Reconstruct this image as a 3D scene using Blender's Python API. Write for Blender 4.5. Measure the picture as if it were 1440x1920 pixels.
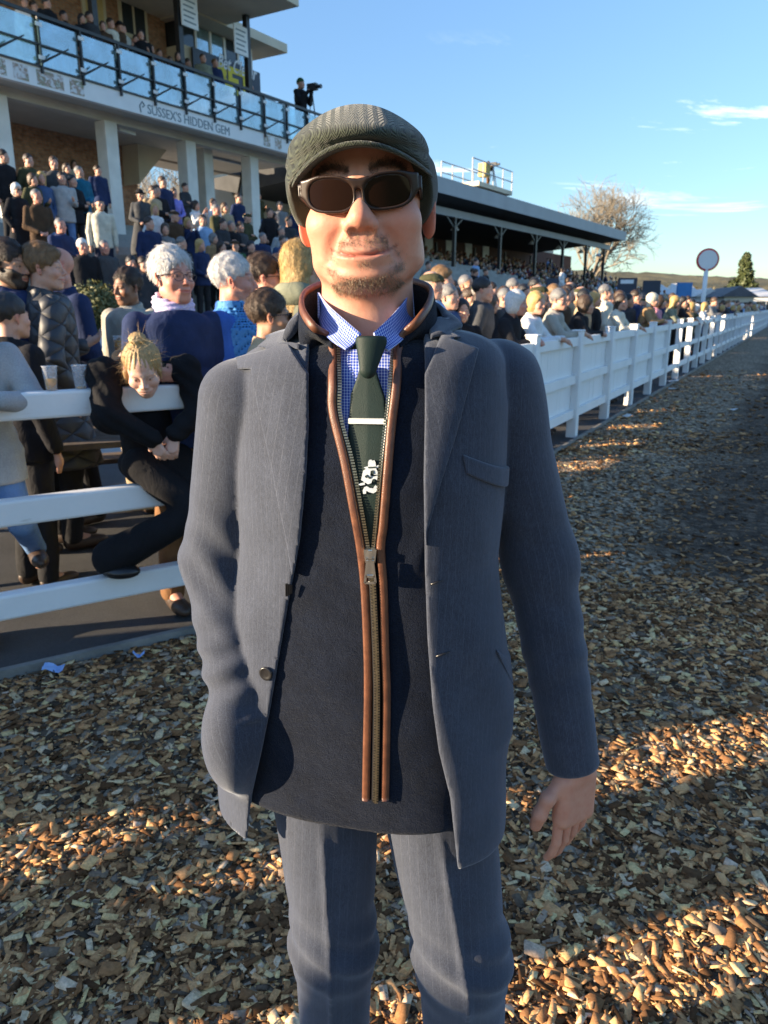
import bpy, bmesh, math, random
import numpy as np
from mathutils import Vector, Matrix
R = math.radians
for o in list(bpy.data.objects): bpy.data.objects.remove(o)
SC = bpy.context.scene
COL = SC.collection
# ------------------------------------------------------------------ camera
CAM_H, PITCH, FPX = 1.55, R(15.4), 1400.0
cd = bpy.data.cameras.new('camera'); cam = bpy.data.objects.new('camera', cd); COL.objects.link(cam)
cam.location = (0, 0, CAM_H); cam.rotation_euler = (R(90) - PITCH, 0, 0)
cd.sensor_fit = 'HORIZONTAL'; cd.sensor_width = 36.0; cd.lens = 36.0 * FPX / 1440.0
cd.clip_start = 0.05; cd.clip_end = 4000
cd.dof.use_dof = True; cd.dof.focus_distance = 1.02; cd.dof.aperture_fstop = 14.0
SC.camera = cam
# ------------------------------------------------------------------ sun and sky
SUN_EL, SUN_AZ = R(11.5), (-0.965, -0.262)          # unit vector on the ground that points at the sun
to_sun = Vector((SUN_AZ[0] * math.cos(SUN_EL), SUN_AZ[1] * math.cos(SUN_EL), math.sin(SUN_EL))).normalized()
sd = bpy.data.lights.new('sun', 'SUN'); sun = bpy.data.objects.new('sun', sd); COL.objects.link(sun)
sd.energy = 4.2; sd.angle = R(0.5); sd.color = (1.0, 0.80, 0.56)
sun.rotation_euler = (-to_sun).to_track_quat('-Z', 'Y').to_euler()
W = bpy.data.worlds.new('World'); SC.world = W; W.use_nodes = True
nt = W.node_tree; nt.nodes.clear()
def wn(t, **k):
    n = nt.nodes.new(t)
    for a, b in k.items(): setattr(n, a, b)
    return n
sky = wn('ShaderNodeTexSky', sky_type='NISHITA', sun_disc=False)
sky.sun_elevation = SUN_EL; sky.sun_rotation = math.atan2(to_sun.x, to_sun.y)
sky.air_density = 1.0; sky.dust_density = 0.25; sky.ozone_density = 1.4
tint = wn('ShaderNodeMix', data_type='RGBA', blend_type='MULTIPLY'); tint.inputs[0].default_value = 1.0
tint.inputs[7].default_value = (0.69, 0.84, 1.04, 1)
hz = wn('ShaderNodeMapRange'); hz.inputs[1].default_value = -0.05; hz.inputs[2].default_value = 0.50; hz.inputs[3].default_value = 0.54; hz.inputs[4].default_value = 1.0   # haze near the horizon is dimmer than the model's
hzm = wn('ShaderNodeMix', data_type='RGBA', blend_type='MULTIPLY'); hzm.inputs[0].default_value = 1.0
nt.links.new(sky.outputs[0], hzm.inputs[6]); nt.links.new(hz.outputs[0], hzm.inputs[7]); nt.links.new(hzm.outputs[2], tint.inputs[6])
# thin cirrus, laid on the sky by direction
tc = wn('ShaderNodeTexCoord'); sep = wn('ShaderNodeSeparateXYZ'); nt.links.new(tc.outputs['Generated'], sep.inputs[0]); nt.links.new(sep.outputs[2], hz.inputs[0])
dz = wn('ShaderNodeMath', operation='MAXIMUM'); nt.links.new(sep.outputs[2], dz.inputs[0]); dz.inputs[1].default_value = 0.03
pz = wn('ShaderNodeMath', operation='ADD'); nt.links.new(dz.outputs[0], pz.inputs[0]); pz.inputs[1].default_value = 0.10
dx = wn('ShaderNodeMath', operation='DIVIDE'); nt.links.new(sep.outputs[0], dx.inputs[0]); nt.links.new(pz.outputs[0], dx.inputs[1])
dy = wn('ShaderNodeMath', operation='DIVIDE'); nt.links.new(sep.outputs[1], dy.inputs[0]); nt.links.new(pz.outputs[0], dy.inputs[1])
cmb = wn('ShaderNodeCombineXYZ'); nt.links.new(dx.outputs[0], cmb.inputs[0]); nt.links.new(dy.outputs[0], cmb.inputs[1])
mp = wn('ShaderNodeMapping'); nt.links.new(cmb.outputs[0], mp.inputs[0]); mp.inputs['Rotation'].default_value = (0, 0, R(14)); mp.inputs['Scale'].default_value = (0.55, 1.15, 1); mp.inputs['Location'].default_value = (0.62, 0.35, 0)
cn = wn('ShaderNodeTexNoise'); cn.inputs['Scale'].default_value = 1.5; cn.inputs['Detail'].default_value = 9; cn.inputs['Roughness'].default_value = 0.62; cn.inputs['Distortion'].default_value = 0.6
nt.links.new(mp.outputs[0], cn.inputs['Vector'])
cr = wn('ShaderNodeValToRGB'); cr.color_ramp.elements[0].position = 0.585; cr.color_ramp.elements[1].position = 0.74
cr.color_ramp.elements[0].color = (0, 0, 0, 1); cr.color_ramp.elements[1].color = (0.8, 0.8, 0.8, 1)
nt.links.new(cn.outputs[0], cr.inputs[0])
cf = wn('ShaderNodeMapRange'); nt.links.new(sep.outputs[2], cf.inputs[0]); cf.inputs[1].default_value = 0.05; cf.inputs[2].default_value = 0.16
ct = wn('ShaderNodeMapRange'); nt.links.new(sep.outputs[2], ct.inputs[0]); ct.inputs[1].default_value = 0.24; ct.inputs[2].default_value = 0.30; ct.inputs[3].default_value = 1.0; ct.inputs[4].default_value = 0.0
cm2 = wn('ShaderNodeMath', operation='MULTIPLY'); nt.links.new(cf.outputs[0], cm2.inputs[0]); nt.links.new(ct.outputs[0], cm2.inputs[1])
cmm = wn('ShaderNodeMath', operation='MULTIPLY'); nt.links.new(cr.outputs[0], cmm.inputs[0]); nt.links.new(cm2.outputs[0], cmm.inputs[1])
cmx = wn('ShaderNodeMix', data_type='RGBA'); nt.links.new(cmm.outputs[0], cmx.inputs[0]); nt.links.new(tint.outputs[2], cmx.inputs[6]); cmx.inputs[7].default_value = (7.2, 6.9, 6.5, 1)
bg = wn('ShaderNodeBackground'); bg.inputs[1].default_value = 0.10
nt.links.new(cmx.outputs[2], bg.inputs[0])
wo = wn('ShaderNodeOutputWorld'); nt.links.new(bg.outputs[0], wo.inputs[0])
# ------------------------------------------------------------------ exposure
vs = SC.view_settings; vs.view_transform = 'Standard'; vs.look = 'None'; vs.exposure = 1.95; vs.gamma = 1.0; vs.use_curve_mapping = False
SC.render.engine = 'CYCLES'
try: SC.cycles.use_denoising = True
except Exception: pass
SC.cycles.max_bounces = 6; SC.cycles.transparent_max_bounces = 12

# ------------------------------------------------------------------ pixel helpers (pixels of the 1440 x 1920 photograph, used only to measure)
CP, SP = math.cos(PITCH), math.sin(PITCH)
def ray(px, py):
    up = 960.0 - py; rx = px - 720.0
    return np.array([rx, FPX * CP + up * SP, up * CP - FPX * SP])
def at(px, py, Y):
    d = ray(px, py); return np.array([d[0] * Y / d[1], Y, CAM_H + d[2] * Y / d[1]])
def ground_at(px, py, z=0.0):
    d = ray(px, py); t = (z - CAM_H) / d[2]; return np.array([d[0] * t, d[1] * t, z])
def project(p):
    x, y, z = p[0], p[1], p[2] - CAM_H
    fw = y * CP - z * SP; up = y * SP + z * CP
    return 720 + FPX * x / fw, 960 - FPX * up / fw

# ------------------------------------------------------------------ object helpers
def link(o, parent=None):
    COL.objects.link(o)
    if parent is not None: o.parent = parent
    return o
def empty(name, loc=(0, 0, 0), rz=0.0, s=1.0):
    o = bpy.data.objects.new(name, None); link(o); o.location = loc; o.rotation_euler = (0, 0, rz); o.scale = (s, s, s)
    o.empty_display_size = 0.1
    return o
def tag(o, label=None, cat=None, group=None, kind=None):
    if label: o['label'] = label
    if cat: o['category'] = cat
    if group: o['group'] = group
    if kind: o['kind'] = kind
    return o
def mesh_from(name, v, f, smooth=False):
    """v (n,3) array, f list of polygons or (m,k) int array"""
    me = bpy.data.meshes.new(name)
    if isinstance(f, np.ndarray):
        v = np.asarray(v, np.float32); m, k = f.shape
        me.vertices.add(len(v)); me.vertices.foreach_set('co', v.ravel())
        me.loops.add(m * k); me.loops.foreach_set('vertex_index', f.astype(np.int32).ravel())
        me.polygons.add(m); me.polygons.foreach_set('loop_start', np.arange(0, m * k, k, dtype=np.int32))
        me.update(calc_edges=True)
    else:
        me.from_pydata([tuple(map(float, p)) for p in v], [], [tuple(map(int, q)) for q in f]); me.update()
    if smooth: me.polygons.foreach_set('use_smooth', np.ones(len(me.polygons), bool))
    return me
def put(name, me, mat, parent=None, color=None):
    o = bpy.data.objects.new(name, me); link(o, parent)
    if mat is not None:
        if len(me.materials) == 0: me.materials.append(mat)
    if color is not None: o.color = (*color[:3], 1.0)
    return o
class MB:
    """collects simple solids into one mesh"""
    def __init__(s): s.v = []; s.f = []
    def add(s, v, f):
        b = len(s.v); s.v += [tuple(map(float, p)) for p in v]; s.f += [tuple(i + b for i in q) for q in f]; return s
    def hexa(s, c8):
        return s.add(c8, [(0, 3, 2, 1), (4, 5, 6, 7), (0, 1, 5, 4), (1, 2, 6, 5), (2, 3, 7, 6), (3, 0, 4, 7)])
    def box(s, x0, x1, y0, y1, z0, z1):
        return s.hexa([(x0, y0, z0), (x1, y0, z0), (x1, y1, z0), (x0, y1, z0), (x0, y0, z1), (x1, y0, z1), (x1, y1, z1), (x0, y1, z1)])
    def bar(s, a, b, w, h, up=(0, 0, 1)):
        a, b = Vector(a), Vector(b); d = (b - a).normalized(); u = Vector(up)
        sd_ = d.cross(u)
        if sd_.length < 1e-5: sd_ = d.cross(Vector((1, 0, 0)))
        sd_.normalize(); u = sd_.cross(d).normalized()
        c = []
        for p in (a, b):
            for i, j in ((-1, -1), (1, -1), (1, 1), (-1, 1)): c.append(p + sd_ * (i * w / 2) + u * (j * h / 2))
        return s.add(c, [(0, 3, 2, 1), (4, 5, 6, 7), (0, 1, 5, 4), (1, 2, 6, 5), (2, 3, 7, 6), (3, 0, 4, 7)][:6])
    def tube(s, pts, rad, n=8, cap=True):
        pts = [Vector(p) for p in pts]; rr = rad if hasattr(rad, '__len__') else [rad] * len(pts)
        rings = []; prev = None
        for i, p in enumerate(pts):
            d = (pts[min(i + 1, len(pts) - 1)] - pts[max(i - 1, 0)]).normalized()
            if prev is None:
                a = d.orthogonal().normalized()
            else:
                a = (prev - d * prev.dot(d)).normalized()
            prev = a; b = d.cross(a)
            rings.append([p + (a * math.cos(2 * math.pi * k / n) + b * math.sin(2 * math.pi * k / n)) * rr[i] for k in range(n)])
        v = [q for r in rings for q in r]; f = []
        for i in range(len(rings) - 1):
            for k in range(n): f.append((i * n + k, i * n + (k + 1) % n, (i + 1) * n + (k + 1) % n, (i + 1) * n + k))
        if cap: f.append(tuple(range(n - 1, -1, -1))); f.append(tuple((len(rings) - 1) * n + k for k in range(n)))
        return s.add(v, f)
    def lathe(s, prof, c=(0, 0, 0), n=20):
        v = []; f = []
        for r_, z in prof:
            for k in range(n): v.append((c[0] + r_ * math.cos(2 * math.pi * k / n), c[1] + r_ * math.sin(2 * math.pi * k / n), c[2] + z))
        for i in range(len(prof) - 1):
            for k in range(n): f.append((i * n + k, i * n + (k + 1) % n, (i + 1) * n + (k + 1) % n, (i + 1) * n + k))
        f.append(tuple(range(n - 1, -1, -1))); f.append(tuple((len(prof) - 1) * n + k for k in range(n)))
        return s.add(v, f)
    def mesh(s, name, smooth=False): return mesh_from(name, s.v, s.f, smooth)
    def build(s, name, mat, parent=None, smooth=False, color=None, bevel=0.0):
        o = put(name, s.mesh(name, smooth), mat, parent, color)
        if bevel:
            m = o.modifiers.new('bevel', 'BEVEL'); m.width = bevel; m.segments = 2; m.limit_method = 'ANGLE'
        return o

# ------------------------------------------------------------------ materials
def newmat(name):
    m = bpy.data.materials.new(name); m.use_nodes = True
    return m, m.node_tree, m.node_tree.nodes['Principled BSDF']
def N(t, kind, **k):
    n = t.nodes.new(kind)
    for a, b in k.items():
        if a == 'inp':
            for q, w in b.items(): n.inputs[q].default_value = w
        else: setattr(n, a, b)
    return n
def coords(t, which='Object'): return N(t, 'ShaderNodeTexCoord').outputs[which]
def noise(t, vec, scale, detail=4, rough=0.55, dist=0.0):
    n = N(t, 'ShaderNodeTexNoise', inp={'Scale': scale, 'Detail': detail, 'Roughness': rough, 'Distortion': dist})
    if vec is not None: t.links.new(vec, n.inputs['Vector'])
    return n
def ramp(t, fac, stops):
    r = N(t, 'ShaderNodeValToRGB'); e = r.color_ramp.elements
    while len(e) < len(stops): e.new(0.5)
    for i, (p, c) in enumerate(stops): e[i].position = p; e[i].color = (*c[:3], 1) if hasattr(c, '__len__') else (c, c, c, 1)
    t.links.new(fac, r.inputs[0]); return r
def mixc(t, a, b, fac=0.5, mode='MIX'):
    m = N(t, 'ShaderNodeMix', data_type='RGBA', blend_type=mode)
    for sock, val in ((m.inputs[0], fac), (m.inputs[6], a), (m.inputs[7], b)):
        if isinstance(val, bpy.types.NodeSocket): t.links.new(val, sock)
        elif hasattr(val, '__len__'): sock.default_value = (*val[:3], 1)
        elif sock.type == 'VALUE': sock.default_value = val
        else: sock.default_value = (val, val, val, 1)
    return m.outputs[2]
def mth(t, op, a, b=None, c=None):
    m = N(t, 'ShaderNodeMath', operation=op)
    for i, val in enumerate((a, b, c)):
        if val is None: continue
        if isinstance(val, bpy.types.NodeSocket): t.links.new(val, m.inputs[i])
        else: m.inputs[i].default_value = val
    return m.outputs[0]
def bump(t, bsdf, h, strength=0.3, dist=0.01, prev=None):
    b = N(t, 'ShaderNodeBump', inp={'Strength': strength, 'Distance': dist}); t.links.new(h, b.inputs['Height'])
    if prev is not None: t.links.new(prev, b.inputs['Normal'])
    t.links.new(b.outputs[0], bsdf.inputs['Normal']); return b.outputs[0]
def attr(t, name): return N(t, 'ShaderNodeAttribute', attribute_name=name)
def plain(name, col, rough=0.6, var=0.12, scale=6.0, bmp=0.0, bscale=60.0, metal=0.0, spec=0.5):
    m, t, b = newmat(name); v = coords(t); n = noise(t, v, scale, 5)
    lo = tuple(c * (1 - var) for c in col); hi = tuple(min(1, c * (1 + var)) for c in col)
    r = ramp(t, n.outputs[0], [(0.3, lo), (0.7, hi)]); t.links.new(r.outputs[0], b.inputs['Base Color'])
    b.inputs['Roughness'].default_value = rough; b.inputs['Metallic'].default_value = metal; b.inputs['Specular IOR Level'].default_value = spec
    if bmp: bump(t, b, noise(t, v, bscale, 3).outputs[0], bmp, 0.01)
    return m
def objcol(t): return N(t, 'ShaderNodeObjectInfo').outputs['Color']

# ------------------------------------------------------------------ signed distance modelling
def vec(p): return np.asarray(p, np.float32)
def smin(a, b, k):
    h = np.maximum(k - np.abs(a - b), 0) / k
    return np.minimum(a, b) - h * h * k * 0.25
def smax(a, b, k): return -smin(-a, -b, k)
def s_ell(P, c, r, rot=None):
    q = P - vec(c)
    if rot is not None: q = q @ rot
    r = vec(r); k0 = np.sqrt(((q / r) ** 2).sum(1)); k1 = np.sqrt(((q / (r * r)) ** 2).sum(1)) + 1e-9
    return k0 * (k0 - 1) / k1
def s_cone(P, a, b, ra, rb, sc=None):
    """round cone; sc scales the axes (an elliptical limb)"""
    a, b = vec(a), vec(b)
    if sc is not None: s = vec(sc); P = P / s; a = a / s; b = b / s
    pa = P - a; ba = b - a; h = np.clip(pa @ ba / (ba @ ba + 1e-12), 0, 1)
    q = pa - h[:, None] * ba
    return np.sqrt((q * q).sum(1)) - (ra + (rb - ra) * h)
def s_sph(P, c, r): return np.sqrt(((P - vec(c)) ** 2).sum(1)) - r
def s_box(P, c, h, r=0.0, rot=None):
    q = P - vec(c)
    if rot is not None: q = q @ rot
    q = np.abs(q) - (vec(h) - r)
    return np.sqrt((np.maximum(q, 0) ** 2).sum(1)) + np.minimum(q.max(1), 0) - r
def poly2d(x, z, poly):
    """signed distance to a polygon, negative inside"""
    V = np.asarray(poly, np.float32); n = len(V); d = np.full(x.shape, 1e9, np.float32); inside = np.zeros(x.shape, bool)
    for i in range(n):
        ax, az = V[i]; bx, bz = V[(i + 1) % n]; ex, ez = bx - ax, bz - az
        wx, wz = x - ax, z - az; tt = np.clip((wx * ex + wz * ez) / (ex * ex + ez * ez + 1e-12), 0, 1)
        d = np.minimum(d, (wx - ex * tt) ** 2 + (wz - ez * tt) ** 2)
        if az != bz:
            cond = ((az <= z) & (z < bz)) | ((bz <= z) & (z < az))
            inside ^= cond & (x < ax + (z - az) * ex / ez)
    d = np.sqrt(d); return np.where(inside, -d, d)
def wob(P, f, seed=0):
    """smooth cheap noise in -1..1"""
    rs = np.random.RandomState(seed); out = 0
    for k in range(5):
        d = rs.normal(size=3); d /= np.linalg.norm(d); out = out + np.sin(P @ vec(d * f * (0.7 + 0.6 * rs.rand())) + rs.rand() * 6.28 + 1.3 * np.sin(P @ vec(rs.normal(size=3) * f * 0.4)))
    return out / 3.0
def rotm(yaw=0, pitch=0, roll=0):
    """columns: local axes in world (face looks along -y; yaw turns it towards +x)"""
    return np.array(Matrix.Rotation(yaw, 3, 'Z') @ Matrix.Rotation(pitch, 3, 'X') @ Matrix.Rotation(roll, 3, 'Y'), np.float32)
def surface(f, lo, hi, h, newton=1, blk=8, slack=1.7):
    """surface nets of f = 0; returns vertices and quads"""
    lo = np.asarray(lo, np.float32); nb = np.ceil((np.asarray(hi) - lo) / h / blk).astype(int) + 1; n = nb * blk
    I = np.stack(np.meshgrid(*[np.arange(k) for k in nb], indexing='ij'), -1).reshape(-1, 3)
    c = lo + h * (I * blk + (blk - 1) / 2.0).astype(np.float32); fc = f(c.astype(np.float32))
    vol = np.empty(n, np.float32); V6 = vol.reshape(nb[0], blk, nb[1], blk, nb[2], blk)
    V6[:] = np.where(fc < 0, -1.0, 1.0).reshape(nb)[:, None, :, None, :, None]
    act = I[np.abs(fc) < h * blk * 0.87 * slack]
    off = np.stack(np.meshgrid(*[np.arange(blk)] * 3, indexing='ij'), -1).reshape(-1, 3)
    step = max(1, 400000 // len(off))
    for s in range(0, len(act), step):
        a = act[s:s + step]; P = (lo + h * (a[:, None, :] * blk + off[None])).reshape(-1, 3).astype(np.float32)
        v = f(P).reshape(len(a), blk, blk, blk)
        V6[a[:, 0], :, a[:, 1], :, a[:, 2], :] = v
    s_ = vol < 0
    cnt = np.zeros(n - 1, np.int8)
    for i in (0, 1):
        for j in (0, 1):
            for k in (0, 1): cnt += s_[i:n[0] - 1 + i, j:n[1] - 1 + j, k:n[2] - 1 + k]
    idx = np.argwhere((cnt > 0) & (cnt < 8))
    acc = np.zeros((len(idx), 3), np.float32); num = np.zeros(len(idx), np.float32)
    cor = [(i, j, k) for i in (0, 1) for j in (0, 1) for k in (0, 1)]
    val = {q: vol[idx[:, 0] + q[0], idx[:, 1] + q[1], idx[:, 2] + q[2]] for q in cor}
    for q in cor:
        for ax in range(3):
            if q[ax]: continue
            w = list(q); w[ax] = 1; w = tuple(w); va, vb = val[q], val[w]; m = (va < 0) != (vb < 0)
            tt = np.where(m, va / np.where(m, va - vb, 1), 0)
            p = np.zeros((len(idx), 3), np.float32); p += np.array(q, np.float32); p[:, ax] += tt
            acc += p * m[:, None]; num += m
    verts = lo + h * (idx + acc / num[:, None]); verts = verts.astype(np.float32)
    cid = np.full(n - 1, -1, np.int32); cid[idx[:, 0], idx[:, 1], idx[:, 2]] = np.arange(len(idx))
    faces = []
    for ax in range(3):
        sl0 = [slice(None)] * 3; sl1 = [slice(None)] * 3; sl0[ax] = slice(0, n[ax] - 1); sl1[ax] = slice(1, n[ax])
        a, b = s_[tuple(sl0)], s_[tuple(sl1)]; e = np.argwhere(a != b); o1, o2 = (ax + 1) % 3, (ax + 2) % 3
        e = e[(e[:, o1] > 0) & (e[:, o2] > 0) & (e[:, o1] < n[o1] - 1) & (e[:, o2] < n[o2] - 1)]
        neg = a[e[:, 0], e[:, 1], e[:, 2]]
        q = []
        for d1, d2 in ((-1, -1), (0, -1), (0, 0), (-1, 0)):
            g = e.copy(); g[:, o1] += d1; g[:, o2] += d2; q.append(cid[g[:, 0], g[:, 1], g[:, 2]])
        q = np.stack(q, 1); q[~neg] = q[~neg][:, ::-1]; faces.append(q)
    faces = np.concatenate(faces); faces = faces[(faces >= 0).all(1)]
    for _ in range(newton):
        e = h * 0.25; g = np.empty_like(verts); f0 = f(verts)
        for ax in range(3):
            d = np.zeros(3, np.float32); d[ax] = e; g[:, ax] = (f(verts + d) - f(verts - d)) / (2 * e)
        g2 = (g * g).sum(1) + 0.05; st = np.clip(f0 / g2, -h * 0.6, h * 0.6); verts = verts - g * st[:, None]
    return verts, faces
def sdf_mesh(name, f, lo, hi, h, newton=1, slack=1.7):
    v, q = surface(f, lo, hi, h, newton, slack=slack); return mesh_from(name, v, q, True), v
def set_attr(me, name, data):
    data = np.asarray(data, np.float32)
    if data.ndim == 2:
        a = me.attributes.new(name, 'FLOAT_COLOR', 'POINT'); d4 = np.ones((len(data), 4), np.float32); d4[:, :3] = data; a.data.foreach_set('color', d4.ravel())
    else:
        a = me.attributes.new(name, 'FLOAT', 'POINT'); a.data.foreach_set('value', data)
def gauss(d, s): return np.exp(-(d / s) ** 2)
# ------------------------------------------------------------------ the head that every person shares (head space: origin at eye level, face looks along -y)
def head_sdf(P, fem=0.0, wide=1.0, smile=0.0, ears=True, fine=True, lipr=1.0, ear=1.0, nose=1.0, mw=.037, fold=1.0):
    x = P[:, 0] / wide; q = np.stack([np.abs(x), P[:, 1], P[:, 2]], 1)
    f = fem
    d = s_ell(q, (0, .014, .034), (.0755, .097, .088))
    d = smin(d, s_ell(q, (0, -.028, -.036), (.064 - .004 * f, .064, .084 - .004 * f)), .034)
    d = smin(d, s_cone(q, (.047 - .006 * f, .004, -.066), (.021 - .006 * f, -.068, -.098 + .006 * f), .021, .019), .03)          # jaw
    d = smin(d, s_ell(q, (0, -.075, -.102 + .006 * f), (.026 - .005 * f, .020, .019)), .018)                                   # chin
    d = smin(d, s_ell(q, (.041, -.060 - .002 * smile, -.034 + .005 * smile), (.028 + .002 * smile, .026, .024)), .022)                                      # cheek
    d = smin(d, s_cone(q, (.006, -.083, .017), (.042, -.073, .016), .011 - .003 * f, .009), .016)                               # brow
    d = smax(d, -s_ell(q, (.032, -.100, .000), (.021, .016, .0125)), .014)                                                     # eye socket
    d = smin(d, s_ell(q, (.0315, -.0775, -.001), (.0135, .0125, .0115)), .004)                                                  # eyeball and lids
    d = smin(d, s_ell(q, (0, -.083, -.064), (.033, .021, .026)), .016)                                                         # muzzle
    d = smin(d, s_cone(q, (0, -.0895, .006), (0, -.1095, -.0295), (.0080 - .001 * f), (.0118 - .002 * f) * (2 - nose)), .010)
    if nose > 1: d = smin(d, s_ell(q, (0, -.1035, -.0290), (.0145, .0135, .0125)), .008)                    # nose
    d = smin(d, s_ell(q, (.0135 - .001 * f, -.0985, -.0365), ((.0095 - .001 * f) * nose, .0115 * nose, .0085 * nose)), .006)
    if fine:
        d = smax(d, -s_ell(q, (.0080 * nose, -.1080, -.0460), (.0052, .0080, .0056)), .003)                                            # nostril
        zc = -.0655 + smile * 6.0 * q[:, 0] ** 2
        lw = np.clip(1 - (q[:, 0] / (mw - .004)) ** 2, 0, 1)
        ys = -.1035 + 7.0 * q[:, 0] ** 2
        lip = np.sqrt((q[:, 1] - ys - .0035) ** 2 + ((q[:, 2] - zc - .0048) * 1.1) ** 2) - .0062 * lipr * np.sqrt(lw)
        d = np.where(lw > 0, smin(d, lip, .004), d)
        lip = np.sqrt((q[:, 1] - ys - .0035) ** 2 + ((q[:, 2] - zc + .0055)) ** 2) - .0068 * lipr * np.sqrt(lw)
        d = np.where(lw > 0, smin(d, lip, .004), d)
        slit = np.sqrt(((q[:, 1] - ys) * .35) ** 2 + (q[:, 2] - zc) ** 2) - .0011 - .0005 * lw
        slit = np.where(q[:, 0] < mw, slit, slit + (q[:, 0] - mw))
        d = smax(d, -slit, .003)
        d = smax(d, -s_cone(q, (.020, -.100, -.034), (.046, -.079, -.066), .0016 * fold, .0030 * fold * (0.4 + smile)), .009)                 # smile fold
    if ears:
        rt = np.array(Matrix.Rotation(R(-14), 3, 'X') @ Matrix.Rotation(R(32), 3, 'Z'), np.float32)
        e = s_ell(q, (.0815, .008, -.013), (.0070 * ear, .0175 * ear, .032 * ear), rt)
        if fine: e = smax(e, -s_ell(q, (.0880, .004, -.014), (.006, .010, .020), rt), .004)
        d = smin(d, e, .006)
    return d
def face_tint(Q, fem=0.0, brow=(.35, .28, .24), smile=0.0, eyes=True, stubble=0.0, lips=(1.0, .62, .60), liph=.0085):
    """colour of the skin relative to its own base, by place on the face"""
    ax = np.abs(Q[:, 0]); y, z = Q[:, 1], Q[:, 2]; n = len(Q); c = np.ones((n, 3), np.float32); front = y < -.055
    def lay(m, col):
        m = np.clip(m, 0, 1)[:, None]; c[:] = c * (1 - m) + c * vec(col) * m
    lay(.65 * gauss(np.sqrt((ax - .045) ** 2 + (z + .035) ** 2), .026) * front, (1.02, .80, .76))
    lay(.7 * gauss(np.sqrt(ax ** 2 + (z + .034) ** 2), .016) * (y < -.09), (1.03, .78, .74))
    lay(.8 * (ax > .073) * (np.abs(z + .01) < .05) * (np.abs(y - .01) < .03), (1.05, .74, .70))
    zc = -.0655 + smile * 6.0 * ax ** 2
    lay(np.clip((liph * np.sqrt(np.clip(1 - (ax / .035) ** 2, 0, 1)) - np.abs(z - zc + .0005)) / .0025 + .3, 0, 1) * (ax < .035) * (y < -.086), lips)
    lay(.85 * gauss(z - zc, .0015) * (ax < .041) * (y < -.07), (.35, .22, .20))
    lay(.9 * gauss(z - (.0235 + .006 * np.sin(np.clip((ax - .014) / .042, 0, 1) * 2.6)), .0042) * (ax > .012) * (ax < .056) * front, brow)
    if eyes:
        e = np.sqrt(((ax - .032) / .0135) ** 2 + ((z + .001) / .0052) ** 2)
        lay((e < 1) * front, (.95, 1.15, 1.3)); lay((np.sqrt((ax - .032) ** 2 + z ** 2) < .0056) * front * (e < 1.05), (.09, .07, .06))
        lay(.8 * gauss(e - 1.05, .22) * (z > -.003) * front, (.22, .18, .17))
    if stubble:
        lay(stubble * ((z < -.035) & (y < .02)) * np.clip((-.035 - z) / .02, 0, 1), (.62, .58, .58))
    return c

# skin, hair and cloth take their base colour from the object, so that one material serves everybody
def make_skin():
    m, t, b = newmat('skin'); a = attr(t, 'tint'); v = coords(t)
    n = noise(t, v, 55, 8, .7); r = ramp(t, n.outputs[0], [(0.3, (.97, .84, .80)), (0.5, (1.0, .98, .97)), (0.72, (1.04, 1.08, 1.10))])
    c = mixc(t, objcol(t), a.outputs[0], 1.0, 'MULTIPLY'); c = mixc(t, c, r.outputs[0], 1.0, 'MULTIPLY')
    t.links.new(c, b.inputs['Base Color']); b.inputs['Roughness'].default_value = 0.50; b.inputs['Specular IOR Level'].default_value = 0.40
    b.inputs['Subsurface Weight'].default_value = 0.06; b.inputs['Subsurface Radius'].default_value = (.012, .005, .003); b.inputs['Subsurface Scale'].default_value = 0.6
    p = bump(t, b, noise(t, v, 140, 4, .6).outputs[0], 0.12, 0.004); bump(t, b, noise(t, v, 1100, 3).outputs[0], 0.22, 0.0015, p)
    return m
def make_hair():
    m, t, b = newmat('hair'); v = coords(t)
    mp_ = N(t, 'ShaderNodeMapping', inp={'Scale': (110, 60, 22)}); t.links.new(v, mp_.inputs[0])
    n = noise(t, mp_.outputs[0], 2.4, 7, 0.7, 1.6)
    r = ramp(t, n.outputs[0], [(0.32, (.45, .43, .42)), (0.68, (1.35, 1.32, 1.28))])
    t.links.new(mixc(t, objcol(t), r.outputs[0], 1.0, 'MULTIPLY'), b.inputs['Base Color'])
    b.inputs['Roughness'].default_value = 0.5; bump(t, b, n.outputs[0], 0.6, 0.006)
    return m
def make_cloth(name='cloth', scale=420, weave=0.25, fold=0.35, var=0.18):
    m, t, b = newmat(name); v = coords(t)
    n1 = noise(t, v, 9, 4); n2 = noise(t, v, scale, 3)
    r = ramp(t, n1.outputs[0], [(0.3, (1 - var,) * 3), (0.7, (1 + var,) * 3)]); r2 = ramp(t, n2.outputs[0], [(0.3, (.8,) * 3), (0.7, (1.2,) * 3)])
    c = mixc(t, objcol(t), r.outputs[0], 1.0, 'MULTIPLY'); c = mixc(t, c, r2.outputs[0], 1.0, 'MULTIPLY')
    t.links.new(c, b.inputs['Base Color']); b.inputs['Roughness'].default_value = 0.9; b.inputs['Specular IOR Level'].default_value = 0.2
    mp_ = N(t, 'ShaderNodeMapping', inp={'Scale': (1, 1, .55)}); t.links.new(v, mp_.inputs[0])
    p = bump(t, b, noise(t, mp_.outputs[0], 14, 3, .5, 1.2).outputs[0], fold, 0.03)
    bump(t, b, n2.outputs[0], weave, 0.002, p)
    return m
M = {}
M['skin'] = make_skin(); M['hair'] = make_hair(); M['cloth'] = make_cloth()
M['fleece'] = make_cloth('fleece', 260, 0.9, 0.3, 0.1)
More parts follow.
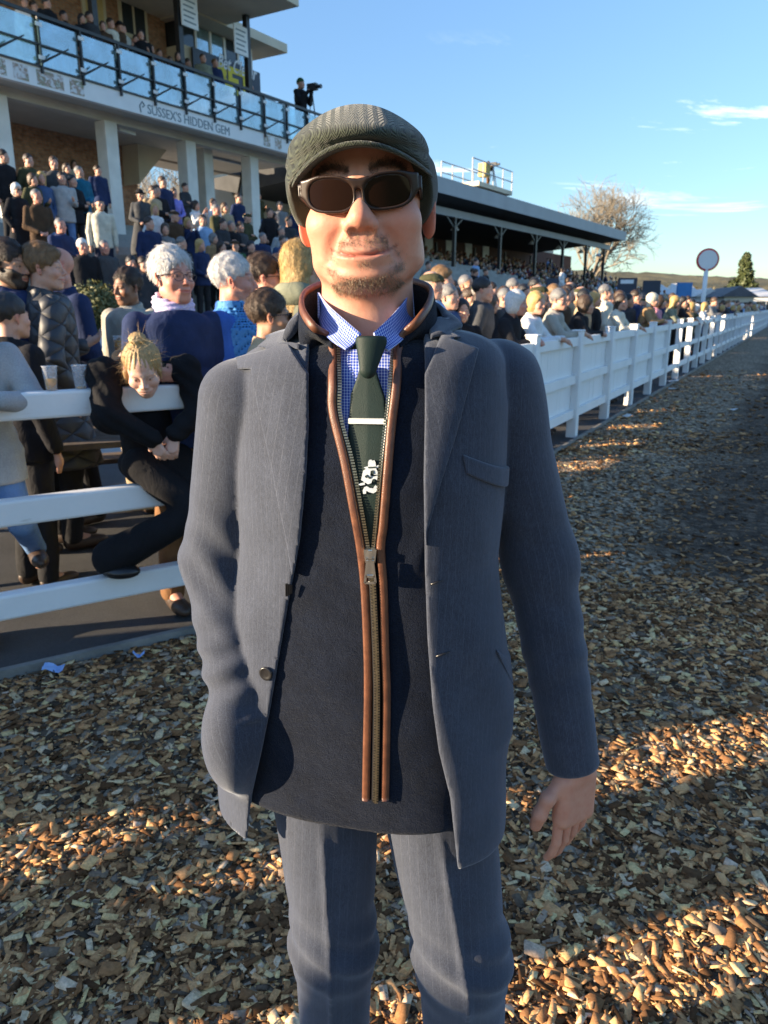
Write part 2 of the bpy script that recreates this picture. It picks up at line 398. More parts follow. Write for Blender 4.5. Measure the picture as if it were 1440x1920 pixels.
def make_gloss():
    m, t, b = newmat('lens'); n = noise(t, coords(t), 12, 2); r = ramp(t, n.outputs[0], [(.3, (.009, .004, .0025)), (.7, (.014, .006, .004))]); t.links.new(r.outputs[0], b.inputs['Base Color'])
    b.inputs['Roughness'].default_value = 0.03; b.inputs['IOR'].default_value = 1.45; b.inputs['Specular IOR Level'].default_value = 0.22
    return m
M['lens'] = make_gloss()
M['black_plastic'] = plain('black_plastic', (.015, .014, .014), .3, .2)
M['leather_shoe'] = plain('shoe_leather', (.05, .03, .02), .45, .2, 12)
# =================================================================== the man in the flat cap
MAN_Y = 1.075
TZ = np.array([.60, .76, .914, 1.05, 1.20, 1.32, 1.42, 1.56], np.float32)
TXC = np.array([-.045, -.042, -.040, -.034, -.025, -.022, -.022, -.022], np.float32)
TA = np.array([.205, .212, .212, .190, .172, .172, .170, .150], np.float32)
TB = np.array([.128, .128, .124, .121, .120, .120, .108, .080], np.float32)
TYC, TYS = math.cos(R(14)), math.sin(R(14))
def torso_d(P, off=0.0):
    x, y, z = P[:, 0], P[:, 1], P[:, 2]
    xr, yr = x + .024, y - MAN_Y; x, y = xr * TYC - yr * TYS - .024, xr * TYS + yr * TYC + MAN_Y       # he stands turned a little to the picture's left
    xc = np.interp(z, TZ, TXC).astype(np.float32); a = np.interp(z, TZ, TA).astype(np.float32); b = np.interp(z, TZ, TB).astype(np.float32)
    u = np.abs(x - xc) / a; w = np.abs(y - MAN_Y) / b
    k = (u ** 2.3 + w ** 2.3 + 1e-9) ** (1 / 2.3); dd = (k - 1) * np.minimum(a, b) * 1.12
    top = z - (1.522 - .24 * np.sqrt((x + .022) ** 2 + .0012) + .055 * (x + .022)) - .35 * np.maximum(np.abs(y - MAN_Y) - .02, 0) * -1
    top = top * .93
    # chest relief
    dd = dd - .006 * gauss(np.sqrt((np.abs(x + .022) - .075) ** 2 + (z - 1.33) ** 2), .07)
    return smax(dd, top, .035) - off
def onto(px, py, off, fn=None):
    fn = fn or torso_d; d = ray(px, py); d = d / np.linalg.norm(d); t = .6
    for _ in range(160):
        p = np.array([[d[0] * t, d[1] * t, CAM_H + d[2] * t]], np.float32); s = float(fn(p, off)[0])
        if s < 2e-4: break
        t += s * .6
        if t > 1.6: break
    return p[0]
def xz(pts, off): return [(float(p[0]), float(p[2])) for p in (onto(a, b, off) for a, b in pts)]
SL = [(-.202, 1.080, 1.418), (-.258, 1.115, 1.168), (-.212, 1.005, .955)]
SR = [(.163, 1.080, 1.444), (.241, 1.100, 1.172), (.303, 1.055, .845)]
def sleeve_d(P, J, r, off=0.0, folds=1.0, seed=3):
    z = P[:, 2]; d = smin(s_cone(P, J[0], J[1], r[0], r[1]), s_cone(P, J[1], J[2], r[1], r[2]), .03)
    el = J[1]; w = gauss(z - (el[2] - .01), .085) * folds
    wb = wob(P, 14, seed + 1); d = d - w * .0040 * np.sin(z * 105 + P[:, 0] * 85 + 2.6 * wb) * (.55 + .45 * wob(P, 20, seed + 2))
    d = d - .0030 * folds * gauss(z - (el[2] - .15), .07) * np.sin(z * 120 - P[:, 0] * 60 + P[:, 1] * 45 + 2 * wb) * (.5 + .5 * wob(P, 17, seed + 5)) - .0022 * wob(P, 26, seed)
    return d - off
OFF_J = .021
def blazer_solid(P):
    x, y, z = P[:, 0], P[:, 1], P[:, 2]
    t = torso_d(P, OFF_J)
    # drape: long soft folds below the chest and a nipped waist
    t = t - .0050 * gauss(z - .96, .13) * np.sin(x * 52 + z * 16 + .6) * (np.abs(x + .03) < .23) - .0016 * wob(P, 16, 5)
    t = t + .004 * gauss(z - 1.17, .06) * gauss(np.abs(x + .025) - .16, .05)
    t = smin(t, s_cone(P, (-.10, 1.085, 1.462), (-.232, 1.085, 1.440), .026, .027), .02); t = smin(t, s_cone(P, (.06, 1.085, 1.488), (.192, 1.085, 1.466), .026, .027), .02)      # shoulder pads
    t = smin(t, s_ell(P, (-.226, 1.005, .920), (.050, .062, .090)), .03)
    t = smax(t, .735 - z, .01)
    l = sleeve_d(P, SL, (.064, .056, .047)); r = sleeve_d(P, SR, (.061, .054, .043), folds=.75, seed=8)
    l = smax(l, s_plane_cut(P, SL, .012), .004); r = smax(r, s_plane_cut(P, SR, .012), .004)
    d = smin(t, l, .004); return smin(d, r, .004)
def s_plane_cut(P, J, ext):
    a, b = vec(J[1]), vec(J[2]); n = (b - a) / np.linalg.norm(b - a); return (P - (b + n * ext)) @ n
OPEN_PX = [(592, 545), (580, 640), (578, 800), (573, 900), (562, 1010), (551, 1075), (540, 1130), (521, 1240), (506, 1330), (490, 1410), (470, 1500), (455, 1560),
           (860, 1560), (845, 1500), (823, 1410), (812, 1330), (802, 1200), (797, 1060), (795, 900), (797, 800), (796, 640), (780, 530)]
OPEN = xz(OPEN_PX, OFF_J); OPEN = [(a, b) for a, b in OPEN]
OPEN[11] = (OPEN[10][0] - .03, .60); OPEN[12] = (OPEN[13][0] + .03, .60); OPEN[0] = (OPEN[0][0], 1.62); OPEN[-1] = (OPEN[-1][0], 1.62)
def blazer_d(P):
    d = blazer_solid(P); cut = poly2d(P[:, 0], P[:, 2], OPEN)
    neck = s_cone(P, (-.022, 1.07, 1.46), (-.022, 1.11, 1.66), .078, .100)
    cut = smax(smax(cut, -torso_d(P, -.030), .003), P[:, 1] - 1.08, .003)
    d = smax(d, -cut, .003)
    vent = smax(torso_d(P, .010), .79 - P[:, 2], .003)       # hollow at the hem
    hol = smax(torso_d(P, OFF_J - .006), P[:, 2] - .80, .004)
    d = smax(d, -hol, .003)
    return smax(d, -neck, .012)
def sleeve_coord(P, J):
    out = None
    for a, b in ((J[0], J[1]), (J[1], J[2])):
        a, b = vec(a), vec(b); n = (b - a) / np.linalg.norm(b - a); e1 = np.cross(n, vec((0, 1, 0))); e1 /= np.linalg.norm(e1); e2 = np.cross(n, e1)
        q = P - a; ang = np.arctan2(q @ e2, q @ e1) * .055; t = q @ n; L = np.linalg.norm(b - a)
        out = ang if out is None else np.where(t > 0, ang, out)
    return out
man = empty('person', (-.02, MAN_Y, 0))
tag(man, 'smiling man in green flat cap, sunglasses and navy pinstripe blazer over zipped gilet', 'person')
MANLOC = np.array([-.02, MAN_Y, 0], np.float32)
def mput(name, me, mat, color=None, smooth=True, parent=None):
    """mesh given in world space, re-based on the man's own origin"""
    n = len(me.vertices); co = np.empty(n * 3, np.float32); me.vertices.foreach_get('co', co)
    co = co.reshape(-1, 3) - MANLOC; me.vertices.foreach_set('co', co.ravel()); me.update()
    return put(name, me, mat, parent or man, color)
# ---- cloth materials
def make_suit():
    m, t, b = newmat('pinstripe_wool'); v = coords(t)
    s = attr(t, 'stripe').outputs['Fac']
    fr = mth(t, 'FRACT', mth(t, 'MULTIPLY', s, 78.0)); ln = mth(t, 'LESS_THAN', mth(t, 'ABSOLUTE', mth(t, 'SUBTRACT', fr, .5)), .045)
    n1 = noise(t, v, 700, 3, .7); n2 = noise(t, v, 22, 4)
    mp_ = N(t, 'ShaderNodeMapping', inp={'Scale': (1, 1, .12)}); t.links.new(v, mp_.inputs[0]); n3 = noise(t, mp_.outputs[0], 900, 2, .6)
    base = ramp(t, n1.outputs[0], [(.28, (.016, .021, .036)), (.72, (.050, .058, .080))])
    c = mixc(t, base.outputs[0], ramp(t, n2.outputs[0], [(.3, (.88,) * 3), (.7, (1.12,) * 3)]).outputs[0], 1.0, 'MULTIPLY')
    c = mixc(t, c, ramp(t, n3.outputs[0], [(.35, (.78,) * 3), (.65, (1.22,) * 3)]).outputs[0], 1.0, 'MULTIPLY')
    c = mixc(t, c, (.12, .13, .16), mth(t, 'MULTIPLY', ln, mth(t, 'MULTIPLY_ADD', n3.outputs[0], .42, -.05)))
    t.links.new(c, b.inputs['Base Color']); b.inputs['Roughness'].default_value = .85; b.inputs['Specular IOR Level'].default_value = .25
    b.inputs['Sheen Weight'].default_value = .35; b.inputs['Sheen Roughness'].default_value = .5; b.inputs['Sheen Tint'].default_value = (.75, .8, .9, 1)
    mq = N(t, 'ShaderNodeMapping', inp={'Scale': (1, 1, .45), 'Rotation': (.3, .5, .2)}); t.links.new(v, mq.inputs[0]); p = bump(t, b, noise(t, mq.outputs[0], 9, 2, .4, .5).outputs[0], .22, .03); bump(t, b, n1.outputs[0], .35, .0015, p)
    return m
M['suit'] = make_suit()
def make_pile():
    m, t, b = newmat('fleece_navy'); v = coords(t); n = noise(t, v, 420, 4, .7, .6); n2 = noise(t, v, 30, 3)
    r = ramp(t, n.outputs[0], [(.3, (.0022, .0042, .010)), (.7, (.0085, .0130, .026))]); t.links.new(mixc(t, r.outputs[0], ramp(t, n2.outputs[0], [(.3, (.8,) * 3), (.7, (1.2,) * 3)]).outputs[0], 1, 'MULTIPLY'), b.inputs['Base Color'])
    b.inputs['Roughness'].default_value = .95; b.inputs['Specular IOR Level'].default_value = .10; b.inputs['Sheen Weight'].default_value = .08
    p = bump(t, b, noise(t, v, 20, 3).outputs[0], .25, .02); bump(t, b, n.outputs[0], .8, .003, p); return m
M['pile'] = make_pile()
def make_leather():
    m, t, b = newmat('tan_leather'); v = coords(t); n = noise(t, v, 60, 5, .6); n2 = N(t, 'ShaderNodeTexVoronoi', inp={'Scale': 900.0}); t.links.new(v, n2.inputs['Vector'])
    r = ramp(t, n.outputs[0], [(.25, (.070, .024, .012)), (.75, (.18, .068, .032))]); t.links.new(r.outputs[0], b.inputs['Base Color']); b.inputs['Roughness'].default_value = .42
    bump(t, b, n2.outputs['Distance'], .3, .0008); return m
M['leather'] = make_leather()
def make_gingham():
    m, t, b = newmat('gingham_cotton'); s = attr(t, 'uvw'); sp = N(t, 'ShaderNodeSeparateXYZ'); t.links.new(s.outputs['Vector'], sp.inputs[0])
    fs = []
    for k in (0, 1): fs.append(mth(t, 'LESS_THAN', mth(t, 'FRACT', mth(t, 'MULTIPLY', sp.outputs[k], 270.0)), .30))
    f = mth(t, 'ADD', mth(t, 'MULTIPLY', fs[0], .55), mth(t, 'MULTIPLY', fs[1], .4))
    c = mixc(t, (.018, .060, .40), (.62, .70, .90), f); n = noise(t, coords(t), 60, 3)
    t.links.new(mixc(t, c, ramp(t, n.outputs[0], [(.3, (.9,) * 3), (.7, (1.1,) * 3)]).outputs[0], 1, 'MULTIPLY'), b.inputs['Base Color']); b.inputs['Roughness'].default_value = .75
    bump(t, b, noise(t, coords(t), 28, 3).outputs[0], .25, .01); return m
M['gingham'] = make_gingham()
M['tie'] = plain('tie_silk', (.0055, .0175, .0145), .6, .12, 40, .15, 900, spec=.3)
M['steel'] = plain('steel', (.62, .60, .56), .28, .1, 30, metal=1.0)
M['brass'] = plain('aged_brass', (.36, .30, .20), .38, .25, 200, metal=1.0)
M['white_thread'] = plain('white_thread', (.40, .44, .47), .85, .10, 200, .3, 1500)
# ---- blazer
me, v = sdf_mesh('blazer', blazer_d, (-.34, .86, .72), (.38, 1.30, 1.58), .0045, 2)
tl, tr, tt_ = sleeve_d(v, SL, (.064, .056, .047)), sleeve_d(v, SR, (.061, .054, .043)), torso_d(v, OFF_J)
st = np.where(np.abs(tt_) < np.minimum(np.abs(tl), np.abs(tr)), np.arctan2(v[:, 0] + .022, -(v[:, 1] - MAN_Y)) * .19, np.where(np.abs(tl) < np.abs(tr), sleeve_coord(v, SL), sleeve_coord(v, SR)))
st = np.where((np.abs(tt_) < .02) & (v[:, 1] < MAN_Y), (v[:, 0] - np.interp(v[:, 2], TZ, TXC)) * (1 + .35 * ((v[:, 0] + .02) / .2) ** 2), st)
set_attr(me, 'stripe', st)
mput('blazer', me, M['suit'])
def band_part(name, px, off0, off1, mat, h=.0026, slant=0.0, r=.0022, parent=None, color=None, puff=0.0):
    pl = xz(px, off0)
    A = np.array(pl); lo = (A[:, 0].min() - .012, .87, A[:, 1].min() - .012); hi = (A[:, 0].max() + .012, 1.12, A[:, 1].max() + .012)
    mid, half = (off0 + off1) / 2, (off1 - off0) / 2
    def f(P):
        p2 = poly2d(P[:, 0], P[:, 2], pl)
        lift = puff * np.clip(-p2 / .03, 0, 1)
        return smax(np.abs(torso_d(P, mid) - lift) - half, p2, r)
    me, v = sdf_mesh(name, f, lo, hi, h, 1)
    set_attr(me, 'stripe', v[:, 0] + slant * v[:, 2]); uv = np.stack([v[:, 0], v[:, 2], v[:, 1]], 1); set_attr(me, 'uvw', uv)
    return mput(name, me, mat, color, parent=parent)
LAP_L = [(580, 600), (579, 700), (578, 800), (573, 900), (562, 1010), (550, 1082), (538, 1011), (513, 883), (488, 772), (476, 690), (471, 657), (514, 650), (545, 630)]
LAP_R = [(795, 600), (796, 700), (797, 800), (795, 900), (796, 1000), (795, 1070), (800, 994), (825, 905), (853, 817), (883, 700), (894, 651), (840, 632), (815, 612)]
band_part('lapel', LAP_L, OFF_J - .004, OFF_J + .0075, M['suit'], slant=-.18, puff=.002, r=.001)
band_part('lapel', LAP_R, OFF_J - .004, OFF_J + .0075, M['suit'], slant=.22, puff=.002, r=.001)
band_part('breast_pocket', [(866, 850), (950, 815), (951, 853), (874, 886)], OFF_J - .004, OFF_J + .0035, M['suit'], h=.0020, slant=.0)
# collar of the blazer: a rolled band from the notches round the back of the neck
def sweep_strip(name, inner, outer, mat, thick, nu=60, nv=8, attrs=None, parent=None, color=None, bulge=0.0):
    """a curved strip between two space curves, given thickness"""
    def cr_(pts, u):
        pts = [np.array(p, float) for p in pts]; n = len(pts) - 1; s = min(int(u * n), n - 1); t = u * n - s
        p0, p1, p2, p3 = pts[max(s - 1, 0)], pts[s], pts[s + 1], pts[min(s + 2, n)]
        return .5 * ((2 * p1) + (-p0 + p2) * t + (2 * p0 - 5 * p1 + 4 * p2 - p3) * t * t + (-p0 + 3 * p1 - 3 * p2 + p3) * t ** 3)
    G = np.array([[cr_(inner, i / nu) * (1 - j / nv) + cr_(outer, i / nu) * (j / nv) for j in range(nv + 1)] for i in range(nu + 1)])
    du = np.gradient(G, axis=0); dv = np.gradient(G, axis=1); nn = np.cross(du, dv); nn /= np.linalg.norm(nn, axis=2, keepdims=True) + 1e-9
    if bulge: G = G + nn * (bulge * np.sin(np.linspace(0, np.pi, nv + 1)))[None, :, None]
    top = G + nn * thick / 2; bot = G - nn * thick / 2; V = np.concatenate([top.reshape(-1, 3), bot.reshape(-1, 3)]); K = (nu + 1) * (nv + 1); F = []
    I = lambda i, j: i * (nv + 1) + j
    for i in range(nu):
        for j in range(nv):
            F.append((I(i, j), I(i + 1, j), I(i + 1, j + 1), I(i, j + 1))); F.append((K + I(i, j), K + I(i, j + 1), K + I(i + 1, j + 1), K + I(i + 1, j)))
    for i in range(nu):
        for j in (0, nv):
            q = (I(i, j), K + I(i, j), K + I(i + 1, j), I(i + 1, j)); F.append(q if j == 0 else q[::-1])
    for j in range(nv):
        for i in (0, nu):
            q = (I(i, j), I(i, j + 1), K + I(i, j + 1), K + I(i, j)); F.append(q if i == 0 else q[::-1])
    me = mesh_from(name, V, np.array(F), True)
    L = np.concatenate([[0], np.cumsum(np.linalg.norm(np.diff(G[:, nv // 2], axis=0), axis=1))]); w = np.linalg.norm(G[:, -1] - G[:, 0], axis=1)
    uu = np.repeat(L[:, None], nv + 1, 1); vv = np.linspace(0, 1, nv + 1)[None] * w[:, None]
    uv = np.stack([uu, vv, uu * 0], 2).reshape(-1, 3); set_attr(me, 'uvw', np.concatenate([uv, uv])); set_attr(me, 'stripe', np.concatenate([vv.ravel(), vv.ravel()]))
    return mput(name, me, mat, color, parent=parent)
def onp(px, py, off): return tuple(onto(px, py, off))
def drop(x, y, off):
    """the point of the body's surface above (x, y)"""
    zs = np.linspace(1.62, 1.30, 320).astype(np.float32); P = np.stack([np.full(320, x), np.full(320, y), zs], 1).astype(np.float32); k = np.argmax(torso_d(P, off) < 0)
    return (x, y, float(zs[k]))
cin = [onp(562, 652, OFF_J + .004), onp(572, 612, OFF_J + .004), (-.116, 1.045, 1.530), (-.110, 1.10, 1.548), (-.080, 1.155, 1.560), (-.022, 1.178, 1.563), (.040, 1.155, 1.562), (.072, 1.10, 1.554), (.080, 1.045, 1.537), onp(802, 600, OFF_J + .004), onp(808, 632, OFF_J + .004)]
cout = [onp(513, 652, OFF_J + .004), onp(498, 632, OFF_J + .004), drop(-.140, 1.050, OFF_J + .004), drop(-.138, 1.100, OFF_J + .004), drop(-.105, 1.145, OFF_J + .004), drop(-.022, 1.165, OFF_J + .004), drop(.070, 1.145, OFF_J + .004), drop(.102, 1.100, OFF_J + .004), drop(.106, 1.050, OFF_J + .004), onp(848, 618, OFF_J + .004), onp(838, 633, OFF_J + .004)]
sweep_strip('blazer_collar', cin, cout, M['suit'], .006, bulge=.004)
# pocket flaps, buttons, buttonholes
band_part('pocket_flap', [(952, 1140), (963, 1215), (955, 1240), (925, 1205)], OFF_J - .004, OFF_J + .006, M['suit'], h=.002)
fl = [onto(418, 1200, OFF_J), onto(424, 1240, OFF_J), onto(384, 1268, OFF_J + .022), onto(400, 1225, OFF_J + .012)]
mb = MB(); nrm = Vector((-.35, -.93, 0)) * .003
c8 = [Vector(p) for p in fl]; mb.add([tuple(p + nrm) for p in c8] + [tuple(p - nrm) for p in c8], [(0, 1, 2, 3), (7, 6, 5, 4), (0, 4, 5, 1), (1, 5, 6, 2), (2, 6, 7, 3), (3, 7, 4, 0)])
me = mb.mesh('pocket_flap'); set_attr(me, 'stripe', np.linspace(0, .03, 8)); mput('pocket_flap', me, M['suit'])
p = onto(500, 1262, OFF_J + .004)
bt = MB(); bt.lathe([(.0085, 0), (.0105, .0016), (.0105, .0034), (.0085, .0042), (.0066, .0032), (.003, .003)], n=24)
me = bt.mesh('button', True); me.transform(Matrix.Translation(Vector(p)) @ Matrix.Rotation(R(-22), 4, 'Z') @ Matrix.Rotation(R(90), 4, 'X')); mput('button', me, M['black_plastic'])
th = MB(); q = onto(541, 1106, OFF_J + .003)
for k in range(3): th.bar(q + np.array([.003 * k - .003, 0, -.009 + .002 * k]), q + np.array([.003 * k - .002, -.003, .010 - .001 * k]), .0035, .0025)
mput('loose_thread', th.mesh('loose_thread'), M['black_plastic'])
for a, b in (((808, 1096), (830, 1088)), ((818, 1231), (843, 1222))):
    bh = MB(); bh.tube([onto(*a, OFF_J + .001), onto((a[0] + b[0]) / 2, (a[1] + b[1]) / 2, OFF_J + .0015), onto(*b, OFF_J + .001)], [.0016, .0011, .0009], 8); mput('buttonhole', bh.mesh('buttonhole', True), M['black_plastic'])
# ---- gilet: fleece body with an open zip front
LZ = [(630, 641), (633, 717), (634, 775), (656, 861), (673, 950), (687, 1030)]
RZ = [(742, 641), (735, 717), (726, 800), (717, 883), (708, 983), (703, 1030)]
VPOLY = xz([(575, 560)] + LZ + [(695, 1062)] + RZ[::-1] + [(795, 545)], .012); VPOLY = [(VPOLY[0][0], 1.70)] + VPOLY[1:-1] + [(VPOLY[-1][0], 1.70)]
def gilet_d(P):
    z = P[:, 2]; d = torso_d(P, .012) - .0026 * wob(P, 24, 12) * np.clip((1.42 - z) / .1, 0, 1) - .004 * gauss(P[:, 0] - (.035 + .35 * (z - 1.2)), .012) * gauss(z - 1.3, .10)
    d = smax(d, .800 - z, .008)
    cut = smax(poly2d(P[:, 0], P[:, 2], VPOLY), P[:, 1] - 1.07, .004); cut = smax(cut, -torso_d(P, -.014), .002)
    d = smax(d, -cut, .004)
    return smax(d, -s_cone(P, (-.022, 1.06, 1.44), (-.022, 1.10, 1.66), .066, .085), .006)
me, v = sdf_mesh('gilet', gilet_d, (-.26, .92, .78), (.22, 1.24, 1.56), .0052, 1); mput('gilet', me, M['pile'])
# standing collar of the gilet
gtop = [onp(628, 634, .015), (-.0905, .985, 1.523), (-.108, 1.020, 1.545), (-.108, 1.075, 1.566), (-.078, 1.140, 1.582), (-.024, 1.165, 1.588), (.032, 1.140, 1.584), (.062, 1.075, 1.572), (.060, 1.020, 1.552), (.043, .985, 1.530), onp(745, 634, .015)]
gbot = [onp(624, 655, .013), onp(606, 640, .010), drop(-.104, 1.02, .002), drop(-.106, 1.07, .002), drop(-.082, 1.12, .002), drop(-.024, 1.15, .008), drop(.038, 1.12, .002), drop(.064, 1.07, .002), drop(.062, 1.02, .002), onp(766, 636, .010), onp(748, 655, .013)]
sweep_strip('gilet_collar', gtop, gbot, M['pile'], .008, bulge=.003)
# leather piping along the zip and over the collar edge
def catmull(pts, n=8):
    pts = [Vector(p) for p in pts]; out = []
    for i in range(len(pts) - 1):
        p0, p1, p2, p3 = pts[max(i - 1, 0)], pts[i], pts[i + 1], pts[min(i + 2, len(pts) - 1)]
        for k in range(n):
            t = k / n; out.append(.5 * ((2 * p1) + (-p0 + p2) * t + (2 * p0 - 5 * p1 + 4 * p2 - p3) * t * t + (-p0 + 3 * p1 - 3 * p2 + p3) * t ** 3))
    return out + [pts[-1]]
LT = [(621, 640), (623, 717), (624, 772), (645, 861), (662, 950), (676, 1030), (684, 1105), (689, 1217), (690, 1300), (688, 1400), (686, 1500)]
RT = [(750, 640), (744, 717), (734, 800), (727, 883), (719, 983), (714, 1030), (719, 1105), (722, 1217), (725, 1300), (724, 1400), (722, 1500)]
def flat_tube(name, pts, w, t, mat, parent=None):
    """flat ribbon with rounded section that faces away from the body axis"""
    pts = catmull(pts, 8); n = 10; V = []; F = []; s = []; L = 0
    for i, p in enumerate(pts):
        d = (pts[min(i + 1, len(pts) - 1)] - pts[max(i - 1, 0)]).normalized(); o = Vector((p.x + .022, p.y - 1.09, 0)).normalized(); sd_ = d.cross(o).normalized(); o = sd_.cross(d)
        if i: L += (p - pts[i - 1]).length
        for k in range(n):
            a = 2 * math.pi * k / n; ca, sa = math.cos(a), math.sin(a)
            V.append(p + sd_ * (w / 2 * math.copysign(abs(ca) ** .7, ca)) + o * (t / 2 * math.copysign(abs(sa) ** .8, sa)))
    for i in range(len(pts) - 1):
        for k in range(n): F.append((i * n + k, i * n + (k + 1) % n, (i + 1) * n + (k + 1) % n, (i + 1) * n + k))
    F.append(tuple(range(n))); F.append(tuple((len(pts) - 1) * n + k for k in range(n - 1, -1, -1)))
    return mput(name, mesh_from(name, V, F, True), mat, parent=parent)
lpts = [onp(a, b, .0165) for a, b in LT][::-1]; rpts = [onp(a, b, .0165) for a, b in RT]
up = [tuple(np.array(p) + np.array([0, -.001, .002])) for p in gtop[1:-1]]
flat_tube('leather_piping', lpts + up + rpts, .0115, .0072, M['leather'])
# zip: tape, teeth, slider and pull
lz = catmull([onp(a, b, .014) for a, b in LZ] + [onp(693, 1052, .015)], 10); rz = catmull([onp(a, b, .014) for a, b in RZ] + [onp(697, 1052, .015)], 10)
cz = catmull([onp(a, b, .0155) for a, b in ((695, 1052), (700, 1105), (705, 1217), (707, 1300), (706, 1400), (704, 1500))], 10)
def along(pts, step):
    out = []; acc = 0.0
    for i in range(len(pts) - 1):
        a, b = pts[i], pts[i + 1]; L = (b - a).length
        while acc < L: out.append((a.lerp(b, acc / L), (b - a).normalized())); acc += step
        acc -= L
    return out
tb = MB()
for pts, wd in ((lz, .006), (rz, .006), (cz, .014)): tb.tube([p + Vector((0, .0015, 0)) for p in pts], wd / 2, 6)
mput('zip_tape', tb.mesh('zip_tape', True), M['black_plastic'])
te = MB()
for pts, sgn in ((lz, 1), (rz, -1)):
    for p, d in along(pts, .0037):
        s = Vector((1, 0, 0)) * sgn; c = p + s * .003 + Vector((0, -.003, 0)); te.bar(c - s * .0024, c + s * .0024, .0020, .0022, d)
for i, (p, d) in enumerate(along(cz, .0021)):
    s = Vector((1, 0, 0)); c = p + s * (.0012 if i % 2 else -.0012) + Vector((0, -.0068, 0)); te.bar(c - s * .0026, c + s * .0026, .0012, .0022, d)
o = mput('zip_teeth', te.mesh('zip_teeth'), M['brass']); o['kind'] = 'stuff'
sp = Vector(onp(694, 1040, .022)); sl = MB()
sl.hexa([tuple(sp + Vector(q)) for q in ((-.0065, -.003, -.010), (.0065, -.003, -.010), (.0055, .004, -.010), (-.0055, .004, -.010), (-.0085, -.003, .008), (.0085, -.003, .008), (.0075, .004, .008), (-.0075, .004, .008))])
sl.bar(sp + Vector((0, -.005, -.004)), sp + Vector((0, -.005, .007)), .004, .005)
so = mput('zip_slider', sl.mesh('zip_slider'), M['steel'])
pu = MB(); z0, z1 = -.005, -.036
for a, b in (((-.0035, z0), (-.007, z1)), ((.0035, z0), (.007, z1))): pu.bar(sp + Vector((a[0], -.0085, a[1])), sp + Vector((b[0], -.0085, b[1])), .003, .003)
pu.bar(sp + Vector((-.0072, -.0085, z1)), sp + Vector((.0072, -.0085, z1)), .003, .003); pu.bar(sp + Vector((-.0058, -.0085, -.027)), sp + Vector((.0058, -.0085, -.027)), .003, .003)
pu.hexa([tuple(sp + Vector(q)) for q in ((-.0056, -.0080, -.026), (.0056, -.0080, -.026), (.0056, -.0066, -.026), (-.0056, -.0066, -.026), (-.0035, -.0080, z0), (.0035, -.0080, z0), (.0035, -.0066, z0), (-.0035, -.0066, z0))])
mput('zip_pull', pu.mesh('zip_pull'), M['steel'])
# ---- shirt front, collar and tie
def shirt_d(P):
    d = torso_d(P, .003) - .0012 * wob(P, 40, 4); d = smax(d, .90 - P[:, 2], .01)
    d = smax(d, P[:, 2] - 1.535, .01)
    return smax(d, -s_cone(P, (-.022, 1.05, 1.46), (-.022, 1.09, 1.66), .048, .068), .004)
me, v = sdf_mesh('shirt', shirt_d, (-.13, .93, 1.0), (.10, 1.12, 1.56), .005, 1); set_attr(me, 'uvw', np.stack([v[:, 0], v[:, 2], v[:, 1]], 1)); mput('shirt', me, M['gingham'])
def P3(px, py, Y): return tuple(at(px, py, Y))
cl_top = [P3(597, 548, 1.075), P3(612, 568, 1.030), P3(640, 594, .994), P3(677, 626, .962)]
cl_bot = [P3(598, 600, 1.070), P3(604, 618, 1.020), P3(622, 640, .978), P3(648, 656, .948)]
sweep_strip('shirt_collar', cl_top, cl_bot, M['gingham'], .0025, nu=24, nv=8, bulge=.004)
cr_top = [P3(772, 540, 1.075), P3(758, 564, 1.030), P3(734, 592, .994), P3(700, 625, .962)]
cr_bot = [P3(776, 598, 1.070), P3(768, 618, 1.020), P3(752, 640, .978), P3(728, 658, .948)]
sweep_strip('shirt_collar', [p for p in cr_bot], [p for p in cr_top], M['gingham'], .0025, nu=24, nv=8, bulge=.004)
bk_top = [cl_top[0], (-.080, 1.105, 1.556), (-.055, 1.150, 1.566), (-.022, 1.160, 1.568), (.012, 1.150, 1.566), (.036, 1.105, 1.56), cr_top[0]]
bk_bot = [cl_bot[0], (-.088, 1.11, 1.51), (-.06, 1.16, 1.51), (-.022, 1.172, 1.51), (.018, 1.16, 1.51), (.044, 1.11, 1.51), cr_bot[0]]
sweep_strip('shirt_collar', bk_top, bk_bot, M['gingham'], .003, nu=40, nv=6)
band_part('tie', [(675, 688), (703, 686), (712, 715), (722, 745), (725, 790), (723, 860), (712, 960), (702, 1045), (684, 1045), (668, 960), (652, 860), (654, 790), (658, 738), (668, 712)], .004, .010, M['tie'], h=.0022, puff=.002)
def knot_d(P):
    a = at(696, 640, .944); b = at(690, 694, .936)
    d = s_cone(P, a, b, .0195, .0105, sc=(1, .62, 1)); w = s_cone(P, at(655, 648, .968), at(700, 640, .95), .0050, .009, sc=(1, .6, 1)); w2 = s_cone(P, at(722, 648, .968), at(705, 640, .95), .004, .009, sc=(1, .6, 1))
    d = smin(d, smin(w, w2, .003), .003); dim = s_cone(P, at(690, 690, .926), at(694, 720, .918), .002, .004); d = smax(d, -dim, .004)
    return smax(d, P[:, 2] - (at(696, 630, .94)[2]), .004)
me, v = sdf_mesh('tie_knot', knot_d, (-.075, .90, 1.42), (.03, 1.0, 1.53), .002, 1); mput('tie_knot', me, M['tie'])
tbar = MB(); a, b = onto(654, 789, .0155), onto(724, 790, .0155); tbar.bar(a, b, .0045, .0068); mput('tie_bar', tbar.mesh('tie_bar'), plain('silver', (.80, .80, .74), .35, .05, 30, metal=.35))
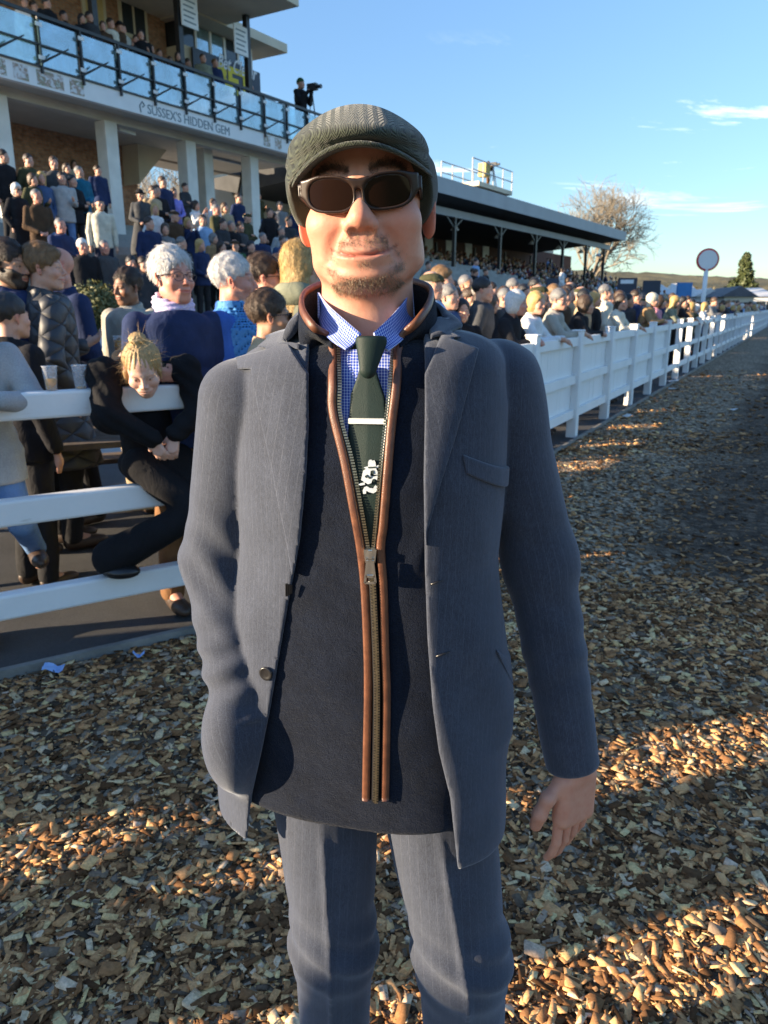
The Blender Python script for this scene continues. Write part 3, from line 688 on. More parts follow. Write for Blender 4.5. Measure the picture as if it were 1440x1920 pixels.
# white woven emblem on the tie: a brimmed hat over a rounded head with a curl below
def emb(poly, off, mat, name='tie_emblem', parent=None):
    a0 = [onto(x, y, off) for x, y in poly]; n = len(a0); V = [tuple(p) for p in a0] + [(p[0], p[1] + .0016, p[2]) for p in a0]
    F = [tuple(range(n)), tuple(range(2 * n - 1, n - 1, -1))] + [(i, i + n, (i + 1) % n + n, (i + 1) % n) for i in range(n)]
    return V, F
eb = MB()
for pl in ([(690, 875), (690, 868), (692, 863), (696, 862), (699, 864), (702, 863), (704, 867), (705, 874)], [(682, 877), (688, 875), (706, 874), (710, 872), (709, 877), (700, 880), (688, 880)],
           [(681, 883), (686, 880), (705, 879), (708, 884), (708, 890), (701, 890), (695, 882), (694, 892), (701, 894), (708, 892), (707, 900), (699, 898), (696, 906), (690, 908), (683, 904), (677, 900), (679, 891)],
           [(683, 914), (688, 912), (693, 915), (700, 916), (704, 910), (708, 912), (707, 921), (700, 925), (692, 923), (687, 920), (686, 926), (681, 926), (680, 920)], [(672, 907), (684, 905), (684, 909), (673, 911)]):
    eb.add(*emb(pl, .0145, None))
eo = mput('tie_emblem', eb.mesh('tie_emblem'), M['white_thread'])
ed = MB()
for pl in ([(696, 883), (700, 882), (701, 888), (697, 889)], [(690, 876), (705, 875), (705, 877), (690, 878)], [(684, 893), (688, 890), (692, 895), (696, 893), (696, 895), (692, 898), (688, 893), (685, 896)], [(699, 900), (702, 898), (703, 903), (700, 904)]): ed.add(*emb(pl, .0158, None))
mput('emblem_detail', ed.mesh('emblem_detail'), M['tie'], parent=None)
# ---- trousers and shoes
LEGS = [((-.100, 1.09, .86), (-.086, 1.035, .50), (-.092, 1.075, .09), .098, .066, .060), ((.070, 1.08, .86), (.132, 1.010, .50), (.152, 1.055, .09), .100, .074, .068)]
def trousers_d(P):
    x, y, z = P[:, 0], P[:, 1], P[:, 2]; d = s_ell(P, (-.025, 1.085, .90), (.185, .125, .14))
    for hp, kn, an, r0, r1, r2 in LEGS:
        l = smin(s_cone(P, hp, kn, r0, r1), s_cone(P, kn, an, r1, r2), .04)
        kx = np.interp(z, [an[2], kn[2], hp[2]], [an[0], kn[0], hp[0]]); l = l - .006 * gauss(x - kx, .006) * (y < 1.05) * np.clip((.80 - z) / .1, 0, 1)   # pressed crease
        l = l - .0040 * gauss(z - kn[2] - .02, .05) * np.sin(z * 110 + (x - kx) * 50) - .0022 * wob(P, 18, 21)
        d = smin(d, l, .02)
    return smax(d, .05 - z, .005)
me, v = sdf_mesh('trousers', trousers_d, (-.25, .90, .04), (.27, 1.26, 1.02), .006, 1); set_attr(me, 'stripe', v[:, 0] - np.interp(v[:, 2], [.09, .5, .86], [.03, .02, 0]) * np.sign(v[:, 0] - .02)); mput('trousers', me, M['suit'])
for hp, kn, an, *_ in LEGS:
    def shoe_d(P): return smax(smin(s_ell(P, (an[0], an[1] - .10, .045), (.048, .12, .045)), s_ell(P, (an[0], an[1] + .01, .06), (.042, .06, .06)), .03), .004 - P[:, 2], .006)
    me, v = sdf_mesh('shoe', shoe_d, (an[0] - .07, an[1] - .25, -.01), (an[0] + .07, an[1] + .1, .14), .006, 0); mput('shoe', me, M['leather_shoe'])
# ---- body: head and neck, chest, arms, the hanging hand
HO = np.array([-.0235, 1.048, 1.6800], np.float32); HR = rotm(R(-3.5), R(-2.5), R(-3.4))
def to_head(P): return (P - HO) @ HR
FZ0 = [-.30, -.134, -.1065, -.0765, -.0495, -.004, .05, .3]; FZ1 = [-.306, -.146, -.119, -.0655, -.0445, .000, .05, .3]
def face_warp(q): q = q.copy(); q[:, 2] = np.interp(q[:, 2], FZ0, FZ1); return q
def man_head_d(P):
    q = face_warp(to_head(P)); d = head_sdf(q, 0, 1.0, 1.0, lipr=.22, ear=1.0, nose=1.18, mw=.043, fold=1.7)
    qa = np.stack([np.abs(q[:, 0]), q[:, 1], q[:, 2]], 1)
    d = smin(d, s_ell(qa, (.040, -.026, -.058), (.022, .034, .028)), .03)                 # fuller jaw and jowl
    d = smin(d, s_ell(qa, (0, -.050, -.108), (.040, .030, .018)), .025)
    d = smax(d, q[:, 2] - .080 + .3 * np.abs(q[:, 0]) , .03)
    n = s_cone(P, (-.023, 1.070, 1.60), (-.022, 1.082, 1.42), .0615, .068); d = smin(d, n, .022)
    d = smin(d, s_ell(P, (-.022, 1.085, 1.36), (.15, .09, .16)), .03)
    return smax(d, 1.33 - P[:, 2], .01)
WR = np.array(SR[2]); HD = np.array([.030, -.020, -1.0]); HD /= np.linalg.norm(HD)
def hand_d(P):
    """a relaxed hanging hand seen from the thumb side"""
    e = WR + np.array([.004, -.004, -.005]); d = s_cone(P, WR + np.array([-.02, .015, .10]), e, .027, .025)
    pc = e + HD * .055 + np.array([.0, -.004, 0]); rt = np.array(Matrix.Rotation(R(-58), 3, 'Z'), np.float32)
    d = smin(d, s_box(P, pc, (.017, .040, .050), .016, rt), .02)
    ex = np.array([.57, .82, 0]) * -1                                                       # across the knuckles, thumb side towards the camera
    ex = np.array([-.848, -.530, 0]); pn = np.array([-.530, .848, 0])
    for k, (o_, L, cu) in enumerate(((.0325, .074, .00), (.0115, .084, .07), (-.0095, .078, .14), (-.0300, .062, .24))):
        b0 = e + HD * .098 + ex * o_; dirs = [HD + pn * cu + ex * .10, HD + pn * (cu + .28) + ex * .12, HD + pn * (cu + .62) + ex * .12]; p = b0; r = .0088 - .0005 * k
        for i, (w, fr) in enumerate(zip(dirs, (.45, .32, .23))):
            w = w / np.linalg.norm(w); q = p + w * L * fr; d = smin(d, s_cone(P, p, q, r, r - .0008), .0018); p = q; r -= .0008
    p = e + HD * .022 + ex * .030
    for w, L in ((HD * .6 + ex * .8, .034), (HD * .9 + ex * .35 + pn * .2, .030), (HD + pn * .35, .026)):
        w = w / np.linalg.norm(w); q = p + w * L; d = smin(d, s_cone(P, p, q, .0118, .0102), .008); p = q
    return d
v1, f1 = surface(man_head_d, (-.20, .90, 1.30), (.16, 1.22, 1.80), .0024, 1)
v2, f2 = surface(hand_d, (.20, .94, .62), (.40, 1.18, .97), .0028, 1)
def rest_d(P):
    d = smax(torso_d(P, -.02), .86 - P[:, 2], .02)
    for J, r in ((SL, (.045, .038, .020)), (SR, (.045, .038, .026))): d = smin(d, smin(s_cone(P, J[0], J[1], r[0], r[1]), s_cone(P, J[1], J[2], r[1], r[2]), .02), .02)
    for hp, kn, an, r0, r1, r2 in LEGS: d = smin(d, smin(s_cone(P, hp, kn, r0 - .03, r1 - .03), s_cone(P, kn, an, r1 - .03, r2 - .035), .02), .03)
    return smax(d, P[:, 2] - 1.42, .01)
v3, f3 = surface(rest_d, (-.33, .90, .03), (.36, 1.26, 1.46), .014, 0)
V = np.concatenate([v1, v2, v3]); F = np.concatenate([f1, f2 + len(v1), f3 + len(v1) + len(v2)]); me = mesh_from('body', V, F, True)
q = face_warp(to_head(v1)); tint1 = face_tint(q, 0, (.30, .22, .18), 1.0, eyes=True, lips=(1.02, .80, .84), liph=.0052)
ax, yy, zz = np.abs(q[:, 0]), q[:, 1], q[:, 2]
def beard_mask(q):
    ax, y, z = np.abs(q[:, 0]), q[:, 1], q[:, 2]
    rr = np.sqrt((q[:, 0] / .046) ** 2 + ((z + .066) / .046) ** 2)
    pat = .72 + .28 * wob(q, 60, 31)
    chin = gauss(rr - 1.02, .15) * np.clip((-.072 - z) / .012, 0, 1) * (y < -.035) * pat
    ends = .28 * gauss(np.sqrt((ax - .040) ** 2 + (z + .064) ** 2), .009) * (y < -.06)
    mou = .62 * gauss(z + .0505 + .10 * ax, .0062) * (ax < .030) * (ax > .002) * (y < -.08)
    soul = .55 * gauss(np.sqrt((q[:, 0] / 1.2) ** 2 + (z + .081) ** 2), .008) * (y < -.07)
    under = .55 * gauss(z + .119, .010) * (ax < .045) * (y < -.02)
    return np.clip(chin + ends + mou + soul + under, 0, 1)
bm = beard_mask(q)
cheek = .35 * np.clip((-.045 - zz) / .03, 0, 1) * (yy < .01) * (zz > -.15)
tint1 = tint1 * (1 - cheek[:, None] * (1 - vec((.86, .84, .84)))); tint1 = tint1 * (1 - .42 * bm[:, None] * (1 - vec((.42, .36, .34))))
set_attr(me, 'tint', np.concatenate([tint1, np.ones((len(v2) + len(v3), 3), np.float32)]))
mput('body', me, M['skin'], (.56, .275, .185))
# short hairs of the goatee and moustache, and the eyebrows
rs = np.random.RandomState(4)
vn = np.empty(len(V) * 3, np.float32); me.vertices.foreach_get('normal', vn); vn = vn.reshape(-1, 3)[:len(v1)]
def strands(mask, count, length, width, droop, mat, name, color):
    w = mask / mask.sum(); ids = rs.choice(len(v1), count, p=w); b = v1[ids] + rs.normal(size=(count, 3)) * .0009; n = vn[ids]
    dr = n * .55 + vec(droop) + rs.normal(size=(count, 3)) * .32; dr /= np.linalg.norm(dr, axis=1, keepdims=True); L = length * (.5 + .9 * rs.rand(count, 1))
    sd_ = np.cross(dr, n + .01); sd_ /= np.linalg.norm(sd_, axis=1, keepdims=True) + 1e-6; tip = b + dr * L - n * L * .18
    VV = np.stack([b - sd_ * width, b + sd_ * width, tip], 1).reshape(-1, 3); FF = np.arange(count * 3).reshape(-1, 3)
    o = mput(name, mesh_from(name, VV, FF, False), mat, color); o['kind'] = 'stuff'; return o
strands(bm ** 1.6 + 1e-6, 4200, .0062, .00020, (0, -.15, -.65), M['hair'], 'beard', (.24, .17, .105))
ebm = gauss(zz - (.0235 + .006 * np.sin(np.clip((ax - .014) / .042, 0, 1) * 2.6)), .0045) * (ax > .012) * (ax < .056) * (yy < -.055)
strands(ebm + 1e-9, 1500, .006, .00022, (0, -.1, .35), M['hair'], 'eyebrows', (.09, .055, .035))
# short hair under the cap, visible at the temples
def man_hair_d(P):
    q = to_head(P); d = s_ell(q, (0, .022, .030), (.0790, .094, .086)); d = smax(d, -s_ell(q, (0, -.085, -.02), (.085, .085, .11)), .01); return smax(d, -.045 - q[:, 2], .01) - .0008 * wob(P, 400, 2)
me, v = sdf_mesh('hair', man_hair_d, HO - .13, HO + .15, .004, 0); mput('hair', me, M['hair'], (.055, .035, .022))
# ---- flat cap
def cap_parts(q):
    x, y, z = q[:, 0], q[:, 1], q[:, 2]
    d = s_ell(q, (-.006, .002, .022), (.096, .124, .090))
    d = smin(d, s_ell(q, (-.002, -.060, .052), (.072, .0755, .021)), .03)
    d = smin(d, s_ell(q, (0, .030, .012), (.0830, .096, .066)), .03)
    tf = np.clip((y + .055) / .06, 0, 1); tf = tf * tf * (3 - 2 * tf)
    zf = .0500 - 5.2 * np.minimum(np.abs(x), .09) ** 2 - .20 * (-y - .09); zb = -.030 + .02 * np.clip((y - .03) / .08, 0, 1)
    zl = zf * (1 - tf) + zb * tf
    d = smax(d, (zl - z) * .8, .007)
    d = d + .0022 * gauss(z - (.078 - 3.5 * x * x + .25 * y), .004) * (y < .02)            # seam where the crown meets the sides
    d = d - .0016 * wob(q, 32, 6)
    return d
def cap_d(P): return cap_parts(to_head(P))
def brim_d(P):
    q = to_head(P); x, y, z = q[:, 0], q[:, 1], q[:, 2]
    zb = .0490 - 5.2 * np.minimum(np.abs(x), .10) ** 2 - .20 * (-y - .09)
    plan = (np.sqrt((x / .0915) ** 2 + ((y + .020) / .117) ** 2) - 1) * .09
    d = smax(np.abs(z - zb) * .85 - .0026, plan, .003); return smax(d, y + .045, .006)
def make_tweed():
    m, t, b = newmat('herringbone_tweed'); v = attr(t, 'uvw').outputs['Vector']; sp = N(t, 'ShaderNodeSeparateXYZ'); t.links.new(v, sp.inputs[0])
    zig = mth(t, 'PINGPONG', sp.outputs[0], .0055); ph = mth(t, 'MULTIPLY', mth(t, 'ADD', sp.outputs[1], mth(t, 'MULTIPLY', zig, 1.4)), 1550.0)
    nn = noise(t, coords(t), 900, 3, .7); ph = mth(t, 'ADD', ph, mth(t, 'MULTIPLY', nn.outputs[0], 3.2)); w = mth(t, 'MULTIPLY_ADD', mth(t, 'SINE', ph), .5, .5)
    n2 = noise(t, coords(t), 26, 4); c = mixc(t, (.004, .006, .003), (.058, .067, .042), w)
    c = mixc(t, c, ramp(t, nn.outputs[0], [(.3, (.55,) * 3), (.7, (1.45,) * 3)]).outputs[0], 1, 'MULTIPLY'); c = mixc(t, c, ramp(t, n2.outputs[0], [(.3, (.8,) * 3), (.7, (1.2,) * 3)]).outputs[0], 1, 'MULTIPLY')
    t.links.new(c, b.inputs['Base Color']); b.inputs['Roughness'].default_value = .95; b.inputs['Specular IOR Level'].default_value = .15; b.inputs['Sheen Weight'].default_value = .3
    p = bump(t, b, w, .5, .0012); bump(t, b, nn.outputs[0], .5, .0015, p); return m
M['tweed'] = make_tweed()
cap = empty('flat_cap', (0, 0, 0)); 
me, v = sdf_mesh('crown', cap_d, HO + vec((-.13, -.17, -.06)), HO + vec((.13, .17, .15)), .0024, 2); q = to_head(v)
set_attr(me, 'uvw', np.stack([q[:, 0] + .15 * q[:, 2], q[:, 1] * .9 - q[:, 2] * .8, q[:, 2]], 1)); cap_o = mput('flat_cap', me, M['tweed'])
bpy.data.objects.remove(cap)
me, v = sdf_mesh('brim', brim_d, HO + vec((-.12, -.17, -.03)), HO + vec((.12, -.01, .09)), .0022, 2); q = to_head(v)
set_attr(me, 'uvw', np.stack([q[:, 0], q[:, 1] * 1.0 - q[:, 2], q[:, 2]], 1)); mput('cap_brim', me, M['tweed'], parent=None)
# ---- sunglasses
def sq(x, z, cx, cz, a, b, n): return ((np.abs((x - cx) / a) ** n + np.abs((z - cz) / b) ** n + 1e-9) ** (1 / n) - 1) * min(a, b)
GY = lambda x, z=0: -.1085 + 4.2 * x * x - .16 * z
def lens2(q): return sq(np.abs(q[:, 0]), q[:, 2] + .0015 - .10 * (np.abs(q[:, 0]) - .0335), .0335, 0, .0268, .0172, 2.6)
def frame_d(P):
    q = to_head(P) - vec((0, 0, -.0045)); ax, z = np.abs(q[:, 0]), q[:, 2]
    o = sq(ax, z + .0015 - .10 * (ax - .0335), .0340, 0, .0305, .0205, 2.8)
    endp = poly2d(ax, z, [(.046, .0195), (.0705, .0185), (.0712, .000), (.060, -.011), (.048, -.013)])
    br = poly2d(ax, z, [(-.002, .0125), (.012, .0145), (.014, -.002), (.007, -.0035), (.0035, .0015), (-.002, .003)])
    o = smin(smin(o, endp, .004), br, .003); l = lens2(q); sl_ = np.abs(q[:, 1] - GY(q[:, 0], q[:, 2])) - .0030
    d = smax(smax(o, -l, .0015), sl_, .003)
    qa = np.stack([ax, q[:, 1], z], 1); t = s_box(qa, (.0722, -.045, .008), (.0020, .045, .0080), .002)
    return np.minimum(d, t)
def lens_d(P):
    q = to_head(P) - vec((0, 0, -.0045)); return smax(lens2(q) - .001, np.abs(q[:, 1] - GY(q[:, 0], q[:, 2]) - .0005) - .0011, .0005)
me, v = sdf_mesh('frame', frame_d, HO + vec((-.10, -.13, -.045)), HO + vec((.10, .02, .045)), .00125, 2)
gl = mput('sunglasses', me, plain('brown_acetate', (.026, .015, .011), .32, .3, 40, spec=.3))
for sgn in (-1, 1):
    f_ = lambda P, s=sgn: np.where(to_head(P)[:, 0] * s > 0, lens_d(P), .05)
    me, v = sdf_mesh('lens', f_, HO + vec((-.10, -.13, -.045)), HO + vec((.10, .02, .045)), .00125, 2); mput('lens', me, M['lens'], parent=gl)
# =================================================================== the setting
rnd = random.Random(7)
class Frame:
    """a building's own axes: x along its front, y into it, z up"""
    def __init__(s, org, deg):
        s.o = np.array([org[0], org[1], 0.0]); a = R(deg); s.u = np.array([math.sin(a), math.cos(a), 0]); s.b = np.array([-math.cos(a), math.sin(a), 0]); s.rz = R(90 - deg)
    def w(s, x, y, z=0.0): return s.o + s.u * x + s.b * y + np.array([0, 0, z])
    def loc(s, p): d = np.array(p[:3], float) - s.o; return float(d @ s.u), float(d @ s.b), float(p[2])
    def hit(s, px, py, y):
        d = ray(px, py); c = np.array([0, 0, CAM_H]); k = (y - (c - s.o) @ s.b) / (d @ s.b); p = c + d * k; return float((p - s.o) @ s.u), float(p[2])
    def thing(s, name): o = empty(name, tuple(s.o), s.rz); return o
S1 = Frame((-9.2, 20.0), 31.5); S2 = Frame((2.3, 38.7), 32.4)
LF0, LFD = np.array([-1.59, 3.14]), np.array([.847, .5316])            # left fence: a point and its direction
CORNER = LF0 + LFD * 1.36
RFD = np.array([math.sin(R(28.4)), math.cos(R(28.4))]); RFN = np.array([RFD[1], -RFD[0]]); LFN = np.array([LFD[1], -LFD[0]])
RF0 = np.array([2.27, 9.08]); CORNER = RF0 - RFD * (((RF0 - LF0)[0] * LFD[1] - (RF0 - LF0)[1] * LFD[0]) / (RFD[0] * LFD[1] - RFD[1] * LFD[0]))
def side(x, y):
    """distance in front of the fences (positive on the track side)"""
    l = (x - LF0[0]) * LFN[0] + (y - LF0[1]) * LFN[1]; r = (x - RF0[0]) * RFN[0] + (y - RF0[1]) * RFN[1]
    return np.maximum(l, r)
STEPS = [(7.5, .60)] + [(7.5 - .5 * (k + 1), .60 + .295 * (k + 1)) for k in range(7)] + [(2.7, 2.95), (1.4, 3.24), (.1, 3.53), (-1.2, 3.82), (-2.4, 4.1)]     # (front edge, height), distances out from the balcony front
def floor_z(x, y):
    n = -S1.loc((x, y, 0))[1]
    if n >= 12: return 0.012
    if n >= 7.5: return .012 + .588 * (12 - n) / 4.5
    z = .6
    for f, h in STEPS:
        if n <= f: z = h
    return z
# ---- materials of the place
def make_ground():
    m, t, b = newmat('bark_ground'); v = coords(t)
    vo = N(t, 'ShaderNodeTexVoronoi', inp={'Scale': 38.0, 'Randomness': 1.0}); mp_ = N(t, 'ShaderNodeMapping', inp={'Scale': (1, .62, 1), 'Rotation': (0, 0, .5)}); t.links.new(v, mp_.inputs[0]); t.links.new(mp_.outputs[0], vo.inputs['Vector'])
    sp = N(t, 'ShaderNodeSeparateColor'); t.links.new(vo.outputs['Color'], sp.inputs[0])
    chip = ramp(t, sp.outputs[0], [(0, (.040, .029, .020)), (.35, (.14, .102, .068)), (.65, (.28, .210, .138)), (1.0, (.46, .36, .25))])
    soil = ramp(t, noise(t, v, 11, 9, .78).outputs[0], [(.3, (.018, .012, .008)), (.5, (.072, .050, .034)), (.72, (.30, .21, .14))])
    big = noise(t, v, 1.1, 5, .6)
    f = mth(t, 'ADD', attr(t, 'mulch').outputs['Fac'], mth(t, 'MULTIPLY', mth(t, 'SUBTRACT', big.outputs[0], .5), .9)); f = ramp(t, f, [(.35, (0, 0, 0)), (.62, (1, 1, 1))])
    c = mixc(t, chip.outputs[0], soil.outputs[0], f.outputs[0])
    gr = ramp(t, noise(t, v, .35, 6, .65).outputs[0], [(.3, (.035, .060, .016)), (.7, (.085, .105, .035))]); c = mixc(t, c, gr.outputs[0], attr(t, 'grass').outputs['Fac'])
    t.links.new(c, b.inputs['Base Color']); b.inputs['Roughness'].default_value = .95; b.inputs['Specular IOR Level'].default_value = .15
    p = bump(t, b, vo.outputs['Distance'], .8, .015); bump(t, b, noise(t, v, 60, 5).outputs[0], .6, .02, p); return m
M['ground'] = make_ground()
def make_asphalt():
    m, t, b = newmat('asphalt'); v = coords(t); n = noise(t, v, 260, 3, .7); n2 = noise(t, v, 1.6, 6, .6)
    c = mixc(t, ramp(t, n.outputs[0], [(.3, (.020, .020, .021)), (.7, (.085, .083, .080))]).outputs[0], ramp(t, n2.outputs[0], [(.3, (.65,) * 3), (.7, (1.3,) * 3)]).outputs[0], 1, 'MULTIPLY')
    t.links.new(c, b.inputs['Base Color']); b.inputs['Roughness'].default_value = .9; bump(t, b, n.outputs[0], .7, .006); return m
M['asphalt'] = make_asphalt()
def make_brick():
    m, t, b = newmat('brown_brick'); v = coords(t); sp = N(t, 'ShaderNodeSeparateXYZ'); t.links.new(v, sp.inputs[0]); cb = N(t, 'ShaderNodeCombineXYZ'); t.links.new(sp.outputs[0], cb.inputs[0]); t.links.new(sp.outputs[2], cb.inputs[1])
    br = N(t, 'ShaderNodeTexBrick', inp={'Color1': (.42, .180, .095, 1), 'Color2': (.56, .30, .170, 1), 'Mortar': (.30, .26, .22, 1), 'Scale': 1.0, 'Mortar Size': .009, 'Brick Width': .225, 'Row Height': .075, 'Bias': -.1}); t.links.new(cb.outputs[0], br.inputs['Vector'])
    n = noise(t, v, 7, 6); c = mixc(t, br.outputs[0], ramp(t, n.outputs[0], [(.3, (.62,) * 3), (.7, (1.25,) * 3)]).outputs[0], 1, 'MULTIPLY'); t.links.new(c, b.inputs['Base Color']); b.inputs['Roughness'].default_value = .9
    bump(t, b, br.outputs['Fac'], -.5, .01); return m
M['brick'] = make_brick()
def make_white():
    m, t, b = newmat('white_paint'); v = coords(t); n = noise(t, v, 2.2, 6, .65); mq = N(t, 'ShaderNodeMapping', inp={'Scale': (3, 3, 22)}); t.links.new(v, mq.inputs[0]); n2 = noise(t, mq.outputs[0], 3.0, 5, .7, .6)
    c = mixc(t, ramp(t, n.outputs[0], [(.3, (.74, .75, .74)), (.7, (.83, .83, .82))]).outputs[0], ramp(t, n2.outputs[0], [(.22, (.60, .57, .50)), (.36, (1, 1, 1))]).outputs[0], 1, 'MULTIPLY'); t.links.new(c, b.inputs['Base Color']); b.inputs['Roughness'].default_value = .6
    bump(t, b, noise(t, v, 30, 4).outputs[0], .15, .006); return m
M['white_paint'] = make_white()
M['fascia'] = plain('fascia_paint', (.74, .75, .75), .5, .05, 1.5)
M['column'] = plain('column_render', (.70, .68, .62), .8, .10, 2.2, .2, 60)
M['concrete'] = plain('concrete', (.27, .275, .26), .9, .16, 2.5, .4, 90)
M['cream'] = plain('cream_render', (.66, .58, .44), .85, .08, 1.2)
M['soffit'] = plain('soffit_board', (.56, .53, .48), .8, .08, 1.5)
M['black_steel'] = plain('black_steel', (.018, .019, .021), .45, .3, 8)
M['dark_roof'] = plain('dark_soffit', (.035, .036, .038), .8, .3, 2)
M['grey_roof'] = plain('grey_roof_sheet', (.30, .32, .34), .55, .08, .8)
M['window_dark'] = plain('window_glass', (.03, .04, .05), .08, .3, 1.0)
M['warm_window'] = plain('lit_blind', (.62, .46, .20), .7, .15, 3)
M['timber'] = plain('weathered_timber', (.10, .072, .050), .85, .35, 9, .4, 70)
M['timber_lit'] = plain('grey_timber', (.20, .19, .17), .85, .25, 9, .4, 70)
m, t, b = newmat('printed_sheet'); n = noise(t, coords(t), 7, 5, .6, .5); t.links.new(ramp(t, n.outputs[0], [(.42, (.62, .63, .64)), (.50, (.36, .24, .19)), (.58, (.20, .22, .12)), (.66, (.64, .64, .65))]).outputs[0], b.inputs['Base Color']); M['print'] = m
M['navy_board'] = plain('navy_board', (.025, .035, .060), .5, .15, 2)
M['yellow'] = plain('yellow_letter', (.70, .55, .02), .6, .05)
M['white_letter'] = plain('white_letter', (.75, .76, .78), .6, .05)
M['grey_letter'] = plain('grey_letter', (.17, .22, .25), .6, .05)
M['blue_board'] = plain('blue_board', (.03, .18, .45), .5, .15, 2)
def make_pane():
    m, t, b = newmat('tinted_glass'); t.nodes.remove(b); out = t.nodes['Material Output']
    tr = N(t, 'ShaderNodeBsdfTransparent', inp={'Color': (.62, .84, .88, 1)}); gl_ = N(t, 'ShaderNodeBsdfGlossy', inp={'Color': (.85, .95, 1, 1), 'Roughness': .06}); df = N(t, 'ShaderNodeBsdfDiffuse', inp={'Color': (.34, .48, .52, 1)})
    n = noise(t, coords(t), 1.3, 5, .6, .8); r = ramp(t, n.outputs[0], [(.35, (.14,) * 3), (.7, (.50,) * 3)])
    m1 = N(t, 'ShaderNodeMixShader', inp={0: .34}); t.links.new(tr.outputs[0], m1.inputs[1]); t.links.new(gl_.outputs[0], m1.inputs[2])
    m2 = N(t, 'ShaderNodeMixShader'); t.links.new(r.outputs[0], m2.inputs[0]); t.links.new(m1.outputs[0], m2.inputs[1]); t.links.new(df.outputs[0], m2.inputs[2]); t.links.new(m2.outputs[0], out.inputs[0]); return m
M['pane'] = make_pane()
def make_cup():
    m, t, b = newmat('clear_plastic'); b.inputs['Base Color'].default_value = (.86, .88, .90, 1); b.inputs['Roughness'].default_value = .25; b.inputs['Alpha'].default_value = .5
    n = noise(t, coords(t), 40, 3); t.links.new(ramp(t, n.outputs[0], [(.3, (.16,) * 3), (.7, (.34,) * 3)]).outputs[0], b.inputs['Alpha']); return m
M['cup'] = make_cup()
M['beer'] = plain('amber_beer', (.75, .36, .03), .15, .1, 20)
def make_leaf(name, lo, hi):
    m, t, b = newmat(name); n = noise(t, coords(t), 5, 4); t.links.new(ramp(t, n.outputs[0], [(.3, lo), (.7, hi)]).outputs[0], b.inputs['Base Color']); b.inputs['Roughness'].default_value = .6; return m
M['leaf'] = make_leaf('evergreen_leaf', (.018, .040, .010), (.075, .105, .028)); M['leaf_gold'] = make_leaf('box_leaf', (.060, .075, .020), (.15, .14, .045)); M['bark'] = plain('pale_bark', (.19, .16, .12), .9, .25, 6, .3, 40); M['conifer'] = make_leaf('conifer_needles', (.030, .050, .014), (.095, .105, .030)); M['twig'] = plain('twig', (.20, .18, .15), .9, .25, 6)

# ---- ground: one sheet, fine near the camera, out to the horizon
def hgt(x, y):
    P = np.stack([x, y, 0 * x], 1).astype(np.float32); d = np.sqrt(x * x + y * y); fade = np.clip((11 - d) / 6, 0, 1)
    h = (.018 * wob(P, 3.2, 41) + .012 * wob(P, 8.0, 42) + .006 * wob(P, 19, 43)) * fade
    s = side(x, y); return np.where(s < .05, -.02, h * np.clip(s / .4, 0, 1) - .004)
gx = np.concatenate([-np.geomspace(1500, 5, 26), np.linspace(-4.6, 7, 150), np.geomspace(7.3, 1500, 30)]); gy = np.concatenate([-np.geomspace(400, 1, 14), np.linspace(-.6, 9, 140), np.geomspace(9.2, 60, 60), np.geomspace(64, 2500, 22)])
GX, GYY = np.meshgrid(gx, gy, indexing='ij'); fx, fy = GX.ravel(), GYY.ravel(); nx_, ny_ = GX.shape
ii = (np.arange(nx_ - 1)[:, None] * ny_ + np.arange(ny_ - 1)[None]).ravel()
gme = mesh_from('ground', np.stack([fx, fy, hgt(fx, fy)], 1), np.stack([ii, ii + ny_, ii + ny_ + 1, ii + 1], 1), True)
w_ = (fx - RF0[0]) * RFN[0] + (fy - RF0[1]) * RFN[1]
set_attr(gme, 'mulch', np.clip((w_ - .7) / 1.6, 0, 1) * np.clip((fy - 3.2) / 1.6, 0, 1) * np.clip((11 - w_) / 3, 0, 1) * .85); set_attr(gme, 'grass', np.clip((w_ - 9) / 2, 0, 1) + (fy > 75) * 1.0)
tag(put('ground', gme, M['ground']), kind='structure')
# ---- asphalt behind the fence, its timber edging, the ramp and the terrace steps
EDGE = .13
ea, eb_ = LF0 - LFD * 9 + LFN * EDGE, None
den = LFN[0] * RFN[1] - LFN[1] * RFN[0]; c1 = LF0 @ LFN + EDGE; c2 = RF0 @ RFN + EDGE
ec = np.array([(c1 * RFN[1] - c2 * LFN[1]) / den, (LFN[0] * c2 - RFN[0] * c1) / den]); ee = RF0 + RFD * 75 + RFN * EDGE
n12a, n12b = S1.w(-30, -12), S1.w(95, -12)
pl = [ea, ec, ee, n12b[:2], n12a[:2]]
mb = MB(); mb.add([(p[0], p[1], .010) for p in pl], [(0, 1, 2, 3, 4)]); tag(mb.build('asphalt_path', M['asphalt']), kind='structure')
mb = MB(); mb.bar((*ea, .006), (*ec, .006), .035, .05); mb.bar((*ec, .006), (*ee, .006), .035, .05); tag(mb.build('path_edging', M['timber_lit']), kind='structure')
mb = MB(); a, b, c, d = S1.w(-30, -12, .010), S1.w(95, -12, .010), S1.w(95, -7.49, .598), S1.w(-30, -7.49, .598); mb.add([a, b, c, d], [(0, 1, 2, 3)]); tag(mb.build('ramp_paving', M['concrete']), kind='structure')
ter = S1.thing('terrace'); tag(ter, kind='structure')
for k, (f, h) in enumerate(STEPS):
    nx2 = STEPS[k + 1][0] if k + 1 < len(STEPS) else -9.0; st_ = MB(); st_.box(-22, 30, -f, -nx2 + .02, max(0, h - .5), h); st_.build('step', M['concrete'], ter)

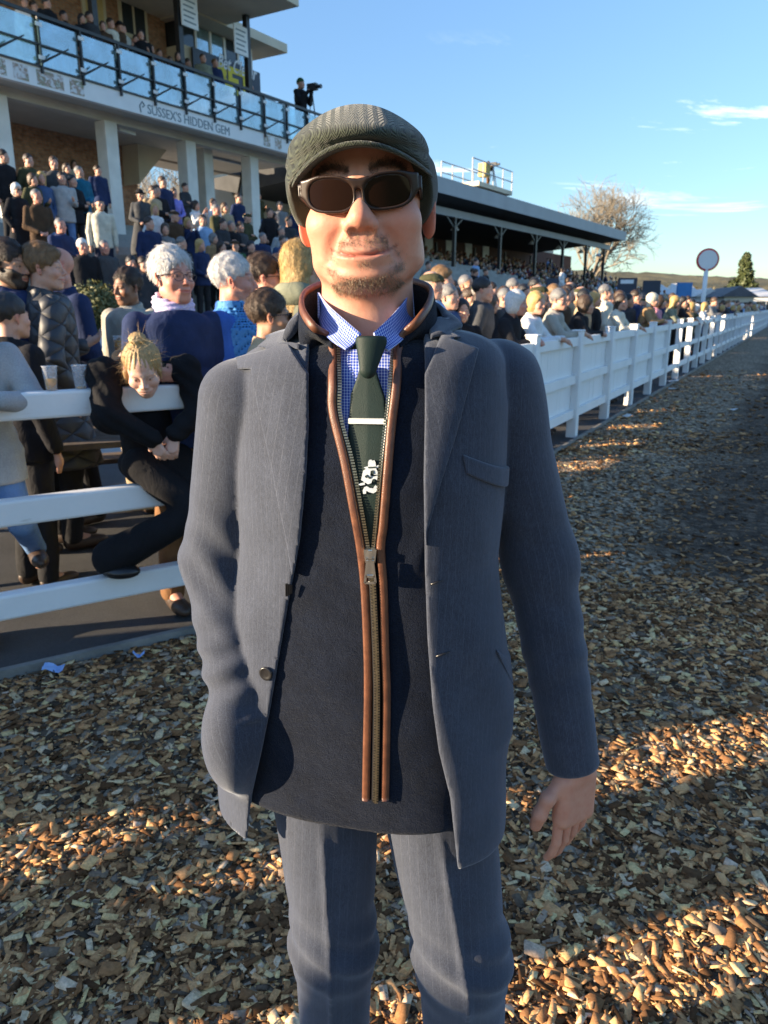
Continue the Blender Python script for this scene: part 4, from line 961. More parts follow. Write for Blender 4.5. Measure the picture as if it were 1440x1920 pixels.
# ---- white rail fence, left
fl_ = empty('rail_fence', (*LF0, 0), math.atan2(LFD[1], LFD[0])); tag(fl_, 'white three-rail fence at left with the girl leaning over its top rail', 'fence')
LEN0, LEN1 = -9.0, float((CORNER - LF0) @ LFD)
for z0, z1 in ((1.085, 1.20), (.632, .747), (.212, .327)):
    mb = MB(); mb.box(LEN0, LEN1, -.038, .038, z0, z1); mb.build('rail', M['white_paint'], fl_, bevel=.012)
for s in (-.75, -2.6, -4.4, -6.2, -8.0):
    mb = MB(); mb.box(s - .055, s + .055, .040, .15, -.05, 1.24); mb.build('post', M['white_paint'], fl_, bevel=.01)
# ---- white fence with board panels, right
fr_ = empty('board_fence', (*RF0, 0), math.atan2(RFD[1], RFD[0])); tag(fr_, 'long white post-and-rail fence running into the distance beside the track', 'fence')
SPC = 1.74; posts = [k * SPC for k in range(-3, 34)]
pm = MB(); pm.box(-.06, .06, -.09, .03, -.05, 1.265); pm.box(-.068, .068, -.098, .038, 1.265, 1.285); pme = pm.mesh('post'); s0 = -float((RF0 - CORNER) @ RFD)
rm = MB(); rm.box(.06, SPC - .06, -.052, -.006, 0, .10); rme = rm.mesh('rail'); km = MB(); km.box(0, .113, .000, .016, .24, 1.15); kme = km.mesh('plank')
for i, s in enumerate(posts):
    if s < s0: continue
    p = put('post', pme, M['white_paint'], fr_); p.location = (s, 0, 0)
    if i < 8: p.modifiers.new('bevel', 'BEVEL').width = .008
    for z in (1.10, .66, .25):
        r_ = put('rail', rme, M['white_paint'], fr_); r_.location = (s, 0, z)
    if i < 7:
        for k in range(14):
            q = put('plank', kme, M['white_paint'], fr_); q.location = (s + .062 + k * .1155, rnd.uniform(-.0015, .0015), 0)
mb = MB(); e_ = LF0 * 0 + CORNER; 
mb.box(s0 - .02, posts[[i for i, s in enumerate(posts) if s >= s0][0]] - .06, -.052, -.006, 1.10, 1.20); mb.build('rail', M['white_paint'], fr_)

# ---- grandstand with the balcony
g1 = S1.thing('grandstand'); tag(g1, 'brick grandstand with glass balcony, white fascia and pale columns at left', 'building')
def hx(px, py, y): return S1.hit(px, py, y)
zb = hx(0, 145, 0)[1]; zt = hx(0, 107, 0)[1]; zh = hx(0, 4, 0)[1]; UE = hx(612, 230, 0)[0]; UL = -2.2
def pbox(fr, par, name, mat, x0, x1, y0, y1, z0, z1, **k): mb = MB(); mb.box(x0, x1, y0, y1, z0, z1); return mb.build(name, mat, par, **k)
pbox(S1, g1, 'fascia', M['fascia'], UL, UE, -.06, .12, zb, zt)
pbox(S1, g1, 'balcony_floor', M['soffit'], UL + .02, UE - .02, .125, 6.5, zb + .10, zt - .02)
pbox(S1, g1, 'beam', M['soffit'], UL + .05, UE - .05, .95, 1.25, zb - .14, zb + .095)
for px in (6, 206, 352, 384, 469):
    yy = 1.05 if px != 384 else 1.9
    x_ = hx(px, 320, yy)[0]; pbox(S1, g1, 'column', M['column'], x_ - .22, x_ + .22, yy - .22, yy + .22, 3.3, zb - .02 + (.0 if yy > 1.3 else -.12), bevel=.02)
xw = hx(256, 330, 4.4)[0]; pbox(S1, g1, 'lower_wall', M['brick'], UL, xw, 4.4, 4.8, 3.6, zb + .10)
xu = hx(313, 100, 3.0)[0]; pbox(S1, g1, 'upper_wall', M['brick'], UL, xu, 3.0, 3.4, zt - .02, 12.2)
pbox(S1, g1, 'side_wall', M['brick'], UL - .02, UL + .3, 3.4, 6.4, 3.6, 12.0)
# windows in the upper wall
for px0, px1, pt, pb, lit in ((152, 201, 0, 62, True), (222, 278, 28, 84, False)):
    x0, z1 = hx(px0, pt, 2.97); x1, z0 = hx(px1, pb, 2.97); z1 = z0 + 1.25
    wd = pbox(S1, g1, 'window', M['cream'], x0, x1, 2.93, 3.0 - .003, z0, z1)
    pbox(S1, wd, 'pane', M['warm_window'] if lit else M['window_dark'], x0 + .12, (x0 + x1) / 2 - .05, 2.915, 2.928, z0 + .12, z1 - .12); pbox(S1, wd, 'pane', M['warm_window'] if lit else M['window_dark'], (x0 + x1) / 2 + .05, x1 - .12, 2.915, 2.928, z0 + .12, z1 - .12)
    pbox(S1, wd, 'sill', M['cream'], x0 - .1, x1 + .1, 2.86, 2.927, z1 + .003, z1 + .09)
x0 = hx(98, 20, 2.95)[0]; x1 = hx(115, 20, 2.95)[0]; pbox(S1, g1, 'door', plain('oxblood_door', (.12, .030, .025), .5), x0, x1, 2.93, 2.997, zt, zt + 2.3)
# canopy, black posts
zc = 10.85; xc_ = hx(466, 20, .3)[0]
pbox(S1, g1, 'canopy', M['cream'], UL - .5, xc_ + .25, -1.6, 5.5, zc, zc + .45)
for px, py in ((178, 60), (336, 60), (464, 100)):
    x_ = hx(px, py, .35)[0]; pbox(S1, g1, 'post', M['black_steel'], x_ - .085, x_ + .085, .27, .44, zt - .02, zc)
# commentary box
cb0 = hx(366, 120, 2.2)[0]; cb1 = hx(477, 150, 2.2)[0]
zs0 = zt - .02; zw0, zw1 = hx(366, 90, 2.2)[1], hx(366, 47, 2.2)[1]
pbox(S1, g1, 'commentary_box', M['cream'], xu, cb1, 2.25, 6.0, zs0, zw0)
pbox(S1, g1, 'box_roof', M['cream'], xu - .2, cb1 + 1.15, 1.5, 6.4, zw1 + .06, zw1 + .36)
pbox(S1, g1, 'box_core', M['window_dark'], xu + .05, cb1 - .05, 2.45, 5.9, zw0 + .004, zw1 + .055)
nw = 5
for k in range(nw + 1):
    x_ = xu + (cb1 - xu) * k / nw; pbox(S1, g1, 'mullion', M['white_paint'], x_ - .05, x_ + .05, 2.30, 2.40, zw0, zw1 + .05)
for k in range(nw):
    xa, xb = xu + (cb1 - xu) * k / nw + .05, xu + (cb1 - xu) * (k + 1) / nw - .05; pbox(S1, g1, 'pane', M['pane'] if k in (1, 2, 4) else M['window_dark'], xa, xb, 2.34, 2.355, zw0 + .02, zw1 + .03)
sg = pbox(S1, g1, 'sign_board', M['navy_board'], cb0 - .15, cb1 + .25, 2.13, 2.20, zs0, zw0 - .02)
def text(txt, size, mat, par, loc, name='lettering', bold=0.0, shear=0.0, sx=1.0, ext=.006):
    c = bpy.data.curves.new(name, 'FONT'); c.body = txt; c.size = size; c.extrude = ext; c.offset = bold; c.shear = shear; c.resolution_u = 3
    o = bpy.data.objects.new(name, c); COL.objects.link(o); bpy.context.view_layer.update(); me = bpy.data.meshes.new_from_object(o.evaluated_get(bpy.context.evaluated_depsgraph_get())); bpy.data.objects.remove(o)
    me.name = name; me.transform(Matrix.Rotation(R(90), 4, 'X')); me.transform(Matrix.Diagonal((sx, 1, 1, 1))); o = put(name, me, mat, par); o.location = loc; return o
x_, z_ = hx(404, 160, 2.12); text('BET', 1.15, M['yellow'], sg, (x_, 2.12, z_ - .05), bold=.05)
x_, z_ = hx(408, 124, 2.12); text('Bet Clever', .62, M['white_letter'], sg, (x_, 2.12, z_), shear=.35, sx=.75, bold=.012)
for px0, px1, p0, p1, yy in ((341, 369, 46, 12, .20), (440, 463, 98, 65, .20)):
    x0, z0 = hx(px0, p0, yy); x1, z1 = hx(px1, p1, yy); nb_ = pbox(S1, g1, 'notice_board', M['white_paint'], x0, x1, yy - .02, yy + .02, z0, z0 + .85)
    for k in range(5): pbox(S1, nb_, 'printed_line', M['grey_letter'], x0 + .08, x0 + (x1 - x0) * (.86 - .12 * (k % 2)), yy - .026, yy - .0205, z0 + .12 + .14 * k, z0 + .16 + .14 * k)
# fascia lettering and pictures
x0, z0 = hx(277, 212, -.07); x1 = hx(430, 246, -.07)[0]
t1 = text("SUSSEX'S HIDDEN GEM", .36, M['grey_letter'], g1, (x0, -.064, zb + .07)); bb = [v.co.x for v in t1.data.vertices]; t1.scale = ((x1 - x0) / (max(bb) - min(bb)), 1, 1)
mk = MB(); x_ = hx(262, 196, -.07)[0]; mk.tube([(x_ + .03, -.066, zb + .05), (x_, -.066, zb + .22), (x_ + .10, -.066, zb + .34), (x_ + .18, -.066, zb + .26), (x_ + .10, -.066, zb + .20)], .02, 6); mk.build('horse_emblem', M['grey_letter'], g1)
for px0, px1 in ((0, 12), (26, 54), (70, 120), (132, 158), (495, 507), (516, 528)):
    x0 = hx(px0, 130 + px0 * .27, -.07)[0]; x1 = hx(px1, 130 + px1 * .27, -.07)[0]; pbox(S1, g1, 'printed_picture', M['print'], x0, x1, -.068, -.062, zb + .06, zt - .05)
# balustrade: posts, rails, braces, panes
ux0 = hx(67, 60, 0)[0]; ux1 = hx(573, 230, 0)[0]; du_ = (ux1 - ux0) / 9
pbox(S1, g1, 'handrail', M['black_steel'], UL, UE, -.11, -.04, zh - .05, zh + .03); zl = zt + (zh - zt) * .44; pbox(S1, g1, 'lower_rail', M['black_steel'], UL, UE, -.10, -.06, zl - .02, zl + .02); pbox(S1, g1, 'sole_rail', M['black_steel'], UL, UE, -.10, -.05, zt + .003, zt + .05)
for k in range(-2, 11):
    x_ = ux0 + du_ * k
    if x_ > UE + .1: continue
    pbox(S1, g1, 'baluster', M['black_steel'], x_ - .026, x_ + .026, -.13, -.055, zt - .12, zh - .05)
    mb = MB(); mb.bar((x_, -.10, zt + .10), (x_ + du_ * .48, -.42, zl - .02), .028, .028); mb.bar((x_ + du_ * .48, -.42, zl - .02), (x_ - .15, -.10, zt + .05), .03, .03); mb.build('brace', M['black_steel'], g1)
    if k < 10 and x_ + du_ < UE + .3:
        pbox(S1, g1, 'pane', M['pane'], x_ + .05, x_ + du_ - .05, -.035, -.02, zt + .06, zh - .10)
        for zz_ in (zt + .18, zh - .28): pbox(S1, g1, 'clip', M['white_paint'], x_ - .09, x_ + .09, -.145, -.132, zz_, zz_ + .09)
# stair soffit, hanging screen, rear low wall, loudspeaker under the balcony
pg = [hx(257, 258, 3.6), hx(352, 262, 3.6), hx(345, 277, 3.6), hx(312, 282, 3.6), hx(262, 345, 3.6)]
mb = MB(); n_ = len(pg); mb.add([(a, 3.6, b) for a, b in pg] + [(a, 5.5, b) for a, b in pg], [tuple(range(n_ - 1, -1, -1)), tuple(range(n_, 2 * n_))] + [(i, (i + 1) % n_, (i + 1) % n_ + n_, i + n_) for i in range(n_)]); mb.build('stair_soffit', M['cream'], g1)
x0, z0 = hx(388, 290, 3.0); x1 = hx(462, 295, 3.0)[0]; pbox(S1, g1, 'hanging_screen', plain('screen_face', (.20, .27, .38), .4, .5, 2), x0, x1, 2.9, 3.0, z0 - .1, zb + .08)
pbox(S1, g1, 'dark_lintel', M['black_steel'], hx(300, 290, 5.0)[0], hx(460, 300, 5.0)[0], 5.0, 5.3, hx(400, 303, 5.0)[1], zb + .09)
pbox(S1, g1, 'rear_wall', M['soffit'], hx(395, 380, 6.0)[0], hx(620, 380, 6.0)[0], 6.0, 6.2, 3.6, hx(500, 372, 6.0)[1])
mb = MB(); a, b = hx(462, 290, 2.2), hx(448, 370, 2.2); mb.bar((a[0], 2.2, a[1]), (b[0], 2.2, b[1]), .12, .12); mb.build('raking_strut', M['black_steel'], g1)
mb = MB(); x_, z_ = hx(226, 233, 1.6); mb.hexa([(x_ - .3, 1.3, z_ - .25), (x_ + .3, 1.3, z_ - .30), (x_ + .25, 1.7, z_ - .22), (x_ - .25, 1.7, z_ - .2), (x_ - .3, 1.35, z_ + .2), (x_ + .3, 1.35, z_ + .2), (x_ + .25, 1.7, z_ + .2), (x_ - .25, 1.7, z_ + .2)]); mb.build('loudspeaker', M['fascia'], g1)
# equipment boxes on the balcony end
for px0, px1, p0 in ((487, 512, 168), (524, 538, 172)): pbox(S1, g1, 'equipment_case', M['grey_roof'], hx(px0, p0, .8)[0], hx(px1, p0, .8)[0], .7, 1.5, zt, zh + .28)

# ---- long covered stand further along
g2 = S2.thing('covered_stand'); tag(g2, 'long open-fronted stand with pale roof edge on thin black posts', 'building')
def h2(px, py, y): return S2.hit(px, py, y)
uA, zr = h2(760, 322, 0); zr = h2(812, 333, 0)[1]; uB = h2(1168, 434, 0)[0]; uA = -7.5
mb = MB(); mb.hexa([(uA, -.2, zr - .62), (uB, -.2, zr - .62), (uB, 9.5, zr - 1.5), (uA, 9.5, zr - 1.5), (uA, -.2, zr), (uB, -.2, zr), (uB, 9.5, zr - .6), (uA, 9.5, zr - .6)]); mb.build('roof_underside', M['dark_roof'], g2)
mb = MB(); mb.hexa([(uA - .1, -.28, zr - .66), (uB + .1, -.28, zr - .66), (uB + .1, -.21, zr - .66), (uA - .1, -.21, zr - .66), (uA - .1, -.28, zr + .06), (uB + .1, -.28, zr + .06), (uB + .1, -.21, zr + .06), (uA - .1, -.21, zr + .06)]); mb.build('roof_fascia', M['grey_roof'], g2)
pbox(S2, g2, 'front_beam', M['grey_roof'], uA, uB - .3, .9, 1.1, zr - 1.35, zr - .98)
for px in (851, 937, 1004, 1056, 1100, 1134):
    x_ = h2(px, 450, 1.0)[0]; p_ = pbox(S2, g2, 'post', M['black_steel'], x_ - .09, x_ + .09, .9, 1.08, .2, zr - 1.36); mb = MB(); mb.bar((x_, 1, zr - 1.9), (x_ + .9, 1, zr - 1.36), .08, .08); mb.bar((x_, 1, zr - 1.9), (x_ - .9, 1, zr - 1.36), .08, .08); mb.build('bracket', M['black_steel'], p_)
    pbox(S2, g2, 'rear_post', M['black_steel'], x_ + 1.2, x_ + 1.34, 6.0, 6.14, 2.0, zr - 1.9)
    lp = MB(); lp.lathe([(.02, .25), (.10, .22), (.26, .02), (.26, 0), (.02, .03)], (x_ + 2.4, 2.2, zr - 1.75), 12); lp.build('lamp', M['fascia'], g2)
zq0, zq1 = h2(870, 448, 8.0)[1], h2(870, 398, 8.0)[1]
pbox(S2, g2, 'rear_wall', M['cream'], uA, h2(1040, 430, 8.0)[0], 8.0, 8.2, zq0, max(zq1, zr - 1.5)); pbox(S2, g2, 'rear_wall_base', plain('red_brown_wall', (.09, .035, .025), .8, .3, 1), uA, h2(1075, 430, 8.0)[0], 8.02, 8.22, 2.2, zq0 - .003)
for k in range(9):
    x_ = -2.0 + k * 3.1; pbox(S2, g2, 'window', M['white_paint'], x_, x_ + 1.1, 7.94, 8.0, zq0 - 1.35, zq0 - .25)
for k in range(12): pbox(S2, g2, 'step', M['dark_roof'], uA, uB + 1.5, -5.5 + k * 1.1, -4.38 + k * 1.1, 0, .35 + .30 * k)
# the raking end terrace
eu = [(uB + 1.5, 4.3), (uB + 17, .6)]; mb = MB(); mb.hexa([(eu[0][0], -4, 0), (eu[1][0], -4, 0), (eu[1][0], 8, 0), (eu[0][0], 8, 0), (eu[0][0], -4, 1.0), (eu[1][0], -4, .5), (eu[1][0], 8, .7), (eu[0][0], 8, 4.6)]); mb.build('end_terrace', M['dark_roof'], g2)
# camera platform on the roof
pf = S2.thing('camera_platform'); tag(pf, 'railed camera platform standing on the roof of the covered stand', 'platform')
px0 = h2(858, 345, 3.0)[0]; px1 = h2(934, 352, 3.0)[0]; zp = h2(880, 345, 3.0)[1]
pbox(S2, pf, 'deck', M['cream'], px0 + .8, px1, 2.0, 4.2, zp - .25, zp); pbox(S2, pf, 'support', M['grey_roof'], px0 + 1.0, px1 - .6, 2.3, 3.9, zr - .75, zp - .253)
for yy in (2.05, 4.1):
    for k in range(5): x_ = px0 + (px1 - px0) * k / 4; pbox(S2, pf, 'rail_post', M['grey_roof'], x_ - .03, x_ + .03, yy - .03, yy + .03, zp - .2, zp + 1.15)
    for zz_ in (.55, 1.15): pbox(S2, pf, 'guard_rail', M['grey_roof'], px0, px1, yy - .025, yy + .025, zp + zz_ - .025, zp + zz_ + .025)
pbox(S2, pf, 'yellow_case', plain('yellow_case', (.45, .34, .10), .6), h2(892, 325, 3)[0] - .3, h2(892, 325, 3)[0] + .35, 2.2, 2.7, zp + .45, zp + 1.2)
# dark boards standing in the crowd by the end terrace
def board(px0, px1, p0, p1, D, mat, label, name, white=False):
    a, b, c = at(px0, p1, D), at(px1, p1, D), at(px0, p0, D); o = empty(name, (float(a[0] + b[0]) / 2, D, 0)); w = float(b[0] - a[0]); mb = MB(); mb.box(-w / 2, w / 2, -.06, .06, float(a[2]), float(c[2])); mb.build('panel', mat, o)
    for sx_ in (-w / 2 + .05, w / 2 - .12): pbox(None, o, 'leg', M['black_steel'], sx_, sx_ + .07, -.04, .04, 0, float(a[2]))
    if white: pbox(None, o, 'header', M['white_letter'], -w * .42, w * .3, -.075, -.061, float(c[2]) - .35 * (float(c[2]) - float(a[2])), float(c[2]) - .12 * (float(c[2]) - float(a[2])))
    tag(o, label, 'board'); return o
board(1158, 1192, 521, 552, 33, M['navy_board'], 'dark board with white header above the crowd by the end terrace', 'betting_board', True); board(1204, 1236, 526, 556, 36, M['navy_board'], 'plain dark board standing just right of the white-headed board', 'betting_board'); board(1024, 1046, 522, 548, 26, M['navy_board'], 'small dark screen board beneath the covered stand', 'betting_board')
board(1267, 1294, 530, 566, 30, M['blue_board'], 'tilted bright blue board above the far crowd left of disc', 'blue_board')
# round disc on a pole
dc = at(1327, 487, 36.0); ds = empty('disc_sign', (float(dc[0]), 36.0, 0), R(-8)); tag(ds, 'round white disc with red rim on a white pole', 'sign')
mb = MB(); mb.tube([(0, .05, 0), (0, .05, float(dc[2]) - .2)], .10, 10); mb.build('pole', M['white_paint'], ds, True)
for nm, r0_, y0_, mt in (('rim', .50, 0, plain('red_rim', (.60, .05, .05), .5)), ('face', .415, -.035, M['fascia'])):
    mb = MB(); mb.lathe([(r0_, -.03), (r0_, .03)], n=32); me = mb.mesh(nm); me.transform(Matrix.Rotation(R(90), 4, 'X')); o = put(nm, me, mt, ds); o.location = (0, y0_, float(dc[2]))
# ---- far country
hx_ = np.linspace(-260, 620, 130); hy_ = np.linspace(190, 900, 40); HX, HY = np.meshgrid(hx_, hy_, indexing='ij'); hp = np.stack([HX.ravel(), HY.ravel(), 0 * HX.ravel()], 1).astype(np.float32)
hz_ = np.clip((hp[:, 1] - 190) / 420, 0, 1) * (17 + 7 * wob(hp, .011, 3)) + 1.6 * np.abs(wob(hp, .10, 4)) * np.clip((hp[:, 1] - 230) / 60, 0, 1) + 1.2 * np.abs(wob(hp, .35, 9)); hp[:, 2] = hz_ - .3
ii = (np.arange(129)[:, None] * 40 + np.arange(39)[None]).ravel(); hme = mesh_from('hill', hp, np.stack([ii, ii + 40, ii + 41, ii + 1], 1), True)
m, t, b = newmat('far_fields'); n = noise(t, coords(t), .02, 8, .7); t.links.new(ramp(t, n.outputs[0], [(.35, (.035, .042, .016)), (.5, (.12, .095, .040)), (.65, (.20, .165, .070))]).outputs[0], b.inputs['Base Color']); b.inputs['Roughness'].default_value = 1; bump(t, b, noise(t, coords(t), .25, 6).outputs[0], .8, 2.0)
tag(put('hill', hme, m), kind='structure')
def house(px0, px1, pt, pe, D, dep, label, wall, roof, name='marquee', ridge='x'):
    a, b = at(px0, pe, D), at(px1, pe, D); top = at((px0 + px1) / 2, pt, D)[2]; o = empty(name, (float(a[0] + b[0]) / 2, D, 0), R(rnd.uniform(-14, -4))); w = float(b[0] - a[0]) / 2; ze = float(a[2])
    pbox(None, o, 'wall', wall, -w, w, 0, dep, 0, ze); mb = MB(); e = .3
    if ridge == 'x': mb.add([(-w - e, -e, ze), (w + e, -e, ze), (w + e, dep + e, ze), (-w - e, dep + e, ze), (-w * .7, dep / 2, top), (w * .7, dep / 2, top)], [(0, 1, 5, 4), (2, 3, 4, 5), (0, 4, 3), (1, 2, 5), (0, 3, 2, 1)])
    else: mb.add([(-w - e, -e, ze), (w + e, -e, ze), (w + e, dep + e, ze), (-w - e, dep + e, ze), (0, -e, top), (0, dep + e, top)], [(0, 1, 4), (2, 3, 5), (1, 2, 5, 4), (0, 4, 5, 3), (0, 3, 2, 1)])
    mb.build('roof', roof, o)
    for k in (-.5, .35): pbox(None, o, 'window', M['window_dark'], w * k, w * k + .9, -.03, 0 - .003, ze * .45, ze * .8)
    tag(o, label, 'building'); return o
mw = plain('marquee_canvas', (.66, .64, .60), .7, .06)
house(1236, 1262, 531, 552, 70, 7, 'leftmost small white marquee roof under the hill', mw, mw); house(1262, 1308, 529, 552, 78, 8, 'wide white marquee roof behind the blue board', mw, mw); house(1308, 1352, 540, 556, 74, 8, 'low white marquee just right of the disc pole', mw, mw, ridge='y')
house(1360, 1412, 536, 556, 66, 9, 'pale house with grey gabled roof below the conifer', M['cream'], plain('slate', (.10, .10, .11), .7, .2, 2), 'house', 'y'); house(1410, 1452, 538, 556, 84, 9, 'long white roofed shed at the right edge', mw, mw, 'shed')

# ---- trees
def bare_tree(name, base, H, spread, label, seed, depth=6, mat='bark', r0=.2, trunk=.28):
    rr = random.Random(seed); tr_ = MB(); br = MB(); o = empty(name, base)
    def grow(p, d, L, r, lev):
        q = p + d * L; mid = p.lerp(q, .5) + Vector((rr.uniform(-1, 1), rr.uniform(-1, 1), rr.uniform(-.3, .6))) * L * .06
        (tr_ if lev == 0 else br).tube([p, mid, q], [r, r * .85, r * .70], 5 if lev < 2 else 3, False)
        if lev >= depth: return
        n = rr.choice((3, 4)) if lev else 6
        for k in range(n):
            a = rr.uniform(0, 6.28); t_ = rr.uniform(.24, .62) * (1 + .1 * lev) * spread; e = d.orthogonal().normalized(); e.rotate(Matrix.Rotation(a, 3, d)); nd = (d * math.cos(t_) + e * math.sin(t_) + Vector((0, 0, .10))).normalized()
            s = p.lerp(q, rr.uniform(.55, 1.0)) if lev else q
            grow(s, nd, L * rr.uniform(.62, .86) if lev else H * .27 * rr.uniform(.8, 1.2), r * (.62 if lev else .5), lev + 1)
    grow(Vector((0, 0, 0)), Vector((rr.uniform(-.05, .05), 0, 1)), H * trunk, r0, 0)
    tr_.build('trunk', M[mat], o); br.build('branches', M[mat], o); tag(o, label, 'tree'); return o
tb_ = at(1112, 452, 82.0); bare_tree('bare_tree', (float(tb_[0]), 82, 0), 13.2, 1.12, 'large bare round-crowned tree beyond the end of the covered stand', 5, 6, r0=.34)
for k, (px, D, H, sd2, lb) in enumerate(((305, 52, 11.5, 11, 'leftmost bare tree seen through the gap under the balcony'), (405, 56, 12.5, 12, 'bare tree seen between the two middle columns'), (436, 47, 10.5, 15, 'bare tree seen just left of the raking strut'), (510, 60, 10.5, 13, 'bare tree seen behind the last column of the balcony'), (545, 75, 11.0, 14, 'faint bare tree just left of the flat cap'))):
    p = at(px, 400, D); bare_tree('bare_tree', (float(p[0]), D, 0), H, 1.1, lb, sd2, 5, 'twig', r0=.22)
def leaf_cloud(centers, n, size, rs_, squash=1.0):
    V = []; F = []
    c = np.array(centers)[rs_.randint(0, len(centers), n)]; d = rs_.normal(size=(n, 3)); d /= np.linalg.norm(d, axis=1, keepdims=True); pos = c[:, :3] + d * (c[:, 3:4] * (.55 + .5 * rs_.rand(n, 1))) * np.array([1, 1, squash])
    a = rs_.normal(size=(n, 3)); a /= np.linalg.norm(a, axis=1, keepdims=True); b = np.cross(a, d + .1); b /= np.linalg.norm(b, axis=1, keepdims=True); s = size * (.6 + .8 * rs_.rand(n, 1))
    V = np.stack([pos - a * s, pos + b * s * .5, pos + a * s, pos - b * s * .5], 1).reshape(-1, 3); return V, np.arange(n * 4).reshape(-1, 4)
rs2 = np.random.RandomState(9)
p = at(1392, 550, 95); Hc = float(at(1392, 478, 95)[2]); cf_ = empty('conifer_tree', (float(p[0]), 95, 0)); tag(cf_, 'dark pointed conifer at the right beside the house', 'tree')
cen = [(rs2.normal() * .35 * (1.05 - z) * 2.6, rs2.normal() * .35 * (1.05 - z) * 2.6, z * Hc, .35 + .9 * (1.02 - z)) for z in np.linspace(.12, .99, 70)]
V, F = leaf_cloud(cen, 9000, .22, rs2); put('crown', mesh_from('crown', V, F), M['conifer'], cf_); mb = MB(); mb.tube([(0, 0, 0), (0, 0, Hc * .9)], [.25, .05], 8); mb.build('trunk', M['bark'], cf_)
# hedge line in front of the hill
V, F = leaf_cloud([(x, 128 + 4 * math.sin(x * .3), 1.2 + 1.2 * rs2.rand(), 2.2 + 1.5 * rs2.rand()) for x in np.linspace(20, 120, 90)], 16000, .38, rs2, .8); tag(put('hedgerow', mesh_from('hedgerow', V, F), make_leaf('winter_hedge', (.07, .055, .022), (.19, .15, .06))), kind='stuff')
# ---- planter, bollard, picnic table, cups on the rail
p = at(188, 668, 12.4); pz0 = floor_z(p[0], 12.4); ps = empty('planter', (float(p[0]), 12.4, pz0)); tag(ps, 'rounded evergreen bush in a pale bowl planter before the terrace', 'planter')
zr_ = float(at(188, 628, 12.4)[2]) - pz0
mb = MB(); mb.lathe([(.10, 0), (.20, .02), (.30, zr_ * .5), (.34, zr_), (.30, zr_), (.28, zr_ - .05), (.02, zr_ - .06)], n=28); mb.build('bowl', plain('pale_glazed_pot', (.46, .53, .60), .4, .06), ps, True)
zc_ = float(at(188, 575, 12.4)[2]) - pz0
V, F = leaf_cloud([(rs2.normal() * .16, rs2.normal() * .16, zc_ + rs2.normal() * .10, .26) for _ in range(26)], 5200, .035, rs2, .8); put('foliage', mesh_from('foliage', V, F), M['leaf_gold'], ps)
V, F = leaf_cloud([(rs2.normal() * .07, rs2.normal() * .07, zc_ - .36 + rs2.normal() * .08, .20) for _ in range(12)], 1800, .03, rs2); put('lower_foliage', mesh_from('lower_foliage', V, F), M['leaf'], ps); mb = MB(); mb.tube([(0, 0, zr_ - .1), (0, 0, zc_)], .03, 8); mb.build('stem', M['bark'], ps)
p = at(165, 662, 11.6); bz = floor_z(p[0], 11.6); bo = empty('bollard', (float(p[0]), 11.6, bz)); tag(bo, 'dark bollard with flared base in front of the planter', 'bollard'); ht = float(at(165, 588, 11.6)[2]) - bz
mb = MB(); mb.lathe([(.18, 0), (.17, .03), (.075, .16), (.06, .22), (.06, ht - .06)], n=16); mb.build('shaft', M['navy_board'], bo, True); mb = MB(); mb.lathe([(.075, ht - .058), (.09, ht - .02), (.05, ht), (.01, ht + .02)], n=16); mb.build('cap', M['black_steel'], bo, True)
pt_ = empty('picnic_table', (-2.05, 4.75, .01), R(24)); tag(pt_, 'dark timber picnic table behind the white rail fence at left', 'table')
for k in range(5): pbox(None, pt_, 'table_plank', M['timber'], -.9, .9, -.36 + k * .146, -.36 + k * .146 + .138, .70, .738, bevel=.004)
for s_ in (-1, 1):
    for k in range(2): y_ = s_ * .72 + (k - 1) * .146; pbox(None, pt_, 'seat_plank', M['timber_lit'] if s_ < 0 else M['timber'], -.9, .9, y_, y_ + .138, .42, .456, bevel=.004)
    for x_ in (-.62, .62): mb = MB(); mb.bar((x_, s_ * .18, .70), (x_, s_ * .62, 0.0), .045, .09, (1, 0, 0)); mb.build('leg', M['timber'], pt_)
for x_ in (-.575, .665): mb = MB(); mb.bar((x_, -.82, .39), (x_, .82, .39), .04, .09); mb.build('cross_bar', M['timber'], pt_)
def cup(base, h=.105, r=.031, fill=.45, label='', name='plastic_cup'):
    o = empty(name, tuple(map(float, base))); mb = MB(); mb.lathe([(r * .72, 0), (r, h), (r * 1.06, h), (r * 1.06, h - .004), (r * .97, h - .005), (r * .70, .003)], n=20); mb.build('wall', M['cup'], o, True)
    if fill: f_ = .004 + h * fill; mb = MB(); mb.lathe([(r * .66, .004), (r * (.66 + .26 * fill), f_)], n=20); mb.build('beer', M['beer'], o, True)
    tag(o, label, 'cup'); return o
def rail_pt(px): d = ray(px, 730); s = ((LF0[1] * d[0] / d[1]) - LF0[0]) / (LFD[0] - LFD[1] * d[0] / d[1]); return LF0 + LFD * s
for px, fl2, lb in ((97, .45, 'plastic cup half full of beer on the white top rail'), (152, .06, 'nearly empty plastic cup on the white top rail')): q = rail_pt(px); cup((q[0], q[1], 1.2005), fill=fl2, label=lb)
